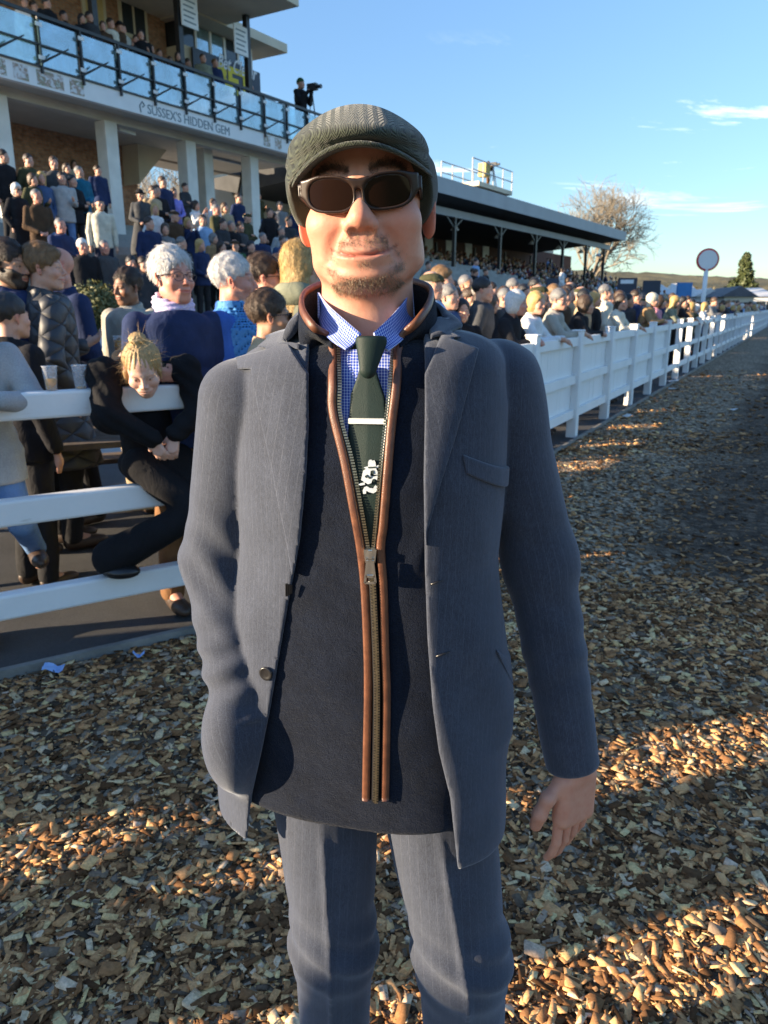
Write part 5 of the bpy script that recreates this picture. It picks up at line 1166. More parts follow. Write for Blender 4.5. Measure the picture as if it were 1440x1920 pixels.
# ---- wood chips: thousands of loose pieces on the near ground
def chips(n, seed, ymin, ymax, size):
    r = np.random.RandomState(seed); y = ymin + (ymax - ymin) * r.rand(n * 3) ** 1.25; hw = .58 * y + .35; x = (r.rand(n * 3) * 2 - 1) * hw; ok = side(x, y) > .15; x, y = x[ok][:n], y[ok][:n]; n = len(x)
    w_ = (x - RF0[0]) * RFN[0] + (y - RF0[1]) * RFN[1]; mul = np.clip((w_ - .7) / 1.6, 0, 1) * np.clip((y - 3.2) / 1.6, 0, 1); lump = wob(np.stack([x, y, 0 * x], 1).astype(np.float32), 2.6, 44)
    keep = r.rand(n) > mul * .72 + .25 * (lump > .75); x, y, mul = x[keep], y[keep], mul[keep]; n = len(x)
    L = size * (.28 + 1.25 * r.rand(n) ** 2.0); Wd = L * (.22 + .45 * r.rand(n) ** 1.3); T = Wd * (.12 + .20 * r.rand(n))
    yaw = r.rand(n) * 6.283; pit = r.normal(size=n) * .20; rol = r.normal(size=n) * .30
    cy, sy, cp, sp_, cr2, sr2 = np.cos(yaw), np.sin(yaw), np.cos(pit), np.sin(pit), np.cos(rol), np.sin(rol)
    ex = np.stack([cy * cp, sy * cp, sp_], 1); e0 = np.stack([-sy, cy, 0 * sy], 1); ez = np.cross(ex, e0); ey = e0 * cr2[:, None] + ez * sr2[:, None]; ez = np.cross(ex, ey)
    z = hgt(x, y) + T * .4 + .012 * r.rand(n) ** 2; c = np.stack([x, y, z], 1); sg_ = np.array([(-1, -1, -1), (1, -1, -1), (1, 1, -1), (-1, 1, -1), (-1, -1, 1), (1, -1, 1), (1, 1, 1), (-1, 1, 1)], float)
    jit = 1 + .35 * (r.rand(n, 8, 3) - .5); q = sg_[None] * jit
    V = c[:, None] + q[..., 0:1] * (ex * L[:, None] / 2)[:, None] + q[..., 1:2] * (ey * Wd[:, None] / 2)[:, None] + q[..., 2:3] * (ez * T[:, None] / 2)[:, None]
    F = (np.arange(n)[:, None, None] * 8 + np.array([(4, 5, 6, 7), (0, 1, 5, 4), (1, 2, 6, 5), (2, 3, 7, 6), (3, 0, 4, 7)])[None]).reshape(-1, 4)
    g = r.rand(n); pal = np.array([(.035, .024, .016), (.13, .088, .054), (.25, .180, .108), (.40, .300, .185), (.54, .44, .30)]); col = np.stack([np.interp(g ** 1.15, [0, .3, .6, .85, 1], pal[:, k]) for k in range(3)], 1)
    gr_ = r.rand(n) < .12; col[gr_] = col[gr_].mean(1, keepdims=True) * np.array([1.0, .98, .94]); col *= np.array([2.05, 1.50, 1.08]) * (1 - .6 * mul)[:, None]; col = np.minimum(col, np.array([.68, .50, .33]))
    return V.reshape(-1, 3), F, np.repeat(col, 8, 0)
parts_ = [chips(42000, 1, 1.0, 4.2, .033), chips(18000, 2, 3.2, 9.5, .036), chips(12000, 3, 1.0, 2.8, .014), chips(7000, 4, 8.0, 19.0, .060)]; off_ = np.cumsum([0] + [len(a[0]) for a in parts_])
cme = mesh_from('wood_chips', np.concatenate([a[0] for a in parts_]), np.concatenate([a[1] + o_ for a, o_ in zip(parts_, off_)])); set_attr(cme, 'tint', np.concatenate([a[2] for a in parts_]))
m, t, b = newmat('wood_chip'); n = noise(t, coords(t), 130, 4, .6); t.links.new(mixc(t, attr(t, 'tint').outputs[0], ramp(t, n.outputs[0], [(.3, (.7,) * 3), (.7, (1.25,) * 3)]).outputs[0], 1, 'MULTIPLY'), b.inputs['Base Color']); b.inputs['Roughness'].default_value = .95; b.inputs['Specular IOR Level'].default_value = .08
mp_ = N(t, 'ShaderNodeMapping', inp={'Scale': (60, 420, 200)}); t.links.new(coords(t), mp_.inputs[0]); bump(t, b, noise(t, mp_.outputs[0], 1.0, 3).outputs[0], .35, .002)
tag(put('wood_chips', cme, m), 'loose bark and wood chips strewn over the track', None, None, 'stuff')
# ---- litter
pm_b = plain('blue_slip', (.30, .45, .75), .7, .1, 30); pm_w = plain('white_slip', (.66, .66, .64), .7, .1, 30)
def scrap(px, py, w, l, mat, label, seed):
    r = random.Random(seed); p = ground_at(px, py, .012); o = MB(); n = 5; V = [[(-w / 2 + w * i / n, -l / 2 + l * j / n, .010 * r.random() + .012 * math.sin(i * 1.1 + seed)) for j in range(n + 1)] for i in range(n + 1)]
    fl3 = [q for row in V for q in row]; F = [(i * (n + 1) + j, (i + 1) * (n + 1) + j, (i + 1) * (n + 1) + j + 1, i * (n + 1) + j + 1) for i in range(n) for j in range(n)]
    o.add(fl3, F); ob = o.build('paper_scrap', mat); ob.location = (p[0], p[1], float(hgt(np.array([p[0]]), np.array([p[1]]))[0]) + .022); ob.rotation_euler = (r.uniform(-.1, .1), r.uniform(-.1, .1), r.uniform(-.6, .6)); ob.modifiers.new('thickness', 'SOLIDIFY').thickness = .0008
    tag(ob, label, 'paper', 'paper litter on the ground')
scrap(101, 1254, .085, .06, pm_b, 'blue betting slip lying on the chips at left', 1); scrap(260, 1226, .05, .03, pm_b, 'small torn blue slip on the chips below the fence', 2); scrap(1258, 715, .30, .2, pm_w, 'white paper by the fence foot, middle of the three', 3); scrap(1178, 780, .16, .1, pm_w, 'white paper by the nearest visible fence post', 4); scrap(1378, 769, .14, .10, pm_w, 'lone white paper out on the dark track', 5); scrap(1266, 730, .22, .16, pm_w, 'white paper nearest the fence foot past the boards', 6); scrap(1350, 660, .34, .3, pm_w, 'small white paper furthest along the fence', 7); scrap(160, 1004, .06, .04, pm_w, 'white scrap on the asphalt under the middle rail', 8)
# =================================================================== people
HEAD0 = np.array([0, -.012, 1.632], np.float32); HIP = np.array([0, 0, .93], np.float32)
# elbow, wrist, hand direction for the right arm (x > 0); the left arm is mirrored unless given
POSE = {
 'side':    dict(a=((.235, .045, 1.13), (.235, -.035, .885), (0, -.15, -1))),
 'pockets': dict(a=((.265, .085, 1.14), (.185, -.055, .945), (-.35, -.25, -.9))),
 'clasp':   dict(a=((.235, .00, 1.12), (.070, -.205, 1.02), (-.8, -.35, -.35))),
 'crossed': dict(a=((.235, -.045, 1.13), (-.055, -.195, 1.19), (-.95, .1, .15)), b=((-.235, -.045, 1.12), (.055, -.215, 1.15), (.95, .05, .1))),
 'cup':     dict(a=((.235, .03, 1.12), (.150, -.235, 1.19), (-.25, -.75, .45)), b=((-.255, .07, 1.14), (-.20, -.05, .93), (.1, -.2, -1))),
 'phone':   dict(a=((.215, -.14, 1.20), (.070, -.30, 1.46), (-.3, -.3, .85)), b=((-.215, -.12, 1.18), (-.060, -.29, 1.42), (.4, -.2, .85))),
 'lean':    dict(a=((.245, -.235, 1.195), (.070, -.415, 1.235), (-.75, -.55, -.25)), lean=14),
 'lean2':   dict(a=((.225, -.24, 1.195), (.115, -.43, 1.235), (-.2, -.85, -.45)), b=((-.245, -.235, 1.195), (-.030, -.415, 1.24), (.8, -.5, -.2)), lean=10),
 'wave':    dict(a=((.265, -.06, 1.62), (.215, -.10, 1.88), (-.05, -.1, 1)), b=((-.235, .045, 1.13), (-.235, -.035, .885), (0, -.15, -1))),
}
def rx(deg): return np.array(Matrix.Rotation(R(deg), 3, 'X'), np.float32)
def pose_arms(pose):
    d = POSE[pose]; a = d['a']; b = d.get('b') or tuple((-q[0], q[1], q[2]) for q in a); return a, b, d.get('lean', 0)
def col_d(P, tz, ta, tb, ztop, slope, k=.05):
    z = P[:, 2]; a = np.interp(z, tz, ta).astype(np.float32); b = np.interp(z, tz, tb).astype(np.float32)
    u = np.abs(P[:, 0]) / a; w = np.abs(P[:, 1]) / b; d = ((u ** 2.3 + w ** 2.3 + 1e-9) ** (1 / 2.3) - 1) * np.minimum(a, b)
    return smax(d, (z - (ztop - slope * np.sqrt(P[:, 0] ** 2 + .001))) * .93, k)
TAB = {0: ([.80, .95, 1.10, 1.28, 1.42, 1.5], [.168, .165, .152, .168, .170, .15], [.112, .112, .108, .122, .108, .08]),
       1: ([.80, .95, 1.08, 1.28, 1.40, 1.5], [.168, .168, .132, .148, .150, .13], [.112, .115, .098, .122, .100, .07])}
def unlean(P, lean):
    """bring a leaned upper body upright"""
    if not lean: return P
    m = rx(lean); q = (P - HIP) @ m + HIP; w = np.clip((P[:, 2] - .90) / .12, 0, 1)[:, None].astype(np.float32); return P * (1 - w) + q * w
def head_frame(pose, yaw, pitch):
    lean = pose_arms(pose)[2]; L = rx(lean); return (HEAD0 - HIP) @ L.T + HIP + (np.array([0, 0, 0], np.float32)), rotm(R(yaw), R(pitch + lean * .25), 0)
def hand_s(P, w, d, side_, fingers):
    w, d = vec(w), vec(d); d = d / np.linalg.norm(d); ac = np.cross(d, vec((0, 1, .3))); ac /= np.linalg.norm(ac) + 1e-6; pn = np.cross(ac, d)
    q = s_cone(P, w, w + d * .075, .026, .033) ; q = np.maximum(q, np.abs((P - w) @ pn) - .017)
    if not fingers: return smin(q, s_cone(P, w + d * .07, w + d * .14 + pn * .02, .026, .017), .02)
    for o_, L in ((-.027, .062), (-.009, .074), (.009, .070), (.026, .055)):
        p = w + d * .078 + ac * o_; m = p + d * L * .5 + pn * .008; e = m + d * L * .35 + pn * .024; q = smin(q, smin(s_cone(P, p, m, .0098, .0092), s_cone(P, m, e, .0092, .008), .004), .005)
    return smin(q, s_cone(P, w + d * .02 - ac * .026, w + d * .065 - ac * .050 + pn * .015, .0125, .010), .012)
CACHE = {}
def legs_d(P, r0, r1, r2, fem, kn=None):
    d = s_ell(P, (0, .0, .90), (.165 + r0 - .085, .115 + r0 - .085, .13))
    for s_ in (-1, 1):
        k = (s_ * .095, -.012, .50); a = (s_ * .105, .025, .09)
        if kn and s_ in kn: k, a = kn[s_]
        d = smin(d, smin(s_cone(P, (s_ * .085, 0, .87), k, r0, r1), s_cone(P, k, a, r1, r2), .03), .025)
    return d
def geo(kind, pose, fem, yaw, pitch, res, style='jacket', kn=None):
    key = (kind, pose, fem, yaw, pitch, res, style, str(kn))
    if key in CACHE: return CACHE[key]
    a, b, lean = pose_arms(pose); sw = .178 if not fem else .158
    hh = {0: (.0062, .013), 1: (.0105, .019), 2: (.016, .025)}[res]
    L = rx(lean); up = lambda p: (vec(p) - HIP) @ L.T + HIP
    sh = {1: up((sw, .012, 1.415)), -1: up((-sw, .012, 1.415))}; arms = {1: a, -1: b}
    tz, ta, tb = [np.array(q, np.float32) for q in TAB[fem]]
    if kind == 'body':
        ho, hr = head_frame(pose, yaw, pitch)
        def fh(P):
            q = (P - ho) @ hr; d = head_sdf(q, float(fem), .96 if fem else 1.0, .25, True, res < 2)
            d = smin(d, s_cone(P, up((0, .012, 1.57)), up((0, .02, 1.42)), .052 - .008 * fem, .058 - .006 * fem), .02); return d
        v1, f1 = surface(fh, ho + vec((-.13, -.15, -.24)), ho + vec((.13, .15, .15)), hh[0], 1)
        def fb(P):
            Q = unlean(P, lean); d = smax(col_d(Q, tz, ta - .012, tb - .012, 1.475, .32), .86 - P[:, 2], .02)
            for s_ in (1, -1):
                e, w, hd = arms[s_]; d = smin(d, smin(s_cone(P, sh[s_], e, .045, .038), s_cone(P, e, w, .038, .027), .02), .02); d = smin(d, hand_s(P, w, hd, s_, res == 0), .012)
            d = smin(d, legs_d(P, .075, .052, .04, fem, kn), .03)
            for s_ in (1, -1):
                an = kn[s_][1] if kn and s_ in kn else (s_ * .105, .025, .09); d = smin(d, s_cone(P, vec(an), vec(an) + vec((0, -.13, -.05)), .035, .03), .02)
            return d
        v2, f2 = surface(fb, (-.36, -.62, .0), (.36, .26, 2.05 if pose == 'wave' else 1.5), {0: .0145, 1: .024, 2: .032}[res], 0)
        V = np.concatenate([v1, v2]); me = mesh_from('body', V, np.concatenate([f1, f2 + len(v1)]), True)
        set_attr(me, 'tint', np.concatenate([face_tint((v1 - ho) @ hr, float(fem), smile=.25), np.ones((len(v2), 3), np.float32)]))
    elif kind == 'top':
        off, hem = {'jumper': (.014, .84), 'jacket': (.026, .80), 'coat': (.030, .52), 'long': (.030, .30), 'shirt': (.010, .86)}[style]
        def ft(P):
            Q = unlean(P, lean); z = P[:, 2]; fl = np.clip((.95 - z) * .16, 0, .08) * (style in ('coat', 'long'))
            d = col_d(Q, tz, ta + off, tb + off, 1.498 + off * .4, .30) - fl - .004 * wob(P, 15, 7) - .003 * gauss(z - 1.02, .1) * np.sin(z * 70 + P[:, 0] * 22)
            d = smax(d, hem - z, .012); ra = .050 + off * .62 - .006 * fem
            for s_ in (1, -1):
                e, w, hd = arms[s_]; w_ = vec(w) - (vec(w) - vec(e)) * .06; sl = smin(s_cone(P, sh[s_], e, ra + .006, ra - .004), s_cone(P, e, w_, ra - .004, ra - .018), .025)
                sl = sl - .0045 * np.sin(z * 95 + P[:, 0] * 60 + 2 * wob(P, 12, 3)) * gauss(np.sqrt(((P - vec(e)) ** 2).sum(1)), .10); d = smin(d, sl, .014)
            q = unlean(P, lean); ring = np.sqrt((np.sqrt(q[:, 0] ** 2 + ((q[:, 1] - .012) * 1.05) ** 2) - .066 + .006 * fem) ** 2 + ((q[:, 2] - 1.488 - .25 * q[:, 1]) * .6) ** 2) - (.017 if style != 'shirt' else .011)
            d = smin(d, ring, .012); hole = s_cone(q, (0, .0, 1.47), (0, -.01, 1.62), .048, .060); return smax(d, -hole, .008)
        me, v = sdf_mesh('top', ft, (-.40, -.60, hem - .04), (.40, .30, 1.9 if pose == 'wave' else 1.60), {0: .0125, 1: .020, 2: .027}[res], 0)
    elif kind == 'legs':
        bag = {'trousers': (.092, .068, .062), 'jeans': (.086, .062, .052)}[style]
        def fl_(P): return smax(smax(legs_d(P, *bag, fem, kn) - .003 * wob(P, 22, 5), P[:, 2] - 1.0, .01), .045 - P[:, 2], .01) if not kn else smax(legs_d(P, *bag, fem, kn) - .003 * wob(P, 22, 5), P[:, 2] - 1.0, .01)
        me, v = sdf_mesh('legs', fl_, (-.32, -.45, .0), (.36, .30, 1.06), hh[1] if res else .012, 0)
    elif kind == 'shoe':
        def fs(P): return smax(smin(s_ell(P, (0, -.085, .04), (.045, .115, .042)), s_ell(P, (0, .015, .055), (.04, .055, .055)), .03), .003 - P[:, 2], .006)
        me, v = sdf_mesh('shoe', fs, (-.07, -.23, -.01), (.07, .10, .13), .010, 0)
    me.name = kind; CACHE[key] = me; return me
def add_strands(me, v, style, n=3400):
    r = np.random.RandomState(3); nn = np.empty(len(v) * 3, np.float32); me.vertices.foreach_get('normal', nn); nn = nn.reshape(-1, 3); F = np.empty(len(me.loops), np.int32); me.loops.foreach_get('vertex_index', F); F = F.reshape(-1, 4)
    ids = r.choice(len(v), n); b = v[ids]; no = nn[ids]; down = vec((0, 0, -1)) + vec((0, .35, 0)) + r.normal(size=(n, 3)) * .35; tg = down - no * (down * no).sum(1, keepdims=True); tg /= np.linalg.norm(tg, axis=1, keepdims=True) + 1e-6
    L = (.045 if style in ('long', 'bob', 'wavy') else .022) * (.5 + r.rand(n, 1)); sd_ = np.cross(tg, no); lift = .0022 + .006 * r.rand(n, 1) ** 3
    q = np.stack([b - sd_ * .0011, b + sd_ * .0011, b + tg * L * .6 + no * lift + sd_ * .0007, b + tg * L * .6 + no * lift - sd_ * .0007], 1).reshape(-1, 3)
    return mesh_from('hair', np.concatenate([v, q]), np.concatenate([F, np.arange(n * 4).reshape(-1, 4) + len(v)]), True)
def hair_mesh(style, res):
    key = ('hair', style, res)
    if key in CACHE: return CACHE[key]
    def f(q):
        x, y, z = q[:, 0], q[:, 1], q[:, 2]; rip = .0022 * np.sin(x * 190 + z * 45 + y * 60 + 6 * wob(q, 20, 2)) + .0045 * wob(q, 40, 8) + .002 * wob(q, 120, 9)
        base = s_ell(q, (0, .020, .045), (.0860, .104, .091)); face = s_ell(q, (0, -.092, -.030), (.070, .078, .088)); low = -.055 - z
        if style == 'short': d = smax(smax(base, -face, .02), -.030 - z - .35 * (y - .02), .02)
        elif style == 'crop': d = smax(smax(s_ell(q, (0, .018, .040), (.0795, .0985, .086)), -s_ell(q, (0, -.094, -.030), (.076, .076, .105)), .015), -.035 - z, .02); rip = rip * .3
        elif style == 'wavy': d = smax(smax(base - .004, -s_ell(q, (0, -.105, -.030), (.074, .075, .092)), .02), -.062 - z, .02); rip = rip * 1.3
        elif style == 'fringe': d = smax(smin(smax(base - .005, -s_ell(q, (0, -.096, -.045), (.078, .078, .088)), .015), s_ell(q, (0, -.045, .080), (.062, .055, .036)), .02), -.030 - z - .3 * y, .02)
        elif style == 'bob': d = smax(smin(base - .004, s_ell(q, (0, .028, -.030), (.094, .082, .095)), .03), -s_ell(q, (0, -.095, -.040), (.062, .085, .110)), .02); d = smax(d, -.105 - z, .012)
        elif style == 'long': d = smin(base - .005, s_cone(q, (0, .045, -.02), (0, .085, -.24), .082, .070, sc=(1.15, .8, 1)), .04); d = smax(d, -s_ell(q, (0, -.092, -.050), (.064, .085, .125)), .02); d = smax(d, -s_ell(q, (0, .0, -.20), (.062, .06, .09)), .02); rip = rip * .45
        elif style == 'bun': d = smin(smax(smax(base - .002, -face, .02), -.05 - z, .02), s_ell(q, (0, .075, .105), (.042, .040, .036)), .012); rip = rip * 1.6
        elif style == 'pony': d = smin(smax(smax(base, -face, .02), -.05 - z, .02), s_cone(q, (0, .105, .06), (0, .13, -.14), .030, .022), .02)
        elif style == 'beanie': d = smax(smax(s_ell(q, (0, .014, .040), (.086, .107, .108)), .018 - z - .25 * y, .008), -s_ell(q, (0, -.1, -.03), (.07, .05, .05)), .01); rip = .0012 * np.sin(np.arctan2(x, y) * 40)
        elif style == 'flatcap': d = smin(smax(s_ell(q, (0, .004, .050), (.092, .122, .058)), .032 - z, .008), smax(smax(np.abs(z - .046 + 4 * x * x) - .004, (np.sqrt((x / .085) ** 2 + ((y + .02) / .118) ** 2) - 1) * .08, .004), y + .05, .01), .008); rip = rip * .2
        elif style == 'hat': d = smin(smax(s_ell(q, (0, .01, .06), (.085, .10, .090)), .035 - z, .008), smax(np.abs(z - .045) - .005, np.sqrt(x * x + y * y) - .145, .004), .01); rip = rip * 0
        elif style == 'headscarf': d = smax(smin(base - .012, s_cone(q, (0, .05, 0), (0, .07, -.10), .07, .05), .03), -s_ell(q, (0, -.10, -.03), (.066, .085, .10)), .02); rip = .003 * np.sin(z * 160 + y * 80)
        elif style == 'fringe_ring': d = smax(smax(s_ell(q, (0, .022, .030), (.0825, .098, .080)), -face, .02), smax(z - .045, -.05 - z, .01), .01)
        return d - rip
    me, v = sdf_mesh('hair', f, (-.17, -.20, -.33), (.17, .20, .20), {0: .0062, 1: .0095, 2: .014}[res], 0)
    if res == 0 and style in ('short', 'wavy', 'fringe', 'long', 'bob', 'crop'): me = add_strands(me, v, style)
    CACHE[key] = me; return me
def spec_mesh(dark):
    key = ('spec', dark)
    if key in CACHE: return CACHE[key]
    m = MB()
    for s_ in (-1, 1):
        if dark: m.hexa([(s_ * .033 - .024, -.104, -.020), (s_ * .033 + .024, -.098, -.020), (s_ * .033 + .024, -.094, -.020), (s_ * .033 - .024, -.100, -.020), (s_ * .033 - .027, -.108, .016), (s_ * .033 + .027, -.101, .016), (s_ * .033 + .027, -.097, .016), (s_ * .033 - .027, -.104, .016)])
        else: m.tube([(s_ * .034 + .026 * math.cos(t), -.103 + .05 * abs(s_ * .034 + .026 * math.cos(t)) ** 1.0, -.002 + .020 * math.sin(t)) for t in np.linspace(0, 6.283, 20)], .0014, 5, False)
        m.tube([(s_ * .060, -.096, .006), (s_ * .077, -.06, .006), (s_ * .081, .005, .002)], .0022, 5)
    m.tube([(-.009, -.106, .006), (.009, -.106, .006)], .002, 5); me = m.mesh('spec', False); CACHE[key] = me; return me
SKINS = {'fair': (.54, .31, .22), 'pink': (.56, .27, .195), 'tan': (.44, .24, .15), 'brown': (.24, .125, .075), 'pale': (.68, .46, .37)}
HAIRC = {'black': (.012, .010, .009), 'dark brown': (.035, .020, .012), 'brown': (.085, .045, .022), 'light brown': (.20, .115, .05), 'blond': (.50, .33, .12), 'fair': (.40, .26, .10), 'grey': (.30, .29, .28), 'white': (.62, .60, .56), 'ginger': (.28, .10, .03)}
TOPC = {'black': (.014, .014, .017), 'navy': (.020, .032, .085), 'dark grey': (.065, .067, .072), 'grey': (.18, .18, .185), 'charcoal': (.040, .042, .048), 'olive': (.060, .060, .030), 'brown': (.070, .042, .025), 'beige': (.40, .31, .20), 'camel': (.32, .20, .10), 'cream': (.58, .54, .44), 'white': (.66, .66, .66), 'light blue': (.24, .38, .60), 'blue': (.04, .12, .42), 'denim': (.05, .09, .19), 'teal': (.015, .12, .20), 'lilac': (.24, .24, .66), 'red': (.35, .02, .025), 'green': (.03, .09, .04), 'pink': (.55, .25, .30), 'grey-green': (.20, .21, .15), 'pale grey': (.36, .37, .38), 'maroon': (.14, .02, .03), 'stone': (.36, .34, .29)}
TRC = {'black': (.010, .010, .012), 'navy': (.016, .020, .04), 'jeans': (.09, .16, .32), 'blue jeans': (.12, .22, .42), 'dark': (.02, .02, .022), 'grey': (.10, .10, .105), 'brown': (.20, .10, .045), 'beige': (.33, .26, .17)}
PEOPLE = []
def set_matrix(o, loc, m3):
    M4 = Matrix([[float(m3[i][j]) for j in range(3)] + [float(loc[i])] for i in range(3)] + [[0, 0, 0, 1]]); o.matrix_local = M4
def person(x, y, z, face, h=1.75, pose='side', fem=0, yaw=0, pitch=0, res=1, top=('jacket', 'navy'), legs=('trousers', 'dark'), hair=('short', 'brown'), skin='fair', extra=(), mat='cloth', label=None, group=None, zone=None, kn=None, legs_on=True):
    """face: compass heading in degrees of the gaze, 0 = towards the camera (-y), positive = towards picture right"""
    o = empty('person', (float(x), float(y), float(z)), R(face), h / 1.755)
    put('body', geo('body', pose, fem, yaw, pitch, res, kn=kn), M['skin'], o, SKINS[skin])
    put(top[0] if top[0] != 'top' else 'jacket', geo('top', pose, fem, 0, 0, res, top[0]), M[mat], o, TOPC[top[1]])
    if mat != 'cloth': o.children[-1].data = o.children[-1].data.copy(); o.children[-1].data.materials[0] = M[mat]
    if legs_on: put(legs[0], geo('legs', 'side', fem, 0, 0, res, legs[0], kn), M['cloth'], o, TRC[legs[1]])
    ho, hr = head_frame(pose, yaw, pitch)
    def on_head(name, me, mt, colr):
        q = put(name, me, mt, o, colr); set_matrix(q, ho, hr); return q
    if hair: 
        hat = hair[0] in ('beanie', 'flatcap', 'hat', 'headscarf')
        on_head({'flatcap': 'flat_cap', 'beanie': 'beanie', 'hat': 'hat', 'headscarf': 'headscarf'}.get(hair[0], 'hair'), hair_mesh(hair[0], res), M['cloth'] if hat else M['hair'], TOPC.get(hair[1], HAIRC.get(hair[1])))
        if hat and len(hair) > 2: on_head('hair', hair_mesh('fringe_ring', res), M['hair'], HAIRC[hair[2]])
    for e in extra:
        if e == 'glasses': on_head('glasses', spec_mesh(False), M['black_plastic'], None)
        if e == 'sunglasses': on_head('sunglasses', spec_mesh(True), M['black_plastic'], None)
        if e == 'beard':
            key = ('beard', res)
            if key not in CACHE: CACHE[key] = sdf_mesh('beard', lambda q: smax(smax(head_sdf(q, 0, 1.0, .25, False, False) - .005 - .0015 * wob(q, 90, 3), smax(q[:, 2] + .035 - .5 * np.maximum(np.abs(q[:, 0]) - .03, 0), q[:, 1] - .02, .01), .01), -s_ell(q, (0, -.105, -.060), (.026, .03, .016)), .006), (-.12, -.14, -.16), (.12, .06, .02), .007, 0)[0]
            on_head('beard', CACHE[key], M['hair'], HAIRC['dark brown'])
        if e == 'scarf':
            key = 'scarf'
            if key not in CACHE: CACHE[key] = sdf_mesh('scarf', lambda P: np.sqrt((np.sqrt(P[:, 0] ** 2 + ((P[:, 1] - .005) * 1.02) ** 2) - .073) ** 2 + ((P[:, 2] - 1.505 - .30 * P[:, 1]) * .62) ** 2) - .024 - .004 * np.sin(P[:, 2] * 260 + np.arctan2(P[:, 0], P[:, 1]) * 3), (-.13, -.13, 1.42), (.13, .14, 1.60), .007, 0)[0]
            put('scarf', CACHE[key], M['scarf'], o)
        if e == 'hood':
            key = 'hood'
            if key not in CACHE: CACHE[key] = sdf_mesh('hood', lambda P: smax(s_ell(P, (0, .075, 1.49), (.125, .085, .075)) - .004 * wob(P, 40, 2), -s_ell(P, (0, .02, 1.55), (.085, .09, .075)), .02), (-.17, -.1, 1.36), (.17, .2, 1.62), .010, 0)[0]
            put('hood', CACHE[key], M[mat], o, TOPC[top[1]])
        if e == 'watch':
            w = MB(); a_, b_, _l = pose_arms(pose); wv = Vector(b_[1]); w.tube([wv + Vector((-.014, 0, 0)), wv + Vector((.012, 0, 0))], .036, 14, False); w.lathe([(.018, 0), (.018, .008)], (0, 0, 0), 16); k = w.build('watch', M['steel'], o)
            for vtx in list(k.data.vertices)[-32:]: c = vtx.co.copy(); vtx.co = Vector((wv.x + c.x, wv.y - .036 - c.z, wv.z + c.y))
    for s_ in (-1, 1):
        if res < 2 and legs_on:
            sh_ = put('shoe', geo('shoe', 'side', 0, 0, 0, 0), M['leather_shoe'], o); sh_.location = (s_ * .105, .015, .0)
            if kn and s_ in kn: sh_.location = tuple(vec(kn[s_][1]) + vec((0, -.01, -.07)))
    if label: tag(o, label, 'person', group)
    else: tag(o, None, 'person', group); PEOPLE.append((o, zone, fem, top, hair))
    return o
def pbeer(o, pose='cup', fill=.75, k=1.0, label='beer cup'):
    """a cup in the right hand of somebody in the cup pose: a thing of its own"""
    bpy.context.view_layer.update(); p = o.matrix_world @ Vector((.118, -.318, 1.175)); c = cup(p, .135 * k, .040 * k, fill, label); c.rotation_euler = o.rotation_euler; return c
m, t, b = newmat('patterned_scarf'); n = noise(t, coords(t), 38, 4, .6, 1.5); t.links.new(ramp(t, n.outputs[0], [(.35, (.70, .68, .72)), (.5, (.42, .34, .62)), (.62, (.70, .66, .72)), (.75, (.30, .30, .60))]).outputs[0], b.inputs['Base Color']); b.inputs['Roughness'].default_value = .9; M['scarf'] = m
m, t, b = newmat('quilted_nylon'); v = coords(t); sp_ = N(t, 'ShaderNodeSeparateXYZ'); t.links.new(v, sp_.inputs[0]); an = mth(t, 'ARCTAN2', sp_.outputs[0], sp_.outputs[1]); u1 = mth(t, 'MULTIPLY', an, 4.0); z1_ = mth(t, 'MULTIPLY', sp_.outputs[2], 26.0)
d1 = mth(t, 'ABSOLUTE', mth(t, 'SINE', mth(t, 'ADD', u1, z1_))); d2 = mth(t, 'ABSOLUTE', mth(t, 'SINE', mth(t, 'SUBTRACT', u1, z1_))); hq = mth(t, 'POWER', mth(t, 'MINIMUM', d1, d2), .5)
t.links.new(objcol(t), b.inputs['Base Color']); b.inputs['Roughness'].default_value = .55; bump(t, b, hq, .8, .02); M['quilt'] = m
# ---- near people behind the left fence
def lf(px, back):
    """ground point on the pixel column px, `back` metres behind the left fence"""
    d = ray(px, 600); a = LF0 - LFN * back; k = d[0] / d[1]; s = (a[1] * k - a[0]) / (LFD[0] - LFD[1] * k); return a + LFD * s
def hgt_for(px, py, x, y, z): return float(at(px, py, y)[2]) - z
def near(px, pt, D, face, **k):
    p = at(px, pt, D); z = floor_z(p[0], D); h = float(p[2]) - z - .01; return person(p[0], D, z, face, h=h, **k)
near(318, 462, 3.72, 34, pose='crossed', yaw=14, res=0, top=('jumper', 'navy'), legs=('trousers', 'brown'), hair=('wavy', 'white'), skin='pink', extra=('glasses', 'scarf', 'watch'), label='white-haired man in glasses and lilac scarf with arms folded, beside the girl')
near(72, 455, 4.75, 128, pose='cup', yaw=-28, res=0, top=('coat', 'charcoal'), mat='quilt', hair=('fringe', 'light brown'), legs=('trousers', 'dark'), label='man in long black quilted jacket with his back to us at left')
bald = near(106, 462, 5.35, -40, pose='cup', yaw=-12, pitch=14, res=0, top=('jacket', 'navy'), hair=None, skin='pink', extra=('sunglasses',), label='bald man in sunglasses facing the quilted jacket, holding beer'); pbeer(bald, label='large plastic cup of beer held by the bald man', fill=.5)
near(8, 448, 4.7, 85, pose='side', yaw=-8, pitch=8, res=0, top=('jacket', 'navy'), hair=('short', 'dark brown'), skin='tan', extra=('beard',), label='dark-bearded man in navy blazer at the left edge')
ind = near(238, 501, 5.7, -18, pose='cup', yaw=-18, pitch=8, res=0, top=('jacket', 'stone'), hair=('short', 'dark brown'), skin='brown', legs=('trousers', 'beige'), label='dark-haired man in pale stone jacket holding beer before the planter'); pbeer(ind, label='cup of dark beer held by the man in stone jacket')
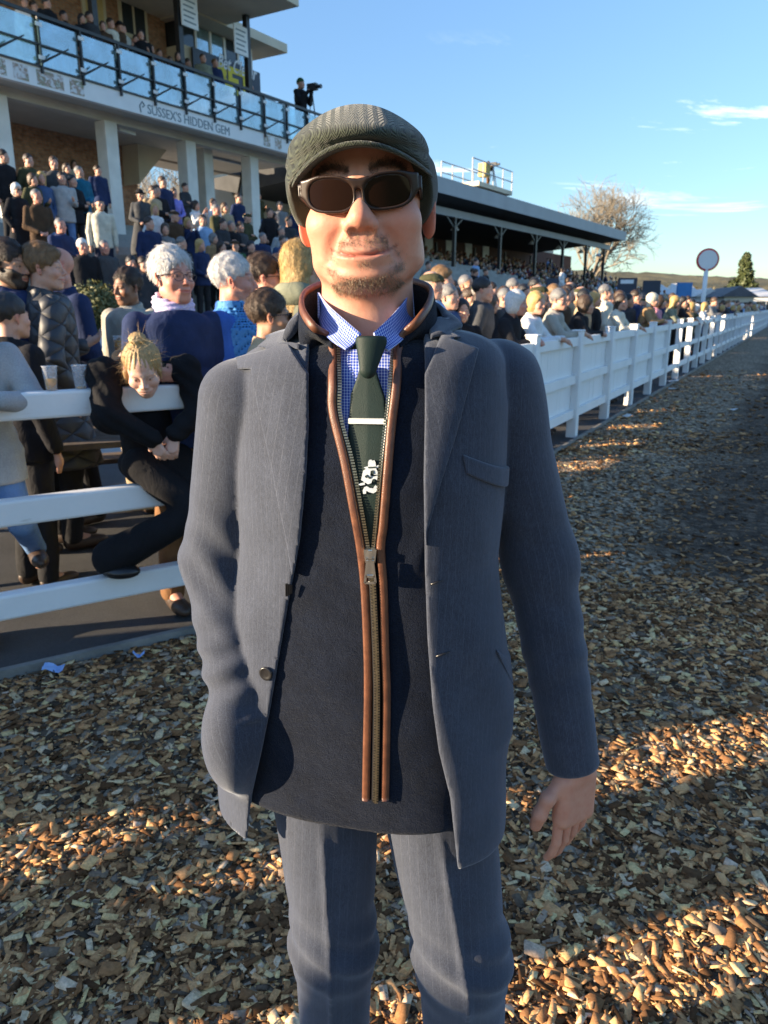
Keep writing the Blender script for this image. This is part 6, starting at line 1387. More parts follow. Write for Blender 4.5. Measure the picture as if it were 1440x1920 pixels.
near(500, 541, 3.62, 98, pose='clasp', fem=1, yaw=6, res=0, top=('coat', 'beige'), hair=('short', 'brown'), skin='tan', extra=('sunglasses',), label='short-haired woman in sunglasses and beige coat beside the man in the cap')
near(492, 474, 4.55, 85, pose='side', yaw=12, res=0, top=('jacket', 'charcoal'), hair=('short', 'brown'), skin='pink', extra=('glasses',), label='brown-haired man in glasses seen in profile behind the beige coat')
near(562, 450, 4.5, 150, pose='side', fem=1, yaw=-10, res=0, top=('jacket', 'grey-green'), hair=('long', 'blond'), extra=('hood',), label='blonde woman seen from behind, just left of the flat cap')
near(10, 548, 4.0, 150, pose='side', res=1, top=('jacket', 'black'), hair=('short', 'black'), label='person in black jacket low at the left edge behind the pale fleece')
# the man wrapped in a flag
fm = near(432, 474, 4.05, 82, pose='crossed', yaw=14, res=0, top=('jacket', 'blue'), hair=('short', 'white'), skin='pink', label='white-haired man wrapped in a blue and yellow flag')
def cape_d(P):
    z = P[:, 2]; w = np.interp(z, [.55, .9, 1.15, 1.40, 1.50], [.34, .31, .275, .215, .10]).astype(np.float32); ang = np.arctan2(P[:, 0], P[:, 1]); fold = .016 * np.sin(ang * 7 + z * 5) * np.clip((1.45 - z) / .5, 0, 1)
    d = (np.sqrt((P[:, 0] / 1.0) ** 2 + ((P[:, 1] + .01) / .80) ** 2) - w - fold) * .75; d = smax(np.abs(d) - .006, z - 1.535, .01); d = smax(d, .58 + .10 * np.sin(ang * 3) - z, .01)
    return smax(d, -s_cone(P, (0, -.30, .5), (0, -.20, 1.48), .10, .035), .01)
me, v = sdf_mesh('flag_cape', cape_d, (-.40, -.36, .50), (.40, .36, 1.58), .012, 0)
m, t, b = newmat('flag_cloth'); v_ = coords(t); sp_ = N(t, 'ShaderNodeSeparateXYZ'); t.links.new(v_, sp_.inputs[0]); dz_ = mth(t, 'GREATER_THAN', mth(t, 'ADD', sp_.outputs[2], mth(t, 'MULTIPLY', sp_.outputs[1], -1.0)), .94)
t.links.new(mixc(t, (.62, .60, .04), (.05, .22, .50), dz_), b.inputs['Base Color']); b.inputs['Roughness'].default_value = .7; bump(t, b, noise(t, v_, 9, 3).outputs[0], .4, .03); put('flag_cape', me, m, fm)
# pale fleece leaning on the rail at the left edge
q = lf(-74, .30); fleece_p = person(q[0], q[1], .012, math.degrees(math.atan2(LFN[0], -LFN[1])), h=1.66, pose='lean', fem=1, yaw=15, res=0, top=('jacket', 'pale grey'), legs=('jeans', 'blue jeans'), hair=('long', 'brown'), mat='fleece', kn={1: ((.13, -.10, .60), (.20, .12, .40))}, label='person in pale fluffy fleece and jeans leaning over the rail at left edge'); fleece_p.children[1].color = (.46, .50, .62, 1)
# ---- the girl on the fence
def G(s, m_, z): p = LF0 + LFD * s + LFN * m_; return np.array([p[0], p[1], z], np.float32)
GS = .575; girl = empty('person', tuple(map(float, G(GS, -.05, 0)))); tag(girl, 'blonde girl in black draped over the white top rail, looking down', 'person'); GL = np.array(girl.location, np.float32)
def gput(name, me, mat, col=None):
    n = len(me.vertices); co = np.empty(n * 3, np.float32); me.vertices.foreach_get('co', co); me.vertices.foreach_set('co', (co.reshape(-1, 3) - GL).ravel()); me.update(); return put(name, me, mat, girl, col)
gface = math.atan2(LFN[0], -LFN[1]); GH = np.array(at(268, 690, 3.32), np.float32); GHR = np.array(Matrix.Rotation(R(14), 3, 'Z') @ Matrix.Rotation(R(33), 3, 'X') @ Matrix.Rotation(R(-5), 3, 'Y'), np.float32); KS = .93
gsh = {-1: G(GS - .125, -.100, 1.225), 1: G(GS + .150, -.100, 1.225)}; gel = {-1: G(GS - .185, .105, 1.085), 1: G(GS + .235, .100, 1.085)}; gwr = {-1: G(GS - .020, .165, .985), 1: G(GS + .085, .165, .995)}; gtop = {-1: G(GS - .165, .0, 1.255), 1: G(GS + .200, .0, 1.255)}
ghip = G(GS + .04, -.105, .84); gnk = G(GS, -.115, 1.29)
def ghead(P): q = ((P - GH) / KS) @ GHR; d = head_sdf(q, 1.0, 1.0, 0, True, True) * KS; return smin(d, s_cone(P, gnk + vec((0, .04, -.05)), GH + GHR @ vec((0, .02, -.06)), .045, .045), .02)
v1, f1 = surface(ghead, GH - .17, GH + .16, .0052, 1)
def ghands(P):
    d = np.full(len(P), 1.0, np.float32)
    for s_ in (-1, 1):
        w = gwr[s_]; hd = G(.0, 0, 0) * 0 + vec((LFD[0] * (.35 if s_ < 0 else -.25), LFD[1] * (.35 if s_ < 0 else -.25), -.85)); d = np.minimum(d, smin(hand_s((P - w) / .86 + w, w, hd, s_, True) * .86, s_cone(P, gel[s_], w, .03, .024), .02))
    return d
gp_ = np.array([gwr[1], gwr[-1], gel[1], gel[-1]]); v2, f2 = surface(ghands, gp_.min(0) - .14, gp_.max(0) + .10, .0058, 0)
def gcore(P): d = s_cone(P, gnk, ghip, .08, .10); return d
v3, f3 = surface(gcore, np.minimum(gnk, ghip) - .15, np.maximum(gnk, ghip) + .15, .02, 0); V = np.concatenate([v1, v2, v3]); me = mesh_from('body', V, np.concatenate([f1, f2 + len(v1), f3 + len(v1) + len(v2)]), True)
set_attr(me, 'tint', np.concatenate([face_tint(((v1 - GH) / KS) @ GHR, 1.0, brow=(.8, .68, .55), lips=(1.0, .78, .76), liph=.006) ** .6, np.ones((len(v2) + len(v3), 3), np.float32)])); gput('body', me, M['skin'], (.66, .42, .33))
def ghood(P):
    z = P[:, 2]; d = s_cone(P, gnk + vec((0, 0, -.06)), ghip + vec((0, 0, .02)), .120, .130); d = smin(d, s_cone(P, gsh[-1], gsh[1], .068, .068), .05)
    for s_ in (-1, 1): sl = smin(smin(s_cone(P, gsh[s_], gtop[s_], .078, .070), s_cone(P, gtop[s_], gel[s_], .070, .064), .04), s_cone(P, gel[s_], gwr[s_], .064, .042), .04); sl = sl - .004 * np.sin(z * 90 + P[:, 0] * 80 + 2 * wob(P, 14, 2)); d = smin(d, sl, .02)
    d = smin(d, s_ell(P, gnk + vec((-.02, .07, .03)), (.11, .07, .05)), .02); rail = s_box(P, np.array([*(LF0), 1.1425]), (6, .045, .064), .0, np.array([[LFD[0], -LFD[1], 0], [LFD[1], LFD[0], 0], [0, 0, 1]], np.float32))
    return smax(smax(d - .003 * wob(P, 20, 4), -rail, .004), .76 - z, .01)
me, v = sdf_mesh('hoodie', ghood, G(GS, 0, 0) + vec((-.48, -.42, .74)), G(GS, 0, 0) + vec((.48, .42, 1.45)), .0085, 0); gput('hoodie', me, M['cloth'], (.0085, .0085, .010))
gk = {-1: (G(GS - .03, -.02, .83), G(.74, .175, .625), G(.36, .02, .415)), 1: (G(GS + .13, -.02, .83), G(.92, .13, .60), G(.90, .02, .40))}
def gleg(P):
    d = s_ell(P, ghip + vec((0, 0, -.02)), (.16, .14, .10))
    for s_ in (-1, 1): h_, k_, a_ = gk[s_]; d = smin(d, smin(s_cone(P, h_, k_, .092, .068), s_cone(P, k_, a_, .066, .088), .03), .025)
    rail = s_box(P, np.array([*(LF0), .6895]), (6, .045, .064), .0, np.array([[LFD[0], -LFD[1], 0], [LFD[1], LFD[0], 0], [0, 0, 1]], np.float32)); d = smax(d - .003 * wob(P, 20, 9), -rail, .004)
    a_ = gk[-1][2]; return smax(d, .345 - P[:, 2], .01)
me, v = sdf_mesh('flared_trousers', gleg, G(GS, 0, 0) + vec((-.45, -.40, .30)), G(GS, 0, 0) + vec((.62, .55, .98)), .0095, 0); gput('flared_trousers', me, M['cloth'], (.010, .010, .012))
for s_ in (-1, 1):
    a_ = gk[s_][2]; me, v = sdf_mesh('shoe', lambda P: smax(smin(s_ell(P, a_ + vec((.05, -.035, -.055)), (.09, .055, .035)), s_ell(P, a_ + vec((0, 0, -.04)), (.05, .045, .045)), .02), a_[2] - .086 - P[:, 2], .006), a_ - .17, a_ + .17, .009, 0); gput('shoe', me, M['black_plastic'])
def ghair(P):
    q = ((P - GH) / KS) @ GHR; x, y, z = q[:, 0], q[:, 1], q[:, 2]; d = smax(smax(s_ell(q, (0, .020, .044), (.085, .103, .090)), -s_ell(q, (0, -.100, -.035), (.068, .080, .082)), .015), -.06 - z, .02)
    d = smin(d, s_ell(q, (.0, .03, .145), (.040, .036, .026)) , .012); d = smin(d, s_cone(q, (-.078, -.02, .0), (-.085, -.01, -.075), .012, .004), .01); d = smin(d, s_cone(q, (.076, -.03, .0), (.080, -.025, -.055), .010, .003), .01)
    return (d - .0035 * np.sin(np.arctan2(x, y - .02) * 24 + z * 40 + 3 * wob(q, 30, 2)) - .004 * wob(q, 40, 3)) * KS
me, v = sdf_mesh('hair', ghair, GH - .22, GH + .22, .0052, 0); gput('hair', me, M['hair'], (.46, .31, .14))
# loose strands of the girl's hair
rs3 = np.random.RandomState(5); nn_ = np.empty(len(v) * 3, np.float32); me.vertices.foreach_get('normal', nn_); nn_ = nn_.reshape(-1, 3); ids = rs3.choice(len(v), 700); b0 = (v - GL)[ids]; dr = nn_[ids] * .6 + rs3.normal(size=(700, 3)) * .5 + vec((0, 0, -.2)); Ls = .02 + .05 * rs3.rand(700, 1); sdv = np.cross(dr, nn_[ids] + .1); sdv /= np.linalg.norm(sdv, axis=1, keepdims=True)
o = put('loose_hair', mesh_from('loose_hair', np.stack([b0 - sdv * .0006, b0 + sdv * .0006, b0 + dr * Ls], 1).reshape(-1, 3), np.arange(2100).reshape(-1, 3)), M['hair'], girl, (.50, .35, .17)); o['kind'] = 'stuff'
SHADE = [(-1.35, .30, 1.66), (-1.95, .30, 1.74), (-2.55, .35, 1.66), (-3.2, .30, 1.80), (-3.85, .35, 1.72), (-4.6, .30, 1.78)]
SHADE_XY = [(-4.6, -1.10, 1.80), (-4.5, -.42, 1.72), (-4.6, .41, 1.66), (-4.4, 1.20, 1.70), (-4.9, 1.68, 1.80), (-5.6, 2.0, 1.75)]  # unseen figures added nearer the track to throw shadow strips over the ground
# ---- people on the terrace, the balcony and along the right fence
def ray_floor(px, py, h, Dmin=9.0, Dmax=34.0):
    d = ray(px, py)
    for D in np.arange(Dmin, Dmax, .05):
        x = d[0] * D / d[1]; z = CAM_H + d[2] * D / d[1]
        if floor_z(x, D) + h >= z: return x, D
    return x, D
PR = random.Random(11)
POSES_M = ['side', 'pockets', 'clasp', 'crossed', 'cup', 'side']; POSES_F = ['clasp', 'cup', 'side', 'phone', 'pockets']
YAWS = {'side': 15, 'pockets': -20, 'clasp': 20, 'crossed': -12, 'cup': 0, 'phone': 0, 'lean': 18, 'lean2': -22, 'wave': 0}
def terr(px, py, top, hair, fem=0, pose=None, style=None, face=None, legs='dark', h=None, skin='fair', extra=(), zone='terrace', **k):
    h = h or (PR.uniform(1.60, 1.70) if fem else PR.uniform(1.70, 1.82)); x, D = ray_floor(px, py, h, 13.4 if py > 430 and px < 280 else 9.0); pose = pose or PR.choice(POSES_F if fem else POSES_M); yw = YAWS[pose]
    face = PR.uniform(30, 75) if face is None else face
    return person(x, D, floor_z(x, D), face - yw * .5, h=h, pose=pose, fem=fem, yaw=yw, res=1, top=(style or ('jacket'), top), legs=('jeans' if 'jeans' in legs else 'trousers', legs), hair=hair, skin=skin, extra=extra, zone=zone, **k)
B, DB, BR, LB, BL, GR, WH, BK = 'blond', 'dark brown', 'brown', 'light brown', 'blond', 'grey', 'white', 'black'
T = [ # x, y of the head's top, top colour, hair, woman, options
 (27, 262, 'navy', ('flatcap', 'black', 'brown'), 0, {}), (46, 264, 'black', ('short', BK), 0, {}), (51, 290, 'olive', ('short', DB), 0, {}), (71, 287, 'denim', ('long', DB), 1, {}), (120, 271, 'black', ('crop', GR), 0, dict(skin='pink')), (155, 275, 'charcoal', ('long', BK), 1, {}), (168, 277, 'black', ('short', BK), 0, {}), (124, 307, 'brown', ('long', DB), 1, {}), (138, 301, 'cream', ('long', BR), 1, {}),
 (31, 358, 'black', ('bob', WH), 1, dict(style='coat', extra=('sunglasses',))), (68, 368, 'brown', ('crop', GR), 0, dict(style='jumper', skin='pink')), (76, 325, 'denim', ('long', BL), 1, dict(legs='blue jeans')), (115, 328, 'pale grey', ('short', DB), 0, dict(legs='blue jeans', pose='cup')), (148, 325, 'teal', ('crop', GR), 0, dict(pose='clasp')), (182, 312, 'navy', ('short', DB), 0, dict(pose='side')), (186, 374, 'cream', ('beanie', 'navy', 'grey'), 0, dict(legs='navy', pose='side', style='jumper')),
 (236, 294, 'black', ('crop', GR), 0, dict(pose='clasp')), (262, 362, 'dark grey', ('hat', 'black', 'black'), 1, dict(style='long', pose='clasp')), (286, 352, 'beige', ('short', BR), 0, {}), (294, 365, 'black', ('short', DB), 0, {}), (326, 367, 'lilac', ('pony', BR), 1, dict(style='shirt')), (304, 336, 'navy', ('short', BR), 0, {}), (310, 322, 'black', ('short', BK), 0, {}), (319, 326, 'olive', ('short', BR), 0, {}), (338, 312, 'black', ('short', DB), 0, {}), (346, 344, 'charcoal', ('short', DB), 0, {}), (369, 348, 'black', ('bob', B), 1, {}), (367, 388, 'white', ('bob', DB), 1, dict(style='jumper')), (291, 402, 'white', ('long', BL), 1, dict(style='shirt')),
 (326, 408, 'brown', ('flatcap', 'brown', 'grey'), 0, {}), (353, 427, 'navy', ('bob', B), 1, dict(style='coat')), (380, 416, 'light blue', ('short', DB), 0, dict(style='jumper')), (404, 384, 'olive', ('crop', GR), 0, dict(pose='crossed', skin='pink')), (421, 385, 'beige', ('long', BR), 1, {}), (447, 377, 'navy', ('short', DB), 0, dict(style='jumper')), (399, 374, 'white', ('short', BR), 0, dict(style='shirt')), (485, 364, 'olive', ('crop', GR), 0, dict(legs='jeans')), (524, 385, 'grey', ('flatcap', 'dark grey', 'grey'), 0, {}), (418, 428, 'charcoal', ('short', DB), 0, dict(pose='crossed')), (433, 427, 'black', ('crop', GR), 0, {}), (492, 440, 'navy', ('crop', GR), 0, {}), (470, 455, 'black', ('short', BK), 0, {}), (514, 414, 'black', ('bob', DB), 1, {}), (527, 428, 'pale grey', ('short', GR), 0, {}), (541, 420, 'charcoal', ('short', DB), 0, {}),
 (114, 438, 'navy', ('crop', GR), 0, dict(skin='pink')), (157, 484, 'black', ('wavy', WH), 0, dict(skin='pink')), (195, 463, 'dark grey', ('crop', GR), 0, dict(pose='cup', skin='pink')), (245, 487, 'black', ('short', BK), 0, {}), (268, 497, 'charcoal', ('short', DB), 0, {}), (6, 300, 'black', ('short', DB), 0, {}), (135, 340, 'black', ('short', BK), 0, {}), (100, 300, 'dark grey', ('short', BR), 0, {}), (60, 330, 'olive', ('bob', BR), 1, {}), (450, 425, 'dark grey', ('short', BR), 0, {}), (505, 395, 'black', ('short', DB), 0, {}), (548, 392, 'navy', ('bob', B), 1, {}), (463, 410, 'olive', ('flatcap', 'olive', 'grey'), 0, {}), (280, 430, 'navy', ('short', DB), 0, {}), (310, 440, 'grey', ('bob', BR), 1, {}), (340, 455, 'black', ('short', GR), 0, {}), (375, 452, 'navy', ('long', BL), 1, {}), (400, 448, 'camel', ('bob', GR), 1, {}),
 (530, 455, 'denim', ('short', BR), 0, {}), (440, 460, 'green', ('flatcap', 'brown', 'grey'), 0, {}), (415, 470, 'black', ('long', DB), 1, {})]
for x, y, c, hr, fm_, kw in T: terr(x, y, c, hr, fm_, **kw)
near(522, 478, 6.2, 70, pose='wave', fem=1, yaw=0, res=1, top=('jacket', 'grey-green'), hair=('bob', 'dark brown'), label='woman with one bare hand raised left of the blonde hair')
# balcony
zfl = S1.hit(0, 107, 0)[1] - .02
def balc(px, py, top, hair, fem=0, yb=None, pose=None, **k):
    """head top at the pixel; stands on the balcony floor"""
    h = PR.uniform(1.60, 1.68) if fem else PR.uniform(1.70, 1.82); best = None
    for yb_ in np.arange(.35, 2.7, .05):
        u, z = S1.hit(px, py, yb_)
        if best is None or abs(z - zfl - h) < best[0]: best = (abs(z - zfl - h), u, yb_, z)
    _, u, yb_, z = best; w = S1.w(u, yb_); hh_ = min(1.92, max(1.5, z - zfl)); pose = pose or PR.choice(['clasp', 'side', 'cup']); yw = YAWS[pose]
    return person(w[0], w[1], zfl, PR.uniform(20, 70) - yw * .5, h=hh_, pose=pose, fem=fem, yaw=yw, res=1, top=('jacket', top), hair=hair, zone='balcony', **k)
for q in ((45, -6, 'white', ('short', BR)), (62, 2, 'olive', ('short', DB)), (86, -4, 'black', ('short', BK)), (152, 26, 'black', ('long', BK), 1), (166, 22, 'charcoal', ('short', BK)), (192, 40, 'brown', ('short', BR)), (206, 34, 'cream', ('short', DB)), (222, 22, 'brown', ('hat', 'black', 'brown')), (228, 44, 'stone', ('short', BR)), (262, 40, 'black', ('short', BK)), (254, 66, 'charcoal', ('short', DB)), (271, 74, 'beige', ('bob', BR), 1), (298, 92, 'brown', ('short', BR)), (318, 106, 'grey', ('short', BR)), (333, 98, 'black', ('long', DB), 1), (351, 110, 'navy', ('short', DB)), (379, 89, 'grey-green', ('crop', BR)), (402, 104, 'navy', ('crop', LB)), (118, 20, 'black', ('short', BK)), (282, 84, 'navy', ('bob', DB), 1), (470, 158, 'charcoal', ('short', DB))): balc(q[0], q[1], q[2], q[3], q[4] if len(q) > 4 else 0)
# camera operators: one in black at the balcony's end, one on the far roof
u, z = S1.hit(563, 150, .9); w = S1.w(u, .9); co_ = person(w[0], w[1], zfl, 60, h=z - zfl + .05, pose='phone', res=1, top=('jacket', 'black'), hair=('beanie', 'green'), label='camera operator in black hood at the far end of the balcony')
u, z = S2.hit(916, 302, 3.0); w = S2.w(u, 3.0); co2 = person(w[0], w[1], zp, 60, h=max(1.6, z - zp), pose='phone', res=1, top=('jacket', 'brown'), legs=('trousers', 'brown'), hair=('short', 'dark brown'), label='camera operator standing on the railed roof platform')
def video_camera(o, label):
    bpy.context.view_layer.update(); r = empty('video_camera', tuple(o.matrix_world @ Vector((.0, -.36, 1.50))), o.rotation_euler[2]); s_ = o.scale[0]; m = MB(); m.box(-.09, .09, -.22, .18, -.10, .13); m.build('housing', M['black_steel'], r); m = MB(); m.tube([(0, -.22, 0), (0, -.42, 0)], [.06, .075], 12); m.build('lens', M['black_plastic'], r)
    for a_ in (0, 2.1, 4.2): m = MB(); m.tube([(0, 0, -.10), (.35 * math.cos(a_), .35 * math.sin(a_) - .05, -1.50 * s_)], .018, 6); m.build('tripod_leg', M['black_steel'], r)
    tag(r, label, 'camera')
video_camera(co_, 'black video camera on tripod at the balcony end'); video_camera(co2, 'video camera on tripod on the roof platform')
# right fence: rows behind it
def rfp(px, back):
    d = ray(px, 590); a = RF0 - RFN * back; k = d[0] / d[1]; s = (a[1] * k - a[0]) / (RFD[0] - RFD[1] * k); return a + RFD * s
RFACE = math.degrees(math.atan2(RFN[0], -RFN[1]))
def fenc(px, py, back, top, hair, fem=0, pose=None, face=None, res=None, style='jacket', **k):
    q = rfp(px, back); D = q[1]; h = float(at(px, py, D)[2]) - .012; h = min(1.98, max(1.45, h)); pose = pose or (PR.choice(['lean', 'lean2']) if back < .5 else PR.choice(POSES_F if fem else POSES_M)); yw = YAWS[pose]
    if pose.startswith('lean'): h = min(1.80, h * 1.02); 
    fc = (RFACE + PR.uniform(-8, 14)) if pose.startswith('lean') else (RFACE + PR.uniform(-25, 25) if face is None else face)
    res = res if res is not None else (0 if D < 7.5 else 1 if D < 26 else 2)
    return person(q[0], q[1], .012, fc - (0 if pose.startswith('lean') else yw * .5), h=h, pose=pose, fem=fem, yaw=yw, res=res, top=(style, top), hair=hair, zone='fence', **k)
FN = [(826, 500, 1.2, 'charcoal', ('fringe', LB), 0, dict(face=70, pose='side')), (804, 540, .9, 'black', ('bob', DB), 1, {}), (872, 515, 1.9, 'brown', ('crop', GR), 0, dict(skin='tan', face=40)), (866, 562, .75, 'black', ('long', BK), 1, dict(face=5, pose='side')), (902, 548, 1.0, 'cream', ('long', BR), 1, {}), (936, 548, .36, 'black', ('bob', WH), 1, dict(pose='lean', skin='pink')), (960, 497, 2.0, 'dark grey', ('short', GR), 0, dict(face=75)), (984, 552, .36, 'white', ('bob', BL), 1, {}), (1000, 512, 1.6, 'black', ('short', BK), 0, dict(face=35, skin='tan')), (1026, 546, .36, 'stone', ('short', GR), 1, dict(extra=('glasses',))), (1056, 542, .95, 'brown', ('bob', BR), 1, {}), (1072, 556, .36, 'black', ('bob', BR), 1, {}), (1066, 528, 1.6, 'charcoal', ('flatcap', 'dark grey', 'grey'), 0, {}),
      (1112, 548, .8, 'black', ('long', BL), 1, {}), (1096, 560, 1.2, 'navy', ('short', DB), 0, {}), (1148, 555, .36, 'cream', ('long', DB), 1, dict(pose='lean2')), (1176, 552, .7, 'charcoal', ('short', BK), 0, dict(skin='tan')), (1162, 550, 1.2, 'grey', ('bob', B), 1, {}), (1204, 550, .45, 'camel', ('headscarf', 'cream'), 1, dict(style='coat', pose='lean')), (1226, 552, .8, 'green', ('long', DB), 1, {}), (1218, 556, .4, 'pink', ('bob', BR), 1, {}), (1248, 556, .4, 'grey-green', ('long', B), 1, {}), (1268, 558, .4, 'black', ('long', BK), 1, {}), (1258, 550, 1.2, 'brown', ('short', BR), 0, {}),
      (846, 545, 1.5, 'navy', ('short', BR), 0, {}), (886, 538, 2.4, 'maroon', ('short', BK), 0, {}), (920, 530, 2.8, 'black', ('short', DB), 0, {}), (1040, 535, 2.4, 'navy', ('short', GR), 0, {}), (1088, 536, 2.2, 'olive', ('flatcap', 'olive', 'grey'), 0, {}), (1130, 540, 1.8, 'black', ('short', BR), 0, {}), (1192, 546, 1.6, 'navy', ('short', DB), 0, {}), (1140, 546, 2.6, 'pale grey', ('bob', WH), 1, {}), (975, 535, 2.6, 'black', ('bob', BR), 1, {}), (1014, 545, 1.1, 'charcoal', ('short', BR), 0, {}), (945, 540, 1.2, 'dark grey', ('crop', GR), 0, {})]
for q in FN: fenc(q[0], q[1], q[2], q[3], q[4], q[5], **q[6])
tops = ['black', 'navy', 'charcoal', 'dark grey', 'brown', 'olive', 'camel', 'cream', 'black', 'navy', 'light blue', 'grey', 'beige', 'denim', 'white', 'black']; hairs = [('short', DB), ('bob', BR), ('long', DB), ('short', BR), ('bob', B), ('short', GR), ('flatcap', 'olive', 'grey'), ('long', BL), ('short', BK), ('bob', WH), ('wavy', DB), ('fringe', BR), ('short', LB)]
for k in range(46):
    pxx = 800 + 470 * (k + PR.random()) / 46; bk = PR.choice([.85, 1.3, 1.8, 2.4]); hr = PR.choice(hairs); fm_ = 1 if hr[0] in ('bob', 'long') else 0; q = rfp(pxx, bk)
    person(q[0], q[1], .012, RFACE + PR.uniform(-30, 30), h=PR.uniform(1.62, 1.74) if fm_ else PR.uniform(1.74, 1.93), pose=PR.choice(['side', 'clasp', 'pockets']), fem=fm_, yaw=20 if fm_ else -12, res=1, top=('jacket', PR.choice(tops)), hair=hr, zone='fence', legs_on=False)
px = 1278.0; k = 0
while px < 1428:
    for back in (.38, .95, 1.6):
        hr = PR.choice(hairs); fm_ = 1 if hr[0] in ('bob', 'long') else 0; q = rfp(px + PR.uniform(-3, 3), back); D = q[1]
        person(q[0], q[1], .012, RFACE + PR.uniform(-25, 25), h=PR.uniform(1.58, 1.70) if fm_ else PR.uniform(1.68, 1.86), pose=PR.choice(['lean', 'clasp', 'lean2']) if back < .5 else PR.choice(['side', 'clasp', 'pockets']), fem=fm_, yaw=20 if fm_ else -12, res=2, top=('jacket', PR.choice(tops)), hair=hr, zone='fence', legs_on=back < .5)
    px += max(3.2, 8.0 * (1428 - px) / 150 + 2.2)
# rows further back towards the stands, between the fence crowd and the terrace
for k in range(34):
    pxx = PR.uniform(800, 1240); back = PR.uniform(3.2, 9.0); q = rfp(pxx, back)
    if q[1] > 40: continue
    hr = PR.choice(hairs); fm_ = 1 if hr[0] in ('bob', 'long') else 0
    person(q[0], q[1], floor_z(*q), RFACE + PR.uniform(-30, 30), h=PR.uniform(1.6, 1.85), pose=PR.choice(['side', 'clasp', 'pockets']), fem=fm_, yaw=20 if fm_ else -12, res=2, top=('jacket', PR.choice(tops)), hair=hr, zone='behind', legs_on=False)
# spectators just out of frame at the left, whose long shadows cross the track
for k, (s, back, h) in enumerate(SHADE):
    q = LF0 + LFD * s - LFN * back; person(q[0], q[1], .012, math.degrees(math.atan2(LFN[0], -LFN[1])), h=h, pose=('lean', 'lean2', 'side', 'crossed')[k % 4] if back < .5 else 'side', fem=k % 2, yaw=0, res=2, top=('jacket', tops[k % len(tops)]), hair=hairs[k % len(hairs)], zone='leftrow')
for k, (x_, y_, h) in enumerate(SHADE_XY): person(x_, y_, .012, 60 + 15 * (k % 3), h=h, pose=('side', 'pockets', 'cup')[k % 3], fem=k % 2, yaw=YAWS[('side', 'pockets', 'cup')[k % 3]], res=2, top=('jacket', tops[(3 * k) % len(tops)]), hair=hairs[(k + 4) % len(hairs)], zone='leftrow')
# the mass in the far stand
def lowpoly(n_seed, spots):
    r = np.random.RandomState(n_seed); ico = bmesh.new(); bmesh.ops.create_icosphere(ico, subdivisions=1, radius=1.0); iv = np.array([v.co[:] for v in ico.verts]); ico.faces.ensure_lookup_table(); if_ = np.array([[v.index for v in f.verts] for f in ico.faces]); ico.free()
    VV, FF, CC = [], [], []; base = 0; pal = [TOPC[c] for c in tops + ['red', 'green', 'maroon', 'white', 'light blue', 'pale grey']]; hp = list(HAIRC.values())
    for (x, y, z, rz) in spots:
        h = r.uniform(.93, 1.06)
        for c, s_, col in (((0, 0, 1.62), (.085, .10, .12), SKINS[('fair', 'pink', 'tan', 'pale')[r.randint(4)]]), ((0, .02, 1.67), (.092, .105, .10), hp[r.randint(len(hp))]), ((0, 0, 1.18), (.235, .16, .33), pal[r.randint(len(pal))]), ((.02, -.12, 1.12), (.22, .10, .12), None), ((0, 0, .62), (.19, .15, .50), (.02, .02, .025))):
            if col is None: col = last
            last = col; v = iv * np.array(s_) + np.array(c); v = v * h; ca, sa = math.cos(rz), math.sin(rz); v = np.stack([v[:, 0] * ca - v[:, 1] * sa + x, v[:, 0] * sa + v[:, 1] * ca + y, v[:, 2] + z], 1); VV.append(v); FF.append(if_ + base); base += len(iv); CC.append(np.tile(np.array(col), (len(iv), 1)))
    me = mesh_from('crowd', np.concatenate(VV), np.concatenate(FF), True); set_attr(me, 'tint', np.concatenate(CC)); return me
m, t, b = newmat('crowd_cloth'); n = noise(t, coords(t), 30, 3); t.links.new(mixc(t, attr(t, 'tint').outputs[0], ramp(t, n.outputs[0], [(.3, (.7,) * 3), (.7, (1.3,) * 3)]).outputs[0], 1, 'MULTIPLY'), b.inputs['Base Color']); b.inputs['Roughness'].default_value = .9
spots = []
for k in range(12):
    u = uA
    while u < uB + 1.2: w = S2.w(u, -4.9 + k * 1.1 + PR.uniform(-.2, .2)); spots.append((w[0], w[1], .35 + .30 * k, R(60 + PR.uniform(-30, 30)))); u += PR.uniform(.5, .95)
for k in range(150):
    a_ = PR.random(); y_ = PR.uniform(-3.5, 7.5); u = uB + 1.5 + a_ * 15.0; zz_ = (1 - a_) * np.interp(y_, [-4, 8], [1.0, 4.6]) + a_ * np.interp(y_, [-4, 8], [.5, .7]); w = S2.w(u, y_); spots.append((w[0], w[1], float(zz_) - .1, R(60 + PR.uniform(-30, 30))))
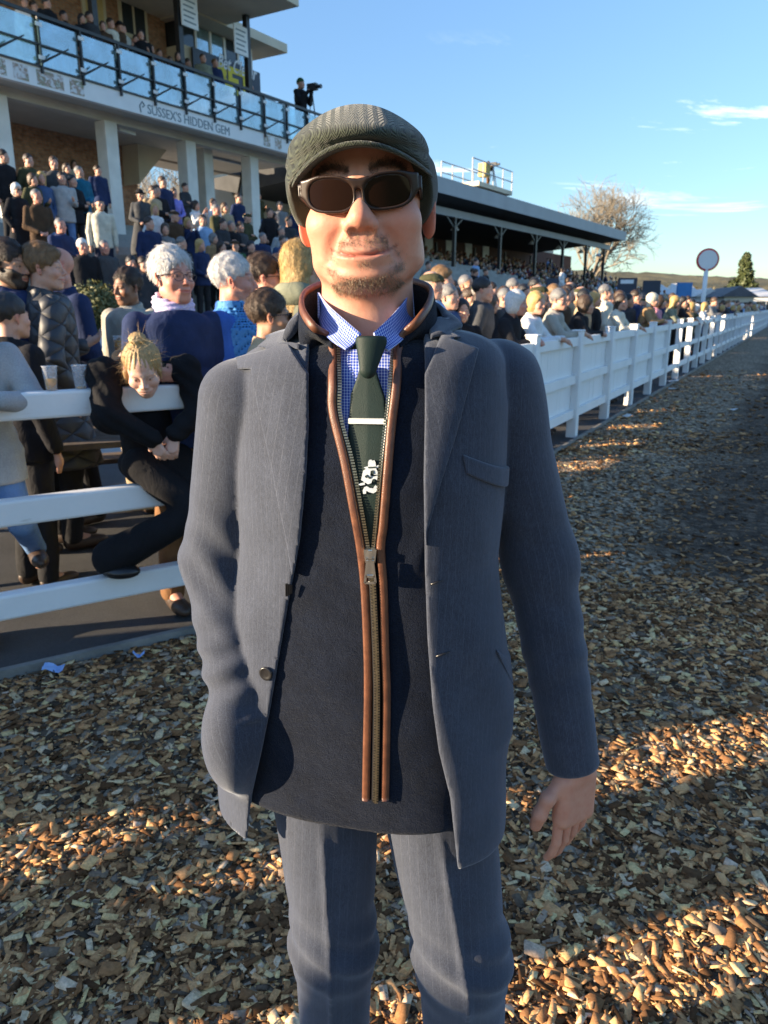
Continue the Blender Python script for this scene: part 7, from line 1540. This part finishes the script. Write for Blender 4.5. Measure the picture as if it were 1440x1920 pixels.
for k in range(420):
    q = RF0 + RFD * PR.uniform(30, 60) - RFN * PR.uniform(2.2, 13); spots.append((q[0], q[1], .01, R(60)))
for k in range(200):
    q = RF0 + RFD * PR.uniform(14, 34) - RFN * PR.uniform(9, 16); spots.append((q[0], q[1], .01, R(60)))
tag(put('crowd', lowpoly(3, spots), m), 'far-off crowd packed on the covered stand and down to the fence', None, None, 'stuff')
# ---- labels for the people placed in rows: look first, then place in the row
def ordinal(n): 
    w = ['first', 'second', 'third', 'fourth', 'fifth', 'sixth', 'seventh', 'eighth', 'ninth', 'tenth', 'eleventh', 'twelfth']; return w[n - 1] if n <= 12 else f"{n}{'th' if 10 < n % 100 < 14 else {1: 'st', 2: 'nd', 3: 'rd'}.get(n % 10, 'th')}"
ZN = {'terrace': ('on the terrace steps', 'spectators on the terrace steps'), 'balcony': ('on the balcony', 'spectators on the balcony'), 'fence': ('along the right fence', 'spectators along the right-hand fence'), 'behind': ('behind the right fence row', 'spectators behind the fence row'), 'leftrow': ('among the unseen shadow casters', 'unseen spectators left of the frame, casting shadows')}
GN = {'jumper': 'jumper', 'jacket': 'jacket', 'coat': 'coat', 'long': 'long coat', 'shirt': 'shirt'}
def hair_words(hr): 
    if hr is None: return 'bald'
    if hr[0] in ('flatcap', 'beanie', 'hat', 'headscarf'): return hr[1] + ' ' + {'flatcap': 'flat cap', 'beanie': 'beanie', 'hat': 'hat', 'headscarf': 'headscarf'}[hr[0]]
    return {'crop': 'cropped', 'short': 'short', 'bob': 'bobbed', 'long': 'long', 'wavy': 'wavy', 'pony': 'tied', 'fringe': 'fringed', 'bun': 'pinned'}[hr[0]] + ' ' + hr[1] + ' hair'
for zn in ZN:
    row = sorted([q for q in PEOPLE if q[1] == zn], key=lambda q: project(q[0].location)[0])
    for i, (o, z_, fem_, tp, hr) in enumerate(row): o['label'] = f"person, {hair_words(hr)}, {tp[1]} {GN[tp[0]]}, {ordinal(i + 1)} from left {ZN[zn][0]}"; o['group'] = ZN[zn][1]
